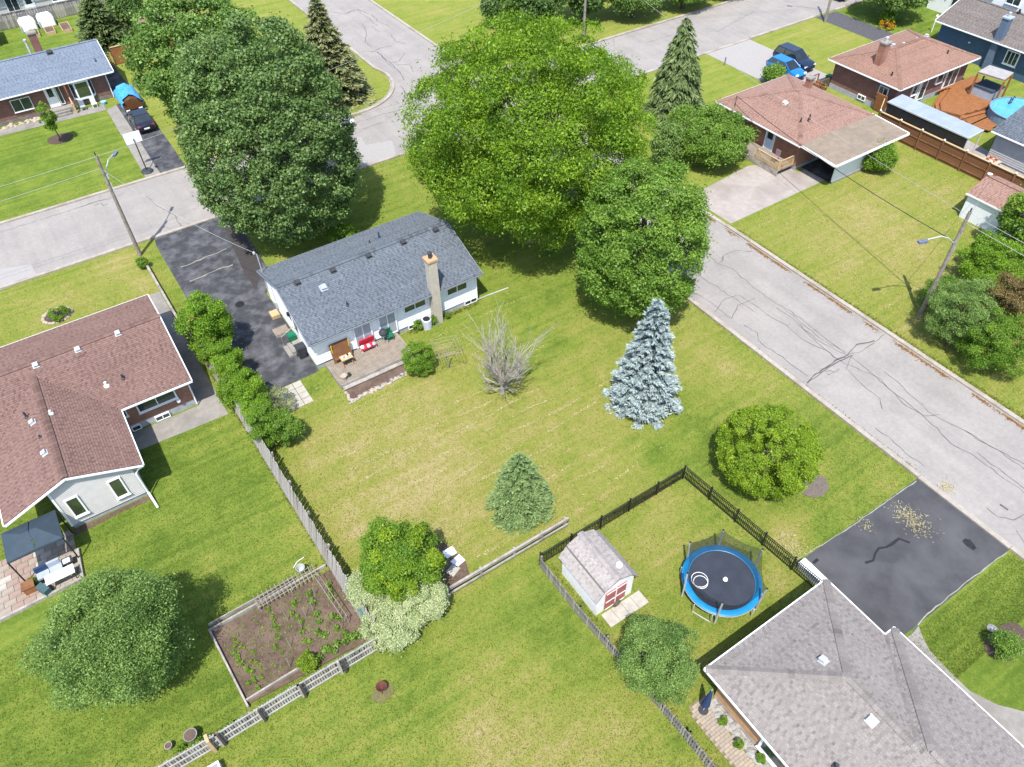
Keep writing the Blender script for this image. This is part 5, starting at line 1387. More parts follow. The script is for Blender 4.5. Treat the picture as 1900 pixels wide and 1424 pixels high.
# ------------------------------------------------------------------ patio, gazebo and furniture behind the brown house
pt = thing('patio', 'red and tan paver patio behind the brown roofed house', 'patio', (-11, 31, 0))
flat('sand_bed', [(-17, 29.6), (-8.4, 29.9), (-8.2, 33.45), (-17, 33.45)], .013, MATS['joint_sand'], pt)
k_ = 0
pm2 = [MB().box(-.29, .29, -.19, .19, 0, .05).mesh('paver', m_) for m_ in (PAVER, PAVER_R, FLAG)]
for iy in range(9):
    for ix in range(15):
        x_, y_ = -8.6 - ix * .6 - (iy % 2) * .3 + .05, 30.15 + iy * .4
        if x_ < -16.5: continue
        o = bpy.data.objects.new('paver', pm2[1 if -11.6 < x_ < -10.6 else rnd.choice((0, 0, 0, 2))]); col.objects.link(o); o.parent = pt; o.location = (x_ + 11, y_ - 31, .004 + rnd.uniform(0, .005))
MB().beam((-17, 29.6, .1), (-8.35, 29.9, .1), .14, .2).beam((-8.35, 29.9, .1), (-8.2, 31.9, .1), .14, .2).build('edge_timber', WOOD_G, pt)
g = thing('gazebo', 'dark slate fabric gazebo over the patio seats behind the brown roofed house', 'gazebo', (-9.6, 32.2, 0))
top = (-9.5, 32.35, 2.75); cs = [(-10.9, 31.25, 2.2), (-8.25, 31.25, 2.2), (-8.25, 33.3, 2.2), (-10.9, 33.3, 2.2)]
t2 = [(-9.9, 32.25, 2.66), (-9.2, 32.25, 2.66)]
MB().slab([cs[0], (-9.55, 31.25, 2.24), (-9.55, 32.25, 2.68), t2[0]], .03).slab([cs[3], cs[0], t2[0]], .03).slab([(-9.55, 33.3, 2.24), cs[3], t2[0], (-9.55, 32.25, 2.68)], .03).build('canopy_panel', SHADE_F, g)
MB().slab([(-9.5, 31.25, 2.24), cs[1], t2[1], (-9.5, 32.25, 2.68)], .03).slab([cs[1], cs[2], t2[1]], .03).slab([cs[2], (-9.5, 33.3, 2.24), (-9.5, 32.25, 2.68), t2[1]], .03).build('canopy_panel', SHADE_F, g)
for c_ in cs: MB().tube([(c_[0], c_[1], 0), (c_[0], c_[1], 2.18)], .04, 6).build('post', BLACK, g)
for a, b_ in zip(cs, cs[1:] + cs[:1]): MB().beam((a[0], a[1], 2.14), (b_[0], b_[1], 2.14), .05, .1).build('valance', SHADE_F, g)
s_ = thing('patio_sofa', 'blue grey cushioned sofa under the gazebo', 'sofa', (-9.7, 31.0, 0))
B(-10.3, -9.0, 30.75, 31.3, .15, .36, 'frame', BLACK, s_)
for k in range(2): B(-10.28 + .64 * k, -9.67 + .64 * k, 30.78, 31.28, .37, .5, 'seat_cushion', GREY_F, s_)
for k in range(2): B(-10.28 + .64 * k, -9.67 + .64 * k, 31.2, 31.34, .5, .85, 'back_cushion', NAVY_F if k == 0 else GREY_F, s_)
t_ = thing('patio_table', 'white topped patio table in front of the blue grey sofa', 'table', (-9.2, 30.4, 0))
for k in range(2): B(-9.9 + .72 * k, -9.2 + .72 * k, 30.0, 30.6, .68, .73, 'table_top', WHITE, t_)
for x in (-9.8, -8.6):
    for y in (30.08, 30.52): MB().tube([(x, y, .02), (x, y, .68)], .025, 6).build('leg', BLACK, t_)
o = thing('side_table', 'small dark side table with a white tray next to the gazebo seats', 'table', (-8.75, 31.2, 0))
B(-9.0, -8.5, 30.95, 31.4, .45, .5, 'table_top', DARK, o); B(-8.95, -8.6, 31.0, 31.3, .502, .53, 'tray', WHITE, o)
for x in (-8.95, -8.55): MB().tube([(x, 31.1, .02), (x, 31.1, .45)], .02, 6).build('leg', BLACK, o)
o = thing('storage_chest', 'rust brown wooden chest at the left corner of the gazebo', 'chest', (-10.75, 30.75, 0))
B(-11.05, -10.5, 30.5, 31.0, .05, .5, 'chest', WOOD_O, o); B(-11.08, -10.47, 30.47, 31.03, .502, .56, 'lid', WOOD_B, o)
o = thing('green_cover', 'dark green folded cover leaning at the patio edge below the table', 'cover', (-10.2, 29.9, 0))
MB().obox((-10.15, 30.15, .3), (.35, .7, .5), Matrix.Rotation(.5, 3, 'Z')).build('cover_body', mat('dark_teal_vinyl', (.05, .10, .11), (.04, .08, .09)), o)
o = thing('barbecue', 'grill with a folded blue white cover beside the brown house porch', 'barbecue', (-9.9, 33.9, 0))
B(-10.15, -9.5, 33.75, 34.25, .5, 1.0, 'grill_body', GREY_F, o); MB().lathe([(.3, 0), (.25, .18), (.05, .24)], (-9.82, 34.0, 1.0), 10).build('lid', NAVY_F, o)
for x in (-10.1, -9.55): MB().tube([(x, 34.0, .02), (x, 34.0, .5)], .03, 6).build('leg', BLACK, o)

# ------------------------------------------------------------------ vegetable garden
v = thing('vegetable_garden', 'bare brown vegetable plot framed with grey boards behind the three rail fence', 'vegetable garden', (-.3, 20.8, 0))
MB().slab([(-3.45, 18.6, .07), (2.9, 18.3, .07), (2.95, 23.0, .07), (-3.6, 23.1, .07)], .06).build('soil', SOIL, v)
for p, q_ in (((-3.6, 23.15), (2.7, 23.3)), ((-3.65, 23.2), (-3.35, 18.4)), ((-3.3, 18.75), (.3, 18.85))):
    MB().beam((*p, .14), (*q_, .14), .09, .26).build('edge_board', WOOD_G, v)
MB().beam((-3.6, 23.42, .2), (1.0, 23.5, .2), .05, .3).build('edge_board', WOOD_G, v)
tr = thing('trellis', 'pale wooden lattice trellis lying along the upper edge of the vegetable garden', 'trellis', (.6, 23.1, 0))
for k in range(4): MB().beam((-1.2, 22.78 + .16 * k, .45 + .05 * k), (2.2, 22.95 + .16 * k, .45 + .05 * k), .03, .03).build('lath', WOOD_T, tr)
for k in range(15): MB().beam((-1.15 + .23 * k, 22.72, .42), (-1.15 + .23 * k, 23.5, .63), .03, .03).build('lath', WOOD_T, tr)
for x in (-1.1, .6, 2.1): MB().beam((x, 22.8, .02), (x, 22.85, .45), .05, .05).build('post', WOOD_G, tr)
t3 = thing('bean_frame', 'tall thin stick frame leaning along the right side of the vegetable garden', 'frame', (2.3, 21, 0))
for k in range(2): MB().beam((1.9 + .22 * k, 22.6, .9), (2.15 + .22 * k, 19.6, .9), .03, .03).build('lath', WOOD_T, t3)
for k in range(9): MB().beam((1.9 + .03 * k, 22.5 - k * .34, .05), (2.1 + .03 * k, 22.4 - k * .34, .92), .02, .02).build('stick', WOOD_G, t3)
o = thing('garden_tub', 'galvanised tub with a white hoop hung on the upper garden trellis', 'tub', (1.5, 23.5, 0))
MB().lathe([(.16, 0), (.24, .35), (.22, .35), (.15, .04)], (1.5, 23.6, .35), 14).build('tub_body', GALV, o); MB().tube([(1.5, 23.6, 0), (1.5, 23.6, .35)], .04, 6).build('stand', WOOD_G, o)
MB().tube([(1.2, 23.75, .75), (1.5, 23.95, .8), (1.9, 24.0, .8)], .015, 5).build('handle', WHITE, o)
gp_ = B(3.02, 3.06, 18.5, 20.4, .1, 1.0, 'green_screen', mat('teal_sheet', (.03, .22, .19), (.05, .28, .25), 3), None); tag(gp_, 'teal green plastic sheet fixed along the garden side of the board fence', 'screen')
ORD = ('first', 'second', 'third', 'fourth', 'fifth', 'sixth', 'seventh', 'eighth', 'ninth', 'tenth', 'eleventh', 'twelfth', 'thirteenth', 'fourteenth', 'fifteenth')
for k in range(9):
    x, y = -1 + .42 * k, rnd.uniform(19, 22)
    o = MB().beam((x, y, .05), (x + rnd.uniform(-.03, .05), y + .05, .95), .025, .025).build('garden_stake', WOOD_G); tag(o, 'thin grey stake, ' + ORD[k] + ' from the left among the vegetable seedlings', 'stake', 'stakes in the vegetable garden')

# stepping stones, patio slabs
ps = thing('stone_patio', 'grid of pale square slabs with grassy joints between the drive and the hedge', 'patio', (5.6, 36.1, 0))
for i in range(4):
    for j in range(4): MB().box(4.6 + i * .6, 5.16 + i * .6, 34.95 + j * .57, 35.48 + j * .57, .0, .05 + rnd.uniform(-.008, .008)).build('slab', FLAG, ps)
for k, p in enumerate(((8.65, 20.35), (8.75, 19.65), (8.25, 19.3))):
    o = MB().obox((p[0], p[1], .04), (.62, .5, .07), Matrix.Rotation(.2 * k, 3, 'Z')).build('stepping_stone', WHITE if k < 2 else FLAG)
    tag(o, ('upper of the two white stepping stones beside the yellow-green tree', 'lower of the two white stepping stones beside the yellow-green tree', 'dull beige stepping stone below the white ones')[k], 'stepping stone', 'stepping stones by the tree')
flat('bare_earth', [(7.7, 21.8), (8.3, 21.9), (8.8, 20.8), (9.1, 19.4), (8.8, 18.4), (7.4, 18.3), (7.6, 20)], .008, SOIL)
flat('bare_earth', [(-8.1, 33.44), (-4, 33.44), (-3.6, 33.0), (-5.5, 33.15), (-8.2, 32.95)], .008, SOIL)
def mulch_ring(x, y, rx, ry, label, m=MULCH, stones=0, ang=0.):
    o = thing('mulch_bed', label, 'mulch bed', (x, y, 0))
    P_ = [(x + rx * (1 + .07 * math.sin(3 * a)) * math.cos(a), y + ry * (1 + .07 * math.cos(2 * a)) * math.sin(a)) for a in [k * 2 * math.pi / 26 for k in range(26)]]
    MB().prism(P_, 0, .035).build('mulch', m, o)
    for k in range(stones):
        a = 2 * math.pi * k / stones
        rock(o, (x + rx * 1.02 * math.cos(a), y + ry * 1.02 * math.sin(a), 0), .26, rockm[2 if k % 2 else 4])
    return o
mulch_ring(.33, 81.15, 1.15, 1.1, 'round dark mulch ring under the young lawn tree')
mulch_ring(28.3, 12.35, .95, .75, 'round grey mulch patch on the right of the clipped yellow-green shrub', mat('grey_mulch', (.16, .13, .11), (.1, .085, .075), 14, 1, bump=.8))
mulch_ring(-5.2, 53.5, .95, .85, 'stone ringed flower bed on the front lawn of the brown roofed house', MULCH, 22)
mulch_ring(2.2, 15.55, .55, .42, 'thin faded mulch spot round the fire bowl', mat('thin_mulch', (.14, .13, .05), (.1, .09, .04), 9, 1))
o = thing('fire_bowl', 'small rusty red bowl on a stand in the bottom lawn', 'bowl', (2.25, 15.7, 0))
MB().lathe([(.1, 0), (.24, .12), (.27, .2), (.24, .2), (.08, .06)], (2.25, 15.7, .22), 14).build('bowl', mat('rusty_red', (.11, .03, .022), (.07, .028, .02), 8), o)
for a in range(3): MB().tube([(2.25 + .1 * math.cos(a * 2.1), 15.7 + .1 * math.sin(a * 2.1), .25), (2.25 + .2 * math.cos(a * 2.1), 15.7 + .2 * math.sin(a * 2.1), .02)], .02, 5).build('leg', BLACK, o)
for k, (p, r2, l_) in enumerate((((-5.95, 18.5, .0), .36, 'round tan woven planter behind the three rail fence'), ((-6.95, 18.7, .0), .2, 'small pale round pot left of the woven planter'))):
    o = pot(p, r2 * .8, .5 - .2 * k, WOOD_D if k == 0 else STONE, l_); MB().lathe([(r2 * .7, 0), (r2 * .68, .02)], (p[0], p[1], .5 - .2 * k + .02), 12).build('soil', SOIL, o)
o = thing('cold_frame', 'white framed grey sheet roof cut by the bottom edge of the picture', 'cold frame', (-6.1, 16.2, 0))
B(-7.0, -5.25, 15.2, 16.75, 0, .5, 'frame_box', WHITE, o); B(-6.9, -5.35, 15.3, 16.65, .5, .53, 'sheet', mat('dull_glass', (.22, .25, .27), (.18, .21, .23), 3), o)
B(-5.3, -3.2, 18.0, 18.1, .0, .0 + .2, 'bed_edge', WOOD_T, None)['kind'] = 'structure'

# ------------------------------------------------------------------ poles, lamps, wires
def pole(base, top, label, lamp=None, r=.16):
    o = thing('utility_pole', label, 'pole', base)
    b_ = Vector(base); t_ = Vector(top)
    MB().tube([b_, b_.lerp(t_, .5), t_], [r, r * .85, r * .68], 10).build('pole_shaft', WOOD_P, o)
    d = (t_ - b_)
    MB().tube([t_ + Vector((0, 0, .25)), t_ - d * .02], .05, 6).build('insulator', DARK, o)
    for f_, s in ((.8, .12), (.72, .1), (.66, .14)):
        p = b_ + d * f_; MB().obox(p + Vector((r, 0, 0)), (s, s, .35)).build('pole_fitting', GALV, o)
    if lamp:
        p = b_ + d * lamp[0]; e = p + Vector(lamp[1])
        m_ = p.lerp(e, .6) + Vector((0, 0, .45))
        MB().tube([p, p.lerp(m_, .5) + Vector((0, 0, .15)), m_, e + Vector((0, 0, .12)), e], .04, 6).build('lamp_arm', GALV, o)
        u = Vector(lamp[1]).normalized(); u.z = 0; u.normalize()
        MB().obox(e + u * .3, (.62, .26, .14), Matrix.Rotation(math.atan2(u.y, u.x), 3, 'Z')).build('lamp_head', mat('lamp_blue_grey', (.12, .15, .22), (.09, .11, .17)), o)
    return o
pole((1.8, 57.47, 0), (1.85, 57.5, 8.7), 'leaning utility pole rising from the corner of the front lawn at left', (.78, (1.2, 1.9, .6)))
pole((45.85, 18.25, 0), (45.8, 18.25, 8.7), 'utility pole with a street lamp on the lawn at right', (.72, (-2.1, .8, .6)))
pole((81.6, 57.5, 0), (81.6, 57.6, 9), 'far utility pole beside the fresh asphalt drive at the top right', (.8, (-2.0, 2.5, .5)))
pole((55.4, 70.1, 0), (55.4, 70.1, 9.5), 'far utility pole among the shaded trees at the top', None)
def wire(p, q_, label, sag=.5, r=.014, m=None):
    p, q_ = Vector(p), Vector(q_)
    P_ = [p.lerp(q_, t / 14) - Vector((0, 0, sag * 4 * (t / 14) * (1 - t / 14))) for t in range(15)]
    o = MB().tube(P_, r, 4).build('power_line', m or mat('cable_grey', (.3, .3, .3), (.25, .25, .25)))
    return tag(o, label, 'cable')
BLKW = mat('cable_black', (.03, .03, .03))
wire((1.85, 57.5, 8.6), (-40, 58.4, 8.8), 'upper overhead line running left from the left pole'); wire((1.85, 57.5, 7.7), (-40, 58.0, 7.9), 'lower overhead line running left from the left pole', .6)
wire((1.85, 57.5, 8.6), (55.4, 70.1, 9.3), 'overhead line from the left pole over the lawn corner to the top pole', .9)
wire((1.85, 57.5, 7.6), (8.15, 45.6, 4.8), 'service cable from the left pole to the white bungalow mast', .5)
wire((45.8, 18.25, 8.6), (46, -30, 8.7), 'upper overhead line running down right from the right pole', .5, .016); wire((45.8, 18.25, 7.9), (46, -30, 8.0), 'lower overhead line running down right from the right pole', .5, .016)
wire((45.8, 18.25, 8.4), (55.4, 70.1, 9.0), 'overhead line from the right pole up towards the top pole', .9, .014)
wire((45.8, 18.25, 6.4), (53.2, 44.5, 3.9), 'thick black service cable from the right pole to the carport house', .5, .03, BLKW)
wire((45.8, 18.25, 7.2), (61.1, 24, 2.8), 'service cable from the right pole across to the metal shed', .3, .014)
wire((55.4, 70.1, 9.2), (81.6, 57.6, 8.9), 'overhead line between the two far poles', .7); wire((55.4, 70.1, 8.4), (81.6, 57.6, 8.0), 'lower overhead line between the two far poles', .7)
gw = MB().tube([(46.14,13.56,0), (47.1,15.44,0.9), (45.9, 17.6, 2.9)], .05, 6).build('guy_guard', YEL_P); tag(gw, 'yellow guard tube on the guy wire beside the right shrubs', 'guy guard')
o = thing('drain_cover', 'round dark drain cover set in the asphalt drive of the white bungalow', 'drain cover', (6.5, 45.5, 0))
MB().lathe([(.33, 0), (.33, .025), (.0, .028)], (6.31,47.07,0.02), 18).build('cover_plate', BLACK, o)

# clothes airer beside the bush
ca = thing('clothes_airer', 'rotary clothes airer with pale lines beside the round deck bush', 'clothes airer', (15.6, 32.9, 0))
c_ = Vector((15.7, 32.6, 0))
MB().tube([c_, c_ + Vector((0, 0, 1.9))], .03, 6).build('pole', WOOD_G, ca)
arms = []
for a in range(4):
    e = c_ + Vector((1.25 * math.cos(a * 1.571 + .5), 1.25 * math.sin(a * 1.571 + .5), 2.05)); arms.append(e)
    MB().tube([c_ + Vector((0, 0, 1.55)), e], .018, 5).build('arm', WOOD_T, ca)
for t in (.35, .55, .75, .97):
    for a in range(4):
        p = (c_ + Vector((0, 0, 1.55))).lerp(arms[a], t); q_ = (c_ + Vector((0, 0, 1.55))).lerp(arms[(a + 1) % 4], t)
        MB().tube([p, q_], .014, 4).build('line', WOOD_T, ca)

# ------------------------------------------------------------------ basketball hoop
bh = thing('basketball_hoop', 'portable basketball hoop with white backboard at the road end of the concrete strip', 'basketball hoop', (5.7, 70.0, 0))
MB().lathe([(.5, 0), (.55, .1), (.45, .22), (.1, .26)], (5.7, 70.0, 0), 10).build('base', DARK, bh)
MB().tube([(5.7, 70.0, .2), (5.7, 70.4, 2.6), (5.7, 70.75, 2.9)], .05, 8).build('pole', BLACK, bh)
B(5.0, 6.4, 70.8, 70.84, 2.5, 3.5, 'backboard', WHITE, bh)
MB().tube([(5.7 + .23 * math.cos(a * .4), 71.1 + .23 * math.sin(a * .4), 2.75) for a in range(17)], .015, 5).build('rim', RED_P, bh)
o = thing('basketball', 'dark ball lying beside the basketball hoop base', 'ball', (6.6, 70.3, 0)); MB().lathe([(0, 0), (.09, .03), (.12, .12), (.09, .21), (0, .24)], (6.6, 70.3, .01), 10).build('ball_body', DARK, o, True)

# ------------------------------------------------------------------ vehicles (built facing +x, then placed)
def car(label, loc, rotz, paint, kind='hatch', L=4.3, W=1.75, Hh=1.48, group='parked cars'):
    t = thing('parked_car', label, 'car', (0, 0, 0), group)
    zb = .22
    if kind == 'suv': st = [(-.5, .62, .86, .9), (-.47, .30, 1.02, .96), (-.2, .25, 1.05, 1), (.16, .25, 1.04, 1), (.30, .25, 1.0, .98), (.44, .26, .93, .92), (.5, .40, .72, .78)]; cab = (-.47, -.40, .06, .26); ztop = Hh
    elif kind == 'sedan': st = [(-.5, .5, .86, .84), (-.47, .30, .98, .93), (-.3, .24, 1.0, 1), (.1, .23, .95, 1), (.28, .24, .90, .98), (.44, .25, .80, .9), (.5, .40, .62, .76)]; cab = (-.36, -.22, .06, .24); ztop = Hh
    else: st = [(-.5, .5, .88, .86), (-.46, .28, .98, .95), (-.2, .23, 1.0, 1), (.14, .23, .96, 1), (.30, .24, .92, .97), (.44, .25, .82, .9), (.5, .40, .62, .74)]; cab = (-.45, -.36, .06, .26); ztop = Hh
    k = Hh / 1.48 if kind != 'suv' else Hh / 1.7
    b = MB(); k0 = None
    for i, (x, z0, z1, w_) in enumerate(st):
        hw = W / 2 * w_; z1 = z1 * k
        P_ = [(-hw * .9, z0), (hw * .9, z0), (hw, z0 + .16), (hw, z1 - .2), (hw * .93, z1 - .04), (hw * .5, z1), (-hw * .5, z1), (-hw * .93, z1 - .04), (-hw, z1 - .2), (-hw, z0 + .16)]
        b.v += [(x * L, y, z) for y, z in P_]
    n = 10
    for i in range(len(st) - 1):
        for j in range(n): b.f.append([i * n + j, i * n + (j + 1) % n, (i + 1) * n + (j + 1) % n, (i + 1) * n + j]); b.mi.append(0)
    b.f.append(list(range(n))); b.f.append([(len(st) - 1) * n + j for j in range(n)]); b.mi += [0, 0]
    b.build('body', paint, t, True, local=True)
    zbelt = .99 * k if kind != 'suv' else 1.04 * k
    x0, x1, x2, x3 = [c * L for c in cab]
    hb, ht = W / 2 * .93, W / 2 * .74
    zt_ = ztop - .03
    c8 = dict(rb=[(x0, hb, zbelt - .03), (x0, -hb, zbelt - .03)], rt=[(x1, ht, zt_), (x1, -ht, zt_)], ft=[(x2, ht, zt_), (x2, -ht, zt_)], fb=[(x3, hb, zbelt - .05), (x3, -hb, zbelt - .05)])
    MB().add([c8['rt'][0], c8['rt'][1], c8['ft'][1], c8['ft'][0]] + [(x, y * .96, z + .045) for x, y, z in (c8['rt'][0], c8['rt'][1], c8['ft'][1], c8['ft'][0])], [[0, 1, 2, 3], [4, 7, 6, 5], [0, 4, 5, 1], [1, 5, 6, 2], [2, 6, 7, 3], [3, 7, 4, 0]]).build('car_roof', paint, t, local=True)
    MB().sheet([c8['ft'][0], c8['ft'][1], c8['fb'][1], c8['fb'][0]]).build('windscreen', GLASS_B, t, local=True)
    MB().sheet([c8['rt'][0], c8['rt'][1], c8['rb'][1], c8['rb'][0]]).build('rear_window', GLASS_B, t, local=True)
    for s in (0, 1): MB().sheet([c8['rb'][s], c8['rt'][s], c8['ft'][s], c8['fb'][s]]).build('side_window', GLASS_B, t, local=True)
    for s in (0, 1):
        xm_ = (x1 + x2) / 2; sy = 1 if s == 0 else -1
        b = MB()
        for a, c in (('rb', 'rt'), ('fb', 'ft')): b.tube([c8[a][s], c8[c][s]], .04, 4)
        b.tube([(xm_ - .1, sy * hb, zbelt), (xm_ - .05, sy * ht, zt_)], .04, 4).tube([c8['rt'][s], c8['ft'][s]], .035, 4)
        b.build('window_surround', paint, t, local=True)
    for x in (-.30 * L, .31 * L):
        for s in (-1, 1):
            wv = MB().tube([(x, s * (W / 2 - .2), .32), (x, s * (W / 2 + .01), .32)], .32, 16).build('wheel', BLACK, t, local=True)
            MB().tube([(x, s * (W / 2 + .005), .32), (x, s * (W / 2 + .025), .32)], .19, 12).build('rim', GALV, wv, local=True)
    for s in (-1, 1):
        MB().obox((.475 * L, s * W * .34, .70 * k), (.14, .34, .14)).build('headlight', WHITE, t, local=True)
        MB().obox((-.487 * L, s * W * .37, .82 * k), (.1, .24, .18)).build('tail_light', RED_P, t, local=True)
        MB().obox((x3 - .25, s * (W / 2 + .06), zbelt + .02), (.14, .18, .12)).build('mirror', paint, t, local=True)
    B(-.512 * L, -.503 * L, -.26, .26, .55, .67, 'licence_plate', WHITE, t, local=True); B(.49 * L, .515 * L, -.5, .5, .42, .56, 'grille', BLACK, t, local=True)
    t.location = loc; t.rotation_euler = (0, 0, rotz)
    return t
def paint(name, c): return mat(name, c, tuple(x * .9 for x in c), 2, .22, .6)
P_DARK = paint('dark_blue_paint', (.012, .022, .05)); P_BLUE = paint('bright_blue_paint', (.012, .16, .45)); P_WHITE = paint('silver_white_paint', (.6, .63, .68)); P_BLK = paint('navy_black_paint', (.012, .016, .03)); P_BRN = paint('brown_paint', (.12, .055, .025))
car('dark navy sedan parked tail out on the drive beside the blue roofed house', (7.75, 79.3, .02), rad(90), P_BLK, 'sedan', 4.6, 1.8, 1.45)
car('dark navy sport utility car parked nose in beside the bright blue hatchback', (69.65, 51.6, .02), rad(-90), P_DARK, 'suv', 4.6, 1.85, 1.7)
car('bright blue hatchback parked nose in beside the navy sport utility car', (67.35, 50.6, .02), rad(-90), P_BLUE, 'hatch', 4.3, 1.75, 1.5)
car('pale silver car standing on the road half hidden by the dark maple', (22.75, 67.2, .04), rad(0), P_WHITE, 'hatch', 4.2, 1.75, 1.48)
car('white car on the far road half hidden by the huge lime green tree', (52.3, 64.3, .04), rad(0), P_WHITE, 'suv', 4.5, 1.8, 1.65)
car('dark blue car parked at the top edge near the fresh asphalt drive', (90, 61.3, .04), rad(0), P_DARK, 'suv', 4.6, 1.85, 1.6)
tc = thing('covered_trailer', 'brown camper trailer half wrapped in a crumpled bright blue tarpaulin', 'trailer', (7.8, 84.4, 0))
MB().vprism([(7.0, .3), (8.75, .3), (8.8, .8), (8.45, 1.25), (7.9, 1.4), (7.3, 1.25), (6.98, .8)], 'y', 82.6, 86).build('body', P_BRN, tc)
b = MB()
for k in range(13):
    t = k / 12; a = rad(-8 + 196 * t); 
    for j in range(7):
        y = 82.45 + j * .62; rr = 1.02 + .07 * math.sin(k * 2.1 + j * 1.7) + rnd.uniform(-.03, .03)
        b.v.append((7.88 + rr * math.cos(a), y + .12 * math.sin(k * 1.3), 0.75 + .78 * rr * math.sin(a)))
for k in range(12):
    for j in range(6):
        if j < 1 and 3 < k < 9: continue
        b.f.append([k * 7 + j, k * 7 + j + 1, (k + 1) * 7 + j + 1, (k + 1) * 7 + j]); b.mi.append(0)
b.build('tarpaulin', TARP, tc, True)

# ------------------------------------------------------------------ deck, pergola, pool on the far right
dk = thing('deck', 'large orange cedar deck with stepped edge behind the chimney brick house', 'deck', (74.5, 35, 0))
def plankdeck(parent, P_, z, m, step=.16):
    ys = [p[1] for p in P_]; n = int((max(ys) - min(ys)) / step)
    for k in range(n):
        ya = min(ys) + k * step; ym_ = ya + step / 2; xs_ = []
        for i in range(len(P_)):
            a, c = P_[i], P_[(i + 1) % len(P_)]
            if (a[1] - ym_) * (c[1] - ym_) < 0: xs_.append(a[0] + (c[0] - a[0]) * (ym_ - a[1]) / (c[1] - a[1]))
        xs_.sort()
        for x0, x1 in zip(xs_[::2], xs_[1::2]): B(x0, x1, ya + .006, ya + step - .006, z - .04, z + rnd.uniform(-.004, .004), 'deck_plank', m, parent)
DP = [(77.53,38.06,0.6), (73.85,36.68,0.6), (72.45,35.63,0.6), (73.08,33.97,0.6), (77.06,33.43,0.6), (78.65,34.24,0.6), (80.89,35.23,0.6), (81.66,38.44,0.6), (80, 38.4, .6), (75, 38.4, .6)]
plankdeck(dk, DP, .6, WOOD_O)
for k, (z, g_) in enumerate(((.42, .35), (.22, .7))):
    c_ = Vector((sum(p[0] for p in DP) / len(DP), sum(p[1] for p in DP) / len(DP), 0))
    ring_ = [Vector((p[0], p[1], 0)) + (Vector((p[0], p[1], 0)) - c_).normalized() * g_ for p in DP[:5]]
    for a, b_ in zip(ring_[:-1], ring_[1:]): MB().beam((a.x, a.y, z), (b_.x, b_.y, z), .36, .05).build('step_tread', WOOD_O, dk); MB().beam((a.x, a.y, z - .12), (b_.x, b_.y, z - .12), .3, .18).build('step_riser', WOOD_B, dk)
for a, b_ in zip(DP[:5], DP[1:6]): MB().beam((a[0], a[1], .3), (b_[0], b_[1], .3), .04, .5).build('skirt', WOOD_B, dk)
DP2 = [(73.64,34.04,0.3), (77.41,33.52,0.3), (77.41,32.84,0.3), (75.95,31.22,0.3), (73.16,30.9,0.3), (72.75,32.58,0.3)]
plankdeck(dk, DP2, .3, WOOD_O)
o = thing('planter', 'round cedar planter post at the corner of the orange deck steps', 'planter', (73.32,33.8,0)); MB().lathe([(.3, 0), (.32, .5), (.26, .52)], (73.32,33.8,0), 10).build('tub', WOOD_O, o)
o = thing('pergola', 'pergola with a pale slatted roof over the hot tub on the orange deck', 'pergola', (79, 34.3, .6))
pc = [(77.55,36.1,2.9), (77.99,33.62,2.9), (79.88,33.99,2.9), (79.53,36.32,2.9)]
for k in range(11):
    t = k / 10
    a = Vector(pc[0]).lerp(Vector(pc[3]), t); b_ = Vector(pc[1]).lerp(Vector(pc[2]), t)
    MB().beam(a, b_, .2, .05).build('slat', mat('pale_slat', (.33, .32, .31), (.26, .25, .24), 4), o)
for k in (0, 1): MB().beam(Vector(pc[k]) - Vector((0, 0, .12)), Vector(pc[3 - k]) - Vector((0, 0, .12)), .1, .18).build('beam', WOOD_O, o)
MB().beam(Vector(pc[0]) - Vector((0, 0, .12)), Vector(pc[1]) - Vector((0, 0, .12)), .1, .18).build('beam', WOOD_Y, o)
for p in pc: B(p[0] - .07, p[0] + .07, p[1] - .07, p[1] + .07, 0, 2.7, 'post', WOOD_O, o)
c_ = Vector((78.82,35.15,1.3))
o = thing('hot_tub', 'square hot tub with a dark slate cover under the pergola', 'hot tub', (c_.x, c_.y, .6))
B(c_.x - 1.0, c_.x + 1.0, c_.y - 1.0, c_.y + 1.0, .6, 1.4, 'tub_body', GREY_F, o); 
for s in (0, 1): B(c_.x - 1.05, c_.x + 1.05, c_.y - 1.05 + 1.055 * s, c_.y + 1.05 * s, 1.41, 1.53, 'cover', SHADE_F, o)
o = thing('swimming_pool', 'bright blue round above ground pool cut by the right edge', 'pool', (76.5, 29.5, 0))
pcx, pcy = (77.43,30.85,1.1)[:2]
MB().lathe([(2.62, 0), (2.62, 1.1), (2.68, 1.12), (2.68, 1.16), (2.56, 1.16), (2.56, .2)], (pcx, pcy, 0), 36).build('pool_wall', mat('blue_grey_wall', (.16, .24, .32), (.13, .20, .27), 3), o)
MB().lathe([(0, 1.08), (2.56, 1.08), (2.56, 1.09), (0, 1.09)], (pcx, pcy, 0), 32).build('water', WATERM, o)
ld = thing('pool_ladder', 'dark ladder over the rim of the blue pool', 'ladder', (79.33,32.9,0)); 
lb = Vector((77.78,32.17,0.3))
for s in (-.25, .25): MB().tube([lb + Vector((s, 0, 0)), lb + Vector((s + .3, .1, 1.4)), lb + Vector((s + .9, .2, 1.0))], .04, 6).build('side_rail', DARK, ld)
for k in range(4): MB().beam(lb + Vector((-.25 + .07 * k, .02 * k, .25 + .3 * k)), lb + Vector((.25 + .07 * k, .02 * k, .25 + .3 * k)), .1, .04).build('rung', DARK, ld)
cn = thing('shelter', 'long blue grey canvas shelter with dark side behind the brown board fence', 'shelter', (67.3, 33.4, 0))
MB().slab([(65.4, 28.9, 2.85), (67.4, 28.9, 3.0), (67.4, 37.2, 3.0), (65.4, 37.2, 2.85)], .06).build('canopy', CANVAS, cn)
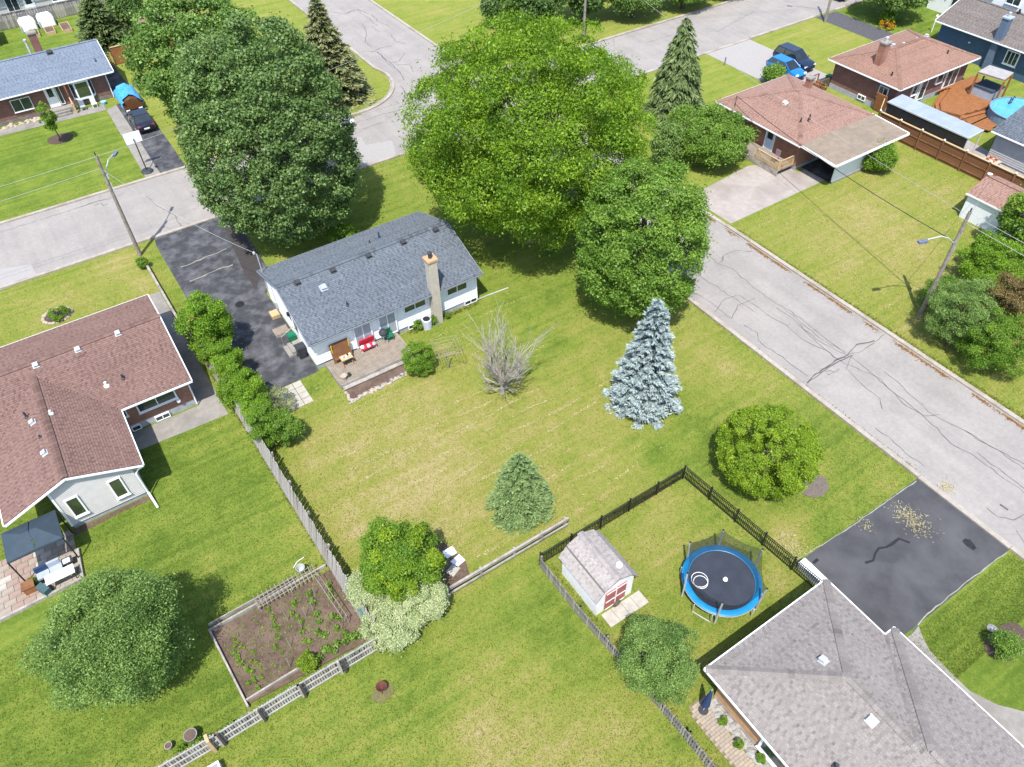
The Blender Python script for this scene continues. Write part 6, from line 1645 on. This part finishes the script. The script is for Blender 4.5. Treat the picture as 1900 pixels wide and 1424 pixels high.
for p, q_ in (((65.4, 28.9, 2.82), (65.4, 37.2, 2.82)), ((65.4, 28.9, 2.82), (67.4, 28.9, 2.97))): MB().beam(p, q_, .09, .12).build('frame_bar', GALV, cn)
MB().box(65.42, 65.46, 29.0, 37.1, .3, 2.75).build('side_screen', BLACK, cn); 
for y in (28.95, 33.1, 37.1):
    for x in (65.5, 67.35): MB().tube([(x, y, 0), (x, y, 2.8)], .05, 6).build('post', GALV, cn)
o = thing('potting_table', 'patio table with terracotta pots and green plants by the shelter end', 'table', (67.2, 27.2, 0))
B(66.6, 68.2, 26.6, 27.9, .7, .76, 'table_top', FLAG, o)
for x in (66.7, 68.1):
    for y in (26.7, 27.8): B(x - .04, x + .04, y - .04, y + .04, .02, .7, 'leg', WOOD_G, o)
for k in range(6):
    p = (66.8 + (k % 3) * .55, 27.0 + (k // 3) * .5, .76)
    q_ = pot(p, .14, .22, mat('terracotta', (.42, .16, .08), (.34, .13, .07), 5), 'terracotta pot, ' + ORD[k % 3] + ' from the left in the ' + ('front', 'back')[k // 3] + ' row on the patio table'); q_['group'] = 'terracotta pots on the patio table'
o = thing('side_table', 'white cube side table by the shelter end', 'table', (66.2, 28.2, 0)); B(65.9, 66.6, 27.9, 28.6, .05, .55, 'table_body', WHITE, o); B(65.86, 66.64, 27.86, 28.64, .551, .6, 'table_top', WHITE, o)
bin_((69.03,46.32,0), GREEN_P, GREEN_P, 'green bin in the alley between the two brick houses', .6)
o = thing('leaning_sheets', 'orange plywood sheets leaning on the brick house wall', 'sheets', (68.3, 40.2, 0)); 
for k in range(2): MB().obox((68.35 - .1 * k, 39.6 - .12 * k, .95), (.05, 1.2, 1.8), Matrix.Rotation(-.14, 3, 'Y')).build('sheet', WOOD_O, o)
o = thing('entry_stairs', 'brown wooden stairs with rails at the front corner of the chimney brick house', 'stairs', (67.5, 46.3, 0))
for k in range(4): B(66.6 + .32 * k, 66.9 + .32 * k, 45.6, 46.8, .16 * k + .02, .16 * k + .18, 'step', WOOD_B, o)
rail(o, (66.6, 46.85), (67.9, 46.85), .2, 1.1, WOOD_B, .4); rail(o, (66.6, 45.55), (67.9, 45.55), .2, 1.1, WOOD_B, .4)
o = thing('garden_light', 'white lamp post between the two right houses', 'lamp post', (89.18,48.5,0)); p = Vector((89.18,48.5,0)); MB().tube([p, p + Vector((0, 0, 1.6))], .05, 6).build('post', WHITE, o); MB().lathe([(.1, 0), (.15, .2), (.05, .35)], p + Vector((0, 0, 1.6)), 10).build('lantern', WHITE, o)
o = thing('barbecue', 'grey covered barbecue with cups beyond the pergola', 'barbecue', (88.06,37.41,0)); p = Vector((88.06,37.41,0)); MB().obox(p + Vector((0, 0, .55)), (1.6, 1.3, 1.0)).build('grill_body', GREY_F, o)
o = MB().tube([(63.72,55.84,0), Vector((63.72,55.84,0)) + Vector((0, 0, .9))], .08, 6).build('bollard', WOOD_D); tag(o, 'short dark post on the lawn beside the pale concrete drive', 'post')
# raised beds and covers in the far left garden
for k, (p, sz, m_, l_) in enumerate((((4.7, 109.7), (.9, 1.9), SOIL, 'middle raised bed with dark seedlings in the far left garden'), ((2.95, 109.8), (.9, 1.9), SOIL, 'left raised bed with lettuce in the far left garden'), ((6.5, 109.6), (.9, 2.6), SOIL, 'right raised bed under a thin frame in the far left garden'))):
    o = thing('raised_bed', l_, 'raised bed', (*p, 0)); x, y = p
    B(x - sz[0] / 2, x + sz[0] / 2, y - sz[1] / 2, y + sz[1] / 2, 0, .28, 'soil', m_, o)
    for s in (-1, 1): B(x + s * (sz[0] / 2 + .04) - .035, x + s * (sz[0] / 2 + .04) + .035, y - sz[1] / 2 - .08, y + sz[1] / 2 + .08, 0, .36, 'side_board', WOOD_Y, o); B(x - sz[0] / 2, x + sz[0] / 2, y + s * (sz[1] / 2 + .04) - .035, y + s * (sz[1] / 2 + .04) + .035, 0, .36, 'end_board', WOOD_Y, o)
for k, (x, l_) in enumerate(((2.75, 'left white fabric covered frame in the far left garden'), (4.85, 'right white fabric covered frame in the far left garden'))):
    o = thing('row_cover', l_, 'row cover', (x, 112, 0))
    MB().vprism([(x - .9, .05), (x + .95, .05), (x + .9, .95), (x + .6, 1.25), (x - .6, 1.25), (x - .85, .95)], 'y', 111.3 + k * .15, 112.9 + k * .15).build('cover', WHITE, o)
    for s in (-.85, .85): MB().tube([(x + s, 111.2 + k * .15, 0), (x + s, 111.2 + k * .15, .9)], .04, 5).build('leg', GALV, o)
# ------------------------------------------------------------------ trees and shrubs
def unit(n): 
    v = R.normal(size=(n, 3)); return v / np.linalg.norm(v, axis=1)[:, None]
def prof(t, shape):
    if shape == 'ovate':
        w_ = np.where(t > -.35, np.sqrt(np.clip(1 - ((t + .35) / 1.35) ** 2, 0, 1)), np.sqrt(np.clip(1 - ((t + .35) / .65) ** 2, 0, 1)))
        return w_ ** .62
    if shape == 'vase':
        return np.sqrt(np.clip(1 - (np.clip(t - .1, -2, 1) / np.where(t > .1, .9, 1.15)) ** 2, 0, 1))
    return np.sqrt(np.clip(1 - t * t, 0, 1))

def foliage(name, c, r, b, m, parent, nl, lr, n, leaf=.28, shape='round', hang=0., flat_=.7, ratio=.55, aspect=(1, 1), rough=.28, kind=None):
    n = int(n * 1.9); leaf *= .66
    i = np.arange(nl) + .5
    t = 1 - 2 * i / nl
    t = np.clip(t + R.normal(0, .5 / np.sqrt(nl), nl), -.98, .98)
    ph = i * 2.39996 + R.normal(0, .25, nl)
    f = R.uniform(1 - rough, 1.0, nl)
    inner = R.uniform(0, 1, nl) < .15
    f = np.where(inner, f * R.uniform(.4, .75, nl), f)
    w_ = prof(t, shape)
    o = np.stack([np.cos(ph) * w_ * r * f * aspect[0], np.sin(ph) * w_ * r * f * aspect[1], t * b * f], -1)
    L_ = lr * R.uniform(.65, 1.35, nl)
    # pull each clump in so that the crown keeps its size
    k_ = 1 - L_ * .8 / max(r, lr)
    o = o * np.clip(k_, .3, 1)[:, None]
    out = o / np.maximum(np.linalg.norm(o, axis=1), .01)[:, None]
    p_ = L_ ** 2; p_ = p_ / p_.sum()
    j = R.choice(nl, n, p=p_)
    d = unit(n) + out[j] * .65 + np.array([0, 0, .4]); d /= np.linalg.norm(d, axis=1)[:, None]
    rad_ = L_[j] * R.uniform(.45, 1.08, n) ** .7
    p = o[j] + d * rad_[:, None] * np.array([1, 1, flat_])
    stray = R.uniform(0, 1, n) < .22
    p = p + R.normal(size=(n, 3)) * (L_[j] * .28 * stray)[:, None]
    nrm = d * .4 + np.array([0, 0, .65 - hang]) + unit(n) * .85
    nrm /= np.linalg.norm(nrm, axis=1)[:, None]
    ax = unit(n) + np.array([0, 0, -hang * 1.5]) + d * .3
    ax -= nrm * (ax * nrm).sum(1)[:, None]; ax /= np.maximum(np.linalg.norm(ax, axis=1), 1e-6)[:, None]
    bx = np.cross(nrm, ax)
    s = leaf * R.uniform(.6, 1.35, n)
    A = ax * (s * .5)[:, None]; Bv = bx * (s * .5 * ratio)[:, None]; up_ = nrm * (s * .09)[:, None]
    p = p + np.array(c)
    p[:, 2] = np.maximum(p[:, 2], .06)
    V = np.stack([p + A * 1.05, p - A * .5 + Bv * 1.15 + up_, p - A * .5 - Bv * 1.15 + up_], 1)
    lt = R.normal(0, .15, nl)
    tone = np.clip(.5 + lt[j] + R.normal(0, .33, n), 0, 1)
    return quads(name, V, tone, m, parent, kind, 3), o + np.array(c)

def trunk(parent, base, top, r, limbs, m=None):
    b = MB()
    base, top = Vector(base), Vector(top)
    b.tube([base, base.lerp(top, .15), base.lerp(top, .6), top], [r * 1.25, r, r * .7, r * .25], 9)
    for e in limbs:
        e = Vector(e); s = base.lerp(top, rnd.uniform(.25, .7))
        mid = s.lerp(e, .5) + Vector((0, 0, rnd.uniform(0, .5)))
        b.tube([s, mid, e], [r * .38, r * .25, r * .08], 6)
    return b.build('trunk', m or BARK, parent, True)

def tree(name, label, cat, spec, m, nl, lr, n, group=None, base=None, tr=.22, leaf=.28, **k):
    x, y, zc, r, b = spec
    bx_ = base or (x, y)
    t = thing(name, label, cat, (bx_[0], bx_[1], 0), group)
    o, lobes = foliage('crown', (x, y, zc), r, b, m, t, nl, lr, n, leaf, **k)
    if tr: trunk(t, (bx_[0], bx_[1], 0), (x, y, zc + b * .45), tr, [lobes[i] for i in R.choice(len(lobes), min(len(lobes), 14), False)])
    return t

tree('maple_tree', 'broad dark green maple standing behind the drive of the white bungalow', 'tree', (13.16,53.27,8.84,6.31,8.24), L_MAPLE, 700, .78, 68000, tr=.4, leaf=.29, shape='ovate', rough=.14, ratio=.75, flat_=.6)
tree('maple_tree', 'fresh green maple at the rear left, behind the dark maple', 'tree', (13.84,72.41,7.52,6.33,6.52), L_BACK, 380, .9, 42000, tr=.35, leaf=.34, shape='round', ratio=.75, rough=.32)
tree('shade_tree', 'huge lime green spreading tree at the top centre', 'tree', (28.14,41.37,9.45,8.98,8.05), L_LIME, 520, 1.15, 105000, tr=.45, leaf=.34, shape='vase', hang=.3, ratio=.4, rough=.32, flat_=.62)
tree('shade_tree', 'round mid green tree on the street corner behind the blue spruce', 'tree', (29.58,30.07,6.35,4.44,5.85), L_MID, 320, .78, 48000, tr=.32, leaf=.30, shape='ovate', ratio=.45, hang=.1, rough=.2, flat_=.5)
tree('garden_tree', 'dense green multi stemmed tree beside the deck of the carport house', 'tree', (48.03,42.71,2.49,4.19,2.09), L_MID, 110, .8, 22000, tr=.2, leaf=.28, ratio=.5, rough=.35, base=(49.6, 42))
tree('tall_shrub', 'soft olive shrub between the huge lime tree and the carport house tree', 'shrub', (44.06,43.3,2.55,1.57,2.45), L_OLIVE, 50, .55, 7000, tr=.1, leaf=.24)
tree('garden_tree', 'large rounded olive green tree on the lawn at the lower left', 'tree', (-7.1,22.9,3.79,3.35,3.64), L_OLIVE, 150, .72, 52000, tr=.18, leaf=.17, ratio=.42, rough=.38, flat_=.8)
tree('garden_tree', 'yellow-green leafy tree rising out of the cream bush', 'tree', (5.7,19.72,3.14,2.3,2.34), L_GREEN, 60, .5, 17000, tr=.1, leaf=.19, ratio=.5, rough=.4, base=(6.3, 18.9))
yb = (5.84,19.32,3.27,1.91,2.37)
foliage('yellow_crown', yb[:3], yb[3], yb[4], L_YEL, bpy.data.objects['garden_tree.002'], 40, .42, 6500, .19, ratio=.5, rough=.35)  # yellow-green leaves mixed in among the green ones
tree('clipped_shrub', 'large clipped yellow-green dome shrub beside the grey mulch patch', 'shrub', (26.2,14.68,2.39,2.91,2.39), L_YEL, 260, .36, 34000, tr=.1, leaf=.15, ratio=.6, rough=.08)
tree('tall_shrub', 'soft green shrub between the grey picket fence and the taupe roof', 'shrub', (13.38,9.06,2.15,2.14,2.15), L_OLIVE, 90, .45, 30000, tr=.1, leaf=.12, ratio=.5, rough=.35)
tree('round_shrub', 'round bright green bush at the right end of the tan deck', 'shrub', (13.96,33.42,1.21,1.2,1.21), L_GREEN, 45, .32, 7000, tr=.05, leaf=.14, ratio=.5, rough=.2)
tree('round_shrub', 'bright green bush at the corner of the carport wall', 'shrub', (59.31,32.78,1.34,1.65,1.34), L_GREEN, 45, .55, 6000, tr=.08, leaf=.24, ratio=.5, rough=.25)
tree('tall_shrub', 'tall fresh green shrub standing over the edge of the asphalt drive', 'shrub', (3.23,42.57,2.89,1.78,2.79), L_BRIGHT, 70, .5, 14000, tr=.1, leaf=.2, ratio=.5, rough=.35)
for k, (bb, lab, m_) in enumerate((((3.26,39.24,1.9,1.18,1.9), 'bright hedge bush below the tall fresh green shrub', L_BRIGHT), ((3.46,36.45,2.05,1.41,2.05), 'bright hedge bush beside the stone slab patio', L_BRIGHT), ((3.53,32.86,2.05,1.18,2.05), 'leafy hedge bush where the board fence shadow begins', L_GREEN), ((4.35,32.59,1.54,1.1,1.54), 'low mid green bush on the lawn side of the hedge', L_MID), ((2.84,41.37,1.73,1.07,1.73), 'leafy hedge bush under the tall fresh green shrub', L_GREEN), ((2.76,37.43,1.36,1.02,1.36), 'narrow hedge bush tight against the board fence', L_GREEN), ((3.41,34.83,1.7,1.07,1.7), 'bright hedge bush left of the stone slab patio', L_BRIGHT))):
    tree('hedge_bush', lab, 'bush', bb, m_, 34, .36, 7500, 'bushes along the board fence', tr=.05, leaf=.16, ratio=.5, rough=.5)
tree('flowering_bush', 'loose pale flowered bush spilling over the stone slab patio', 'bush', (4.8,35.46,0.88,1.14,0.88), L_PALE, 26, .3, 2600, tr=.04, leaf=.13, ratio=.5)
# cream bush: several low mounds in one plant
cbush = thing('variegated_bush', 'pale cream variegated bush wrapped round the foot of the yellow-green tree', 'bush', (5.0, 17.6, 0))
for bb in ((3.81,20.22,1.24,1.09,1.24), (4.13,18.01,0.92,1.62,0.92), (5.92,17.84,1.63,1.16,1.63), (4.83,18.42,1.02,1.48,1.02)):
    foliage('foliage', bb[:3], bb[3], min(bb[4], 1.1), L_CREAM, cbush, 60, .34, 15000, .14, ratio=.6, rough=.2)
MB().tube([(5.0, 17.6, 0), (5.0, 17.6, 1.0)], [.08, .03], 6).build('stem', BARK, cbush)
for k, (bb, m_, lab, lf_) in enumerate((((52.61,17.6,1.97,3.09,1.97), L_BRIGHT, 'bright yellow-green shrub beside the metal shed at right', .2), ((47.71,18.21,1.37,1.48,1.37), L_MID, 'dark leaved small shrub just right of the lamp pole', .16), ((44.97,15.54,2.87,2.26,2.87), L_OLIVE, 'soft olive shrub behind the yellow guy guard at right', .15), ((47.63,14.19,2.87,2.07,2.87), L_RED, 'bronze brown leaved shrub at the right edge', .17), ((45.1,12.68,2.23,2.59,2.23), L_GREEN, 'dark green shrub at the right edge below the bronze one', .16))):
    tree('tall_shrub', lab, 'shrub', bb, m_, 90, .5, 20000, 'shrubs at the right edge', tr=.1, leaf=lf_, ratio=.5, rough=.45)
tree('garden_tree', 'glossy green tree over the end of the white metal shed', 'tree', (57.3,18.81,3.6,1.94,3.3), L_GREEN, 60, .6, 9000, tr=.15, leaf=.26, ratio=.6, base=(61, 19.5))
tree('young_tree', 'young slender lawn tree in the round mulch ring', 'tree', (0.08,79.96,2.81,0.83,1.81), L_GREEN, 26, .35, 1600, tr=.05, leaf=.26, ratio=.5, base=(.33, 81.15))
tree('round_shrub', 'bushy shrub beside the pale drive in front of the blue hatchback', 'shrub', (64.78,49.87,0.95,1.25,0.95), L_MID, 36, .55, 3200, tr=.08, leaf=.3)
tree('small_shrub', 'small green shrub at the foot of the left pole', 'shrub', (1.62,55.56,0.59,0.5,0.59), L_GREEN, 16, .2, 1200, tr=.03, leaf=.13)
tree('small_shrub', 'low green plant inside the stone ringed flower bed', 'plant', (-5.07,53.12,0.41,0.82,0.41), L_GREEN, 16, .25, 1300, tr=.03, leaf=.14)
tree('small_shrub', 'tiny potted shrub on the corner of the red and tan patio', 'plant', (-10.61,30.99,0.28,0.34,0.28), L_GREEN, 10, .15, 700, tr=.02, leaf=.09)
tree('small_shrub', 'low plants beside the round air conditioner', 'plant', (15.9,37.16,0.46,0.38,0.46), L_GREEN, 10, .18, 600, tr=.02, leaf=.12)
tree('small_shrub', 'leafy plant between the air conditioner and the chimney', 'plant', (17.04,36.93,0.6,0.27,0.6), L_GREEN, 10, .16, 500, tr=.02, leaf=.12)
tree('small_shrub', 'narrow plant to the right of the cream chimney foot', 'plant', (18.2,36.99,0.33,0.19,0.33), L_GREEN, 8, .14, 300, tr=.02, leaf=.12)
tree('small_shrub', 'light green plants at the wall foot behind the white bungalow roof', 'plant', (15.98,50.04,0.73,1.47,0.73), L_GREEN, 26, .35, 2200, tr=.04, leaf=.2)
for k, (bb, lab) in enumerate((((14.52,5.66,0.28,0.21,0.28), 'clump of leaves at the upper end of the rock bed'), ((14.38,4.49,0.38,0.26,0.38), 'yellow-green clump at the lower end of the rock bed'), ((14.74,3.56,0.35,0.24,0.35), 'small clump below the dark window of the brick house'))):
    tree('small_shrub', lab, 'plant', bb, L_GREEN, 9, .12, 500, 'plants in the rock bed', tr=.02, leaf=.1)
tree('small_shrub', 'dark clump of long leaves in the far right lawn bed', 'plant', (27.97,0.6,0.9,0.77,0.9), L_MID, 26, .3, 2200, tr=.03, leaf=.2, ratio=.25)
mulch_ring(*(28.79,0.73,0)[:2], 1.3, .8, 'mulched bed with a grey stone on the right lawn')
rk = thing('boulder', 'flat grey stone in the right lawn bed', 'stone', (28.79,1.54,0)); rock(rk, (28.79,1.54,0), .5, rockm[0])
tree('flower_clump', 'orange and yellow flower clumps in the stone edged bed at the top right', 'flowers', (85.72,52.02,0.53,1.06,0.53), L_FLOWER, 14, .25, 300, tr=.03, leaf=.2)
tree('round_shrub', 'light green bush in the flower bed at the top right', 'shrub', (86.56,52.8,1.01,0.88,1.01), L_GREEN, 24, .5, 1600, tr=.06, leaf=.3)
# trees beyond the far street and at the upper corners
far = (((893,-25,965,40), L_DARK, 'dark tree beside the steps at the top centre', 'ovate'), ((945,-60,1050,50), L_DARK, 'deep shaded tree behind the huge lime tree', 'round'), ((1030,-70,1140,28), L_DARK, 'shaded street tree left of the top pole', 'round'), ((1120,-60,1235,32), L_OLIVE, 'sunlit olive street tree right of the top pole', 'round'), ((1215,-75,1330,14), L_MID, 'street tree whose shade falls on the road at the top', 'round'), ((1300,-95,1400,-12), L_MID, 'street tree just above the picture edge casting road shade', 'round'),
       ((1590,-60,1735,14), L_OLIVE, 'tree over the flower bed at the top right', 'round'), ((200,-30,292,52), L_DARK, 'dark tree beside the brown shed roof at the top left', 'round'), ((258,-30,300,18), L_SPRUCE_B, 'blue grey conifer top behind the rear left maple', 'ovate'))
for bb, m_, lab, sh_ in far:
    pass
for spec, m_, lab, sh_ in (((49.85,78.98,2.59,2.27,1.79), L_DARK, far[0][2], 'ovate'), ((51.73,74.14,4.31,3.19,3.51), L_DARK, far[1][2], 'round'), ((58.84,74.69,3.64,3.47,2.64), L_DARK, far[2][2], 'round'), ((64.27,72.04,2.86,3.67,1.86), L_OLIVE, far[3][2], 'round'), ((71.07,70.63,2.87,3.74,1.87), L_MID, far[4][2], 'round'), ((77.82,70.5,3,3.34,2), L_MID, far[5][2], 'round'), ((88.34,54.1,3.46,4.53,2.26), L_OLIVE, far[6][2], 'round'), ((13.95,103.63,2.83,2.93,2.23), L_DARK, far[7][2], 'round'), ((16.78,107.11,2.29,1.39,1.79), L_SPRUCE_B, far[8][2], 'ovate')):
    tree('street_tree', lab, 'tree', spec, m_, 110, 1.0, 13000, 'trees at the far edge', tr=.28, leaf=.42, shape=sh_, ratio=.6, rough=.4)

# conifers
def conifer(name, label, spec, m, levels, per, n, tuft=.22, droop=.15, base=None, power=.85, ratio=.22, lay=.5, jag=.12, up_=.35):
    """whorls of branches, each carrying rows of needle tufts; spec: base x, y, height, base radius"""
    x, y, H_, r0 = spec
    t = thing(name, label, 'tree', (x, y, 0))
    MB().tube([(x, y, 0), (x, y, H_ * .5), (x, y, H_)], [.16 * H_ / 8, .1 * H_ / 8, .01], 8).build('trunk', BARK, t)
    az, hz, rl = [], [], []
    for i in range(levels):
        f = (i + .15) / levels
        z = .12 + (H_ - .2) * f
        rr = r0 * (1 - f) ** power
        k = max(4, int(per * (.35 + .65 * (1 - f))))
        for j in range(k):
            az.append(2 * math.pi * (j + .5 * (i % 2)) / k + rnd.gauss(0, .12)); hz.append(z + rnd.gauss(0, .03 * H_ / levels * 3)); rl.append(rr * rnd.uniform(1 - jag * 2, 1 + jag))
    az, hz, rl = np.array(az), np.array(hz), np.array(rl)
    p_ = rl + .05; p_ = p_ / p_.sum()
    j = R.choice(len(az), n, p=p_)
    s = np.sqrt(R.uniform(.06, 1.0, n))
    lat = R.normal(0, .16, n) * rl[j] * s * 1.1 * lay
    ca, sa = np.cos(az[j]), np.sin(az[j])
    zz_ = hz[j] - droop * rl[j] * s ** 1.5 + up_ * .12 * rl[j] * s + R.normal(0, .03, n)
    P0 = np.stack([x + ca * rl[j] * s - sa * lat, y + sa * rl[j] * s + ca * lat, np.maximum(zz_, .06)], -1)
    dirv = np.stack([ca, sa, np.full(n, up_ - droop)], -1) + unit(n) * .55 + np.stack([-sa, ca, np.zeros(n)], -1) * np.sign(lat)[:, None] * .5
    dirv /= np.linalg.norm(dirv, axis=1)[:, None]
    nr = np.array([0, 0, 1.]) + unit(n) * .7; nr -= dirv * (nr * dirv).sum(1)[:, None]; nr /= np.linalg.norm(nr, axis=1)[:, None]
    bx = np.cross(nr, dirv)
    L_ = tuft * R.uniform(.6, 1.3, n)
    A = dirv * L_[:, None]; Bv = bx * (L_ * ratio)[:, None]
    V = np.stack([P0 - A * .3 + Bv, P0 - A * .3 - Bv, P0 + A * .8], 1)
    tone = np.clip(.0 + .75 * s ** 1.5 + R.normal(0, .2, n), 0, 1)  # pale tips; darker inward, shade between the boughs painted into the tone
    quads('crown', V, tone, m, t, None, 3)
    return t
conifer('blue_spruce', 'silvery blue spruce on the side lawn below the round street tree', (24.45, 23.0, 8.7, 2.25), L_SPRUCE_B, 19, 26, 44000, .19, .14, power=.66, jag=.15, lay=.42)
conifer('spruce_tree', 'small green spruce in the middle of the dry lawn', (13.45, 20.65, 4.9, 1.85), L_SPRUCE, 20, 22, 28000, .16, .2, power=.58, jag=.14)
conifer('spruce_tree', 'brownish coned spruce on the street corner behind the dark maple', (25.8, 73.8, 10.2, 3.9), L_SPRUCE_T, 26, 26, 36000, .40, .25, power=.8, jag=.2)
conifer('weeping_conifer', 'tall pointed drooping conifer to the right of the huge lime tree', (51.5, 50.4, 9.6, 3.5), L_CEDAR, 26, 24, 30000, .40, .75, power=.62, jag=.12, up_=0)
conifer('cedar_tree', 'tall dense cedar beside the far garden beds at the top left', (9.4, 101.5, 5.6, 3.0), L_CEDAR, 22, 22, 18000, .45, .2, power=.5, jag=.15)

# bare tree
bt = thing('bare_tree', 'leafless pale many branched tree on the dry lawn beside the clothes airer', 'tree', (17.5, 28.75, 0))
b = MB()
def branch(p, d, L, r, depth):
    n = 4; P_ = [p]; q_ = p.copy(); dd_ = d.copy()
    for k in range(n):
        dd_ = (dd_ + Vector((rnd.gauss(0, .12), rnd.gauss(0, .12), rnd.gauss(.05, .08)))).normalized()
        q_ = q_ + dd_ * L / n; P_.append(q_.copy())
    b.tube(P_, [r * (1 - .16 * k) for k in range(n + 1)], 4 if depth else 5)
    if depth >= 3: return
    for k in range((4, 3, 2)[depth]):
        t = rnd.uniform(.3, 1.0); i = min(n, max(1, int(t * n)))
        nd = (dd_ + Vector((rnd.gauss(0, .27), rnd.gauss(0, .27), rnd.gauss(.10, .15)))).normalized()
        branch(P_[i], nd, L * rnd.uniform(.45, .72), r * (.5 if depth < 2 else .6), depth + 1)
for k in range(26):
    a = k * 2.4; el = rnd.uniform(.15, .7) if k < 9 else rnd.uniform(1.0, 1.45)
    branch(Vector((17.5, 28.75, .35 + .35 * rnd.random())), Vector((math.cos(a) * math.cos(el), math.sin(a) * math.cos(el), math.sin(el))), rnd.uniform(1.1, 1.9) if k < 9 else rnd.uniform(2.6, 3.9), .055, 0)
b.build('branches', BARK_P, bt)
MB().tube([(17.5, 28.75, 0), (17.5, 28.75, .5), (17.5, 28.75, .9)], [.2, .15, .1], 9).build('trunk', BARK_P, bt)

# vegetables and small growth
def plant_row(x0, y0, x1, y1, n, m, s, label, spread=.12):
    for k in range(n):
        t = k / max(1, n - 1)
        x, y = x0 + (x1 - x0) * t + rnd.gauss(0, spread), y0 + (y1 - y0) * t + rnd.gauss(0, spread)
        o = thing('vegetable_plant', label.replace('#', ORD[min(k, 14)]), 'plant', (x, y, .07), 'vegetables in the garden plot')
        foliage('leaves', (x, y, .07 + s * .45), s * .48, s * .4, m, o, 6, s * .35, 34, s * .55, ratio=.6)
plant_row(2.2, 22.3, 1.9, 19.2, 7, L_GREEN, .32, 'leafy seedling, # from the top in the right row of the vegetable garden'); plant_row(1.3, 22.2, 1.0, 19.1, 7, L_MID, .34, 'leafy seedling, # from the top in the second row from the right')
plant_row(.5, 22.3, .1, 19.3, 9, L_BRIGHT, .26, 'yellowish seedling, # from the top in the middle vegetable row'); plant_row(-.7, 22.6, -1.0, 20.2, 12, L_GREEN, .2, 'small seedling, # from the top in the row left of the middle')
plant_row(-3.1, 21.6, -2.6, 19.1, 14, L_BRIGHT, .22, 'yellow-green lettuce, # from the top in the leftmost vegetable row'); plant_row(-2.6, 22.0, -2.2, 19.3, 12, L_YEL, .16, 'small yellow seedling, # from the top beside the lettuce row')
plant_row(.4, 18.9, 2.6, 18.7, 8, L_MID, .4, 'bushy plant, # from the left along the fence edge of the plot')
tree('small_shrub', 'bright yellow bushy plant at the end of the garden board', 'plant', (-0.23,18.65,0.6,0.54,0.6), L_YEL, 18, .18, 1500, tr=.02, leaf=.12)
plant_row(-4.4, 18.05, -6.6, 18.3, 9, L_GREEN, .32, 'weedy plant, # from the right behind the three rail fence', .1)
plant_row(2.95, 109.0, 2.95, 110.6, 5, L_GREEN, .5, 'lettuce, # from the front in the far left raised bed', .2)
# weeds and seedlings scattered over the soil
N = 1500
x = R.uniform(-3.3, 2.7, N); y = R.uniform(18.8, 22.8, N)
tag(blades('garden_weeds', x, y, .09, .035, L_BRIGHT, 1.0, None, .07), 'scattered weeds and seedlings on the bare garden soil', 'weeds')
# heap of dry cuttings near the drive, and drifts on the asphalt
def drift(name, cx_, cy_, sx, sy, n, label, z=.03):
    az = R.uniform(0, 6.28, n); L_ = R.uniform(.03, .10, n)
    d1 = np.stack([np.cos(az), np.sin(az), R.uniform(-.2, .4, n)], -1) * L_[:, None]; d2 = np.stack([-np.sin(az), np.cos(az), R.uniform(-.3, .3, n)], -1) * (L_ * .18)[:, None]
    p = np.stack([cx_ + R.normal(0, sx, n), cy_ + R.normal(0, sy, n), z + np.abs(R.normal(0, .06, n))], -1)
    tag(quads(name, np.stack([p - d1, p - d2, p + d1, p + d2], 1), R.uniform(0, 1, n), L_DRY, None, 'stuff'), label, 'clippings')
drift('dry_cuttings', *(24.17,10.32,0)[:2], .35, .45, 300, 'straw coloured heap of cuttings on the grass beside the black fence')
drift('dry_cuttings', *(30.94,7.82,0)[:2], .35, .6, 420, 'dry cuttings strewn over the upper end of the asphalt drive')
drift('dry_cuttings', *(28.57,9,0)[:2], .2, .3, 60, 'thin dry cuttings along the lawn edge of the asphalt drive')
drift('dry_cuttings', *(34.5,8.05,0)[:2], .25, .25, 200, 'orange leaf heap in the gutter above the asphalt drive')
# hedge and rough growth against the long fence and house feet
for (x0, y0, x1, y1, n, h) in ((2.2, 46.3, 3.1, 18.5, 900, .22), (8.9, 47.0, 21, 47.0, 300, .2), (15.2, 37.2, 21, 37.2, 160, .2), (12.3, 17.15, 22.4, 17.15, 350, .15), (34.05, 9.6, 33.5, 40, 500, .14), (12.7, 16.8, 12.9, 0, 300, .15), (43.0, 4, 42.9, 33, 600, .13), (-22, 48.5, .6, 48.5, 200, .15)):
    t = R.uniform(0, 1, n * 3)
    blades('edge_grass', x0 + (x1 - x0) * t + R.normal(0, .1, n * 3), y0 + (y1 - y0) * t + R.normal(0, .1, n * 3), h, .03, L_GRASS, .8)
for o in list(sc.objects):
    if o.name.startswith('edge_grass'): tag(o, 'unmown grass fringe along fences, kerbs and house walls', 'grass')
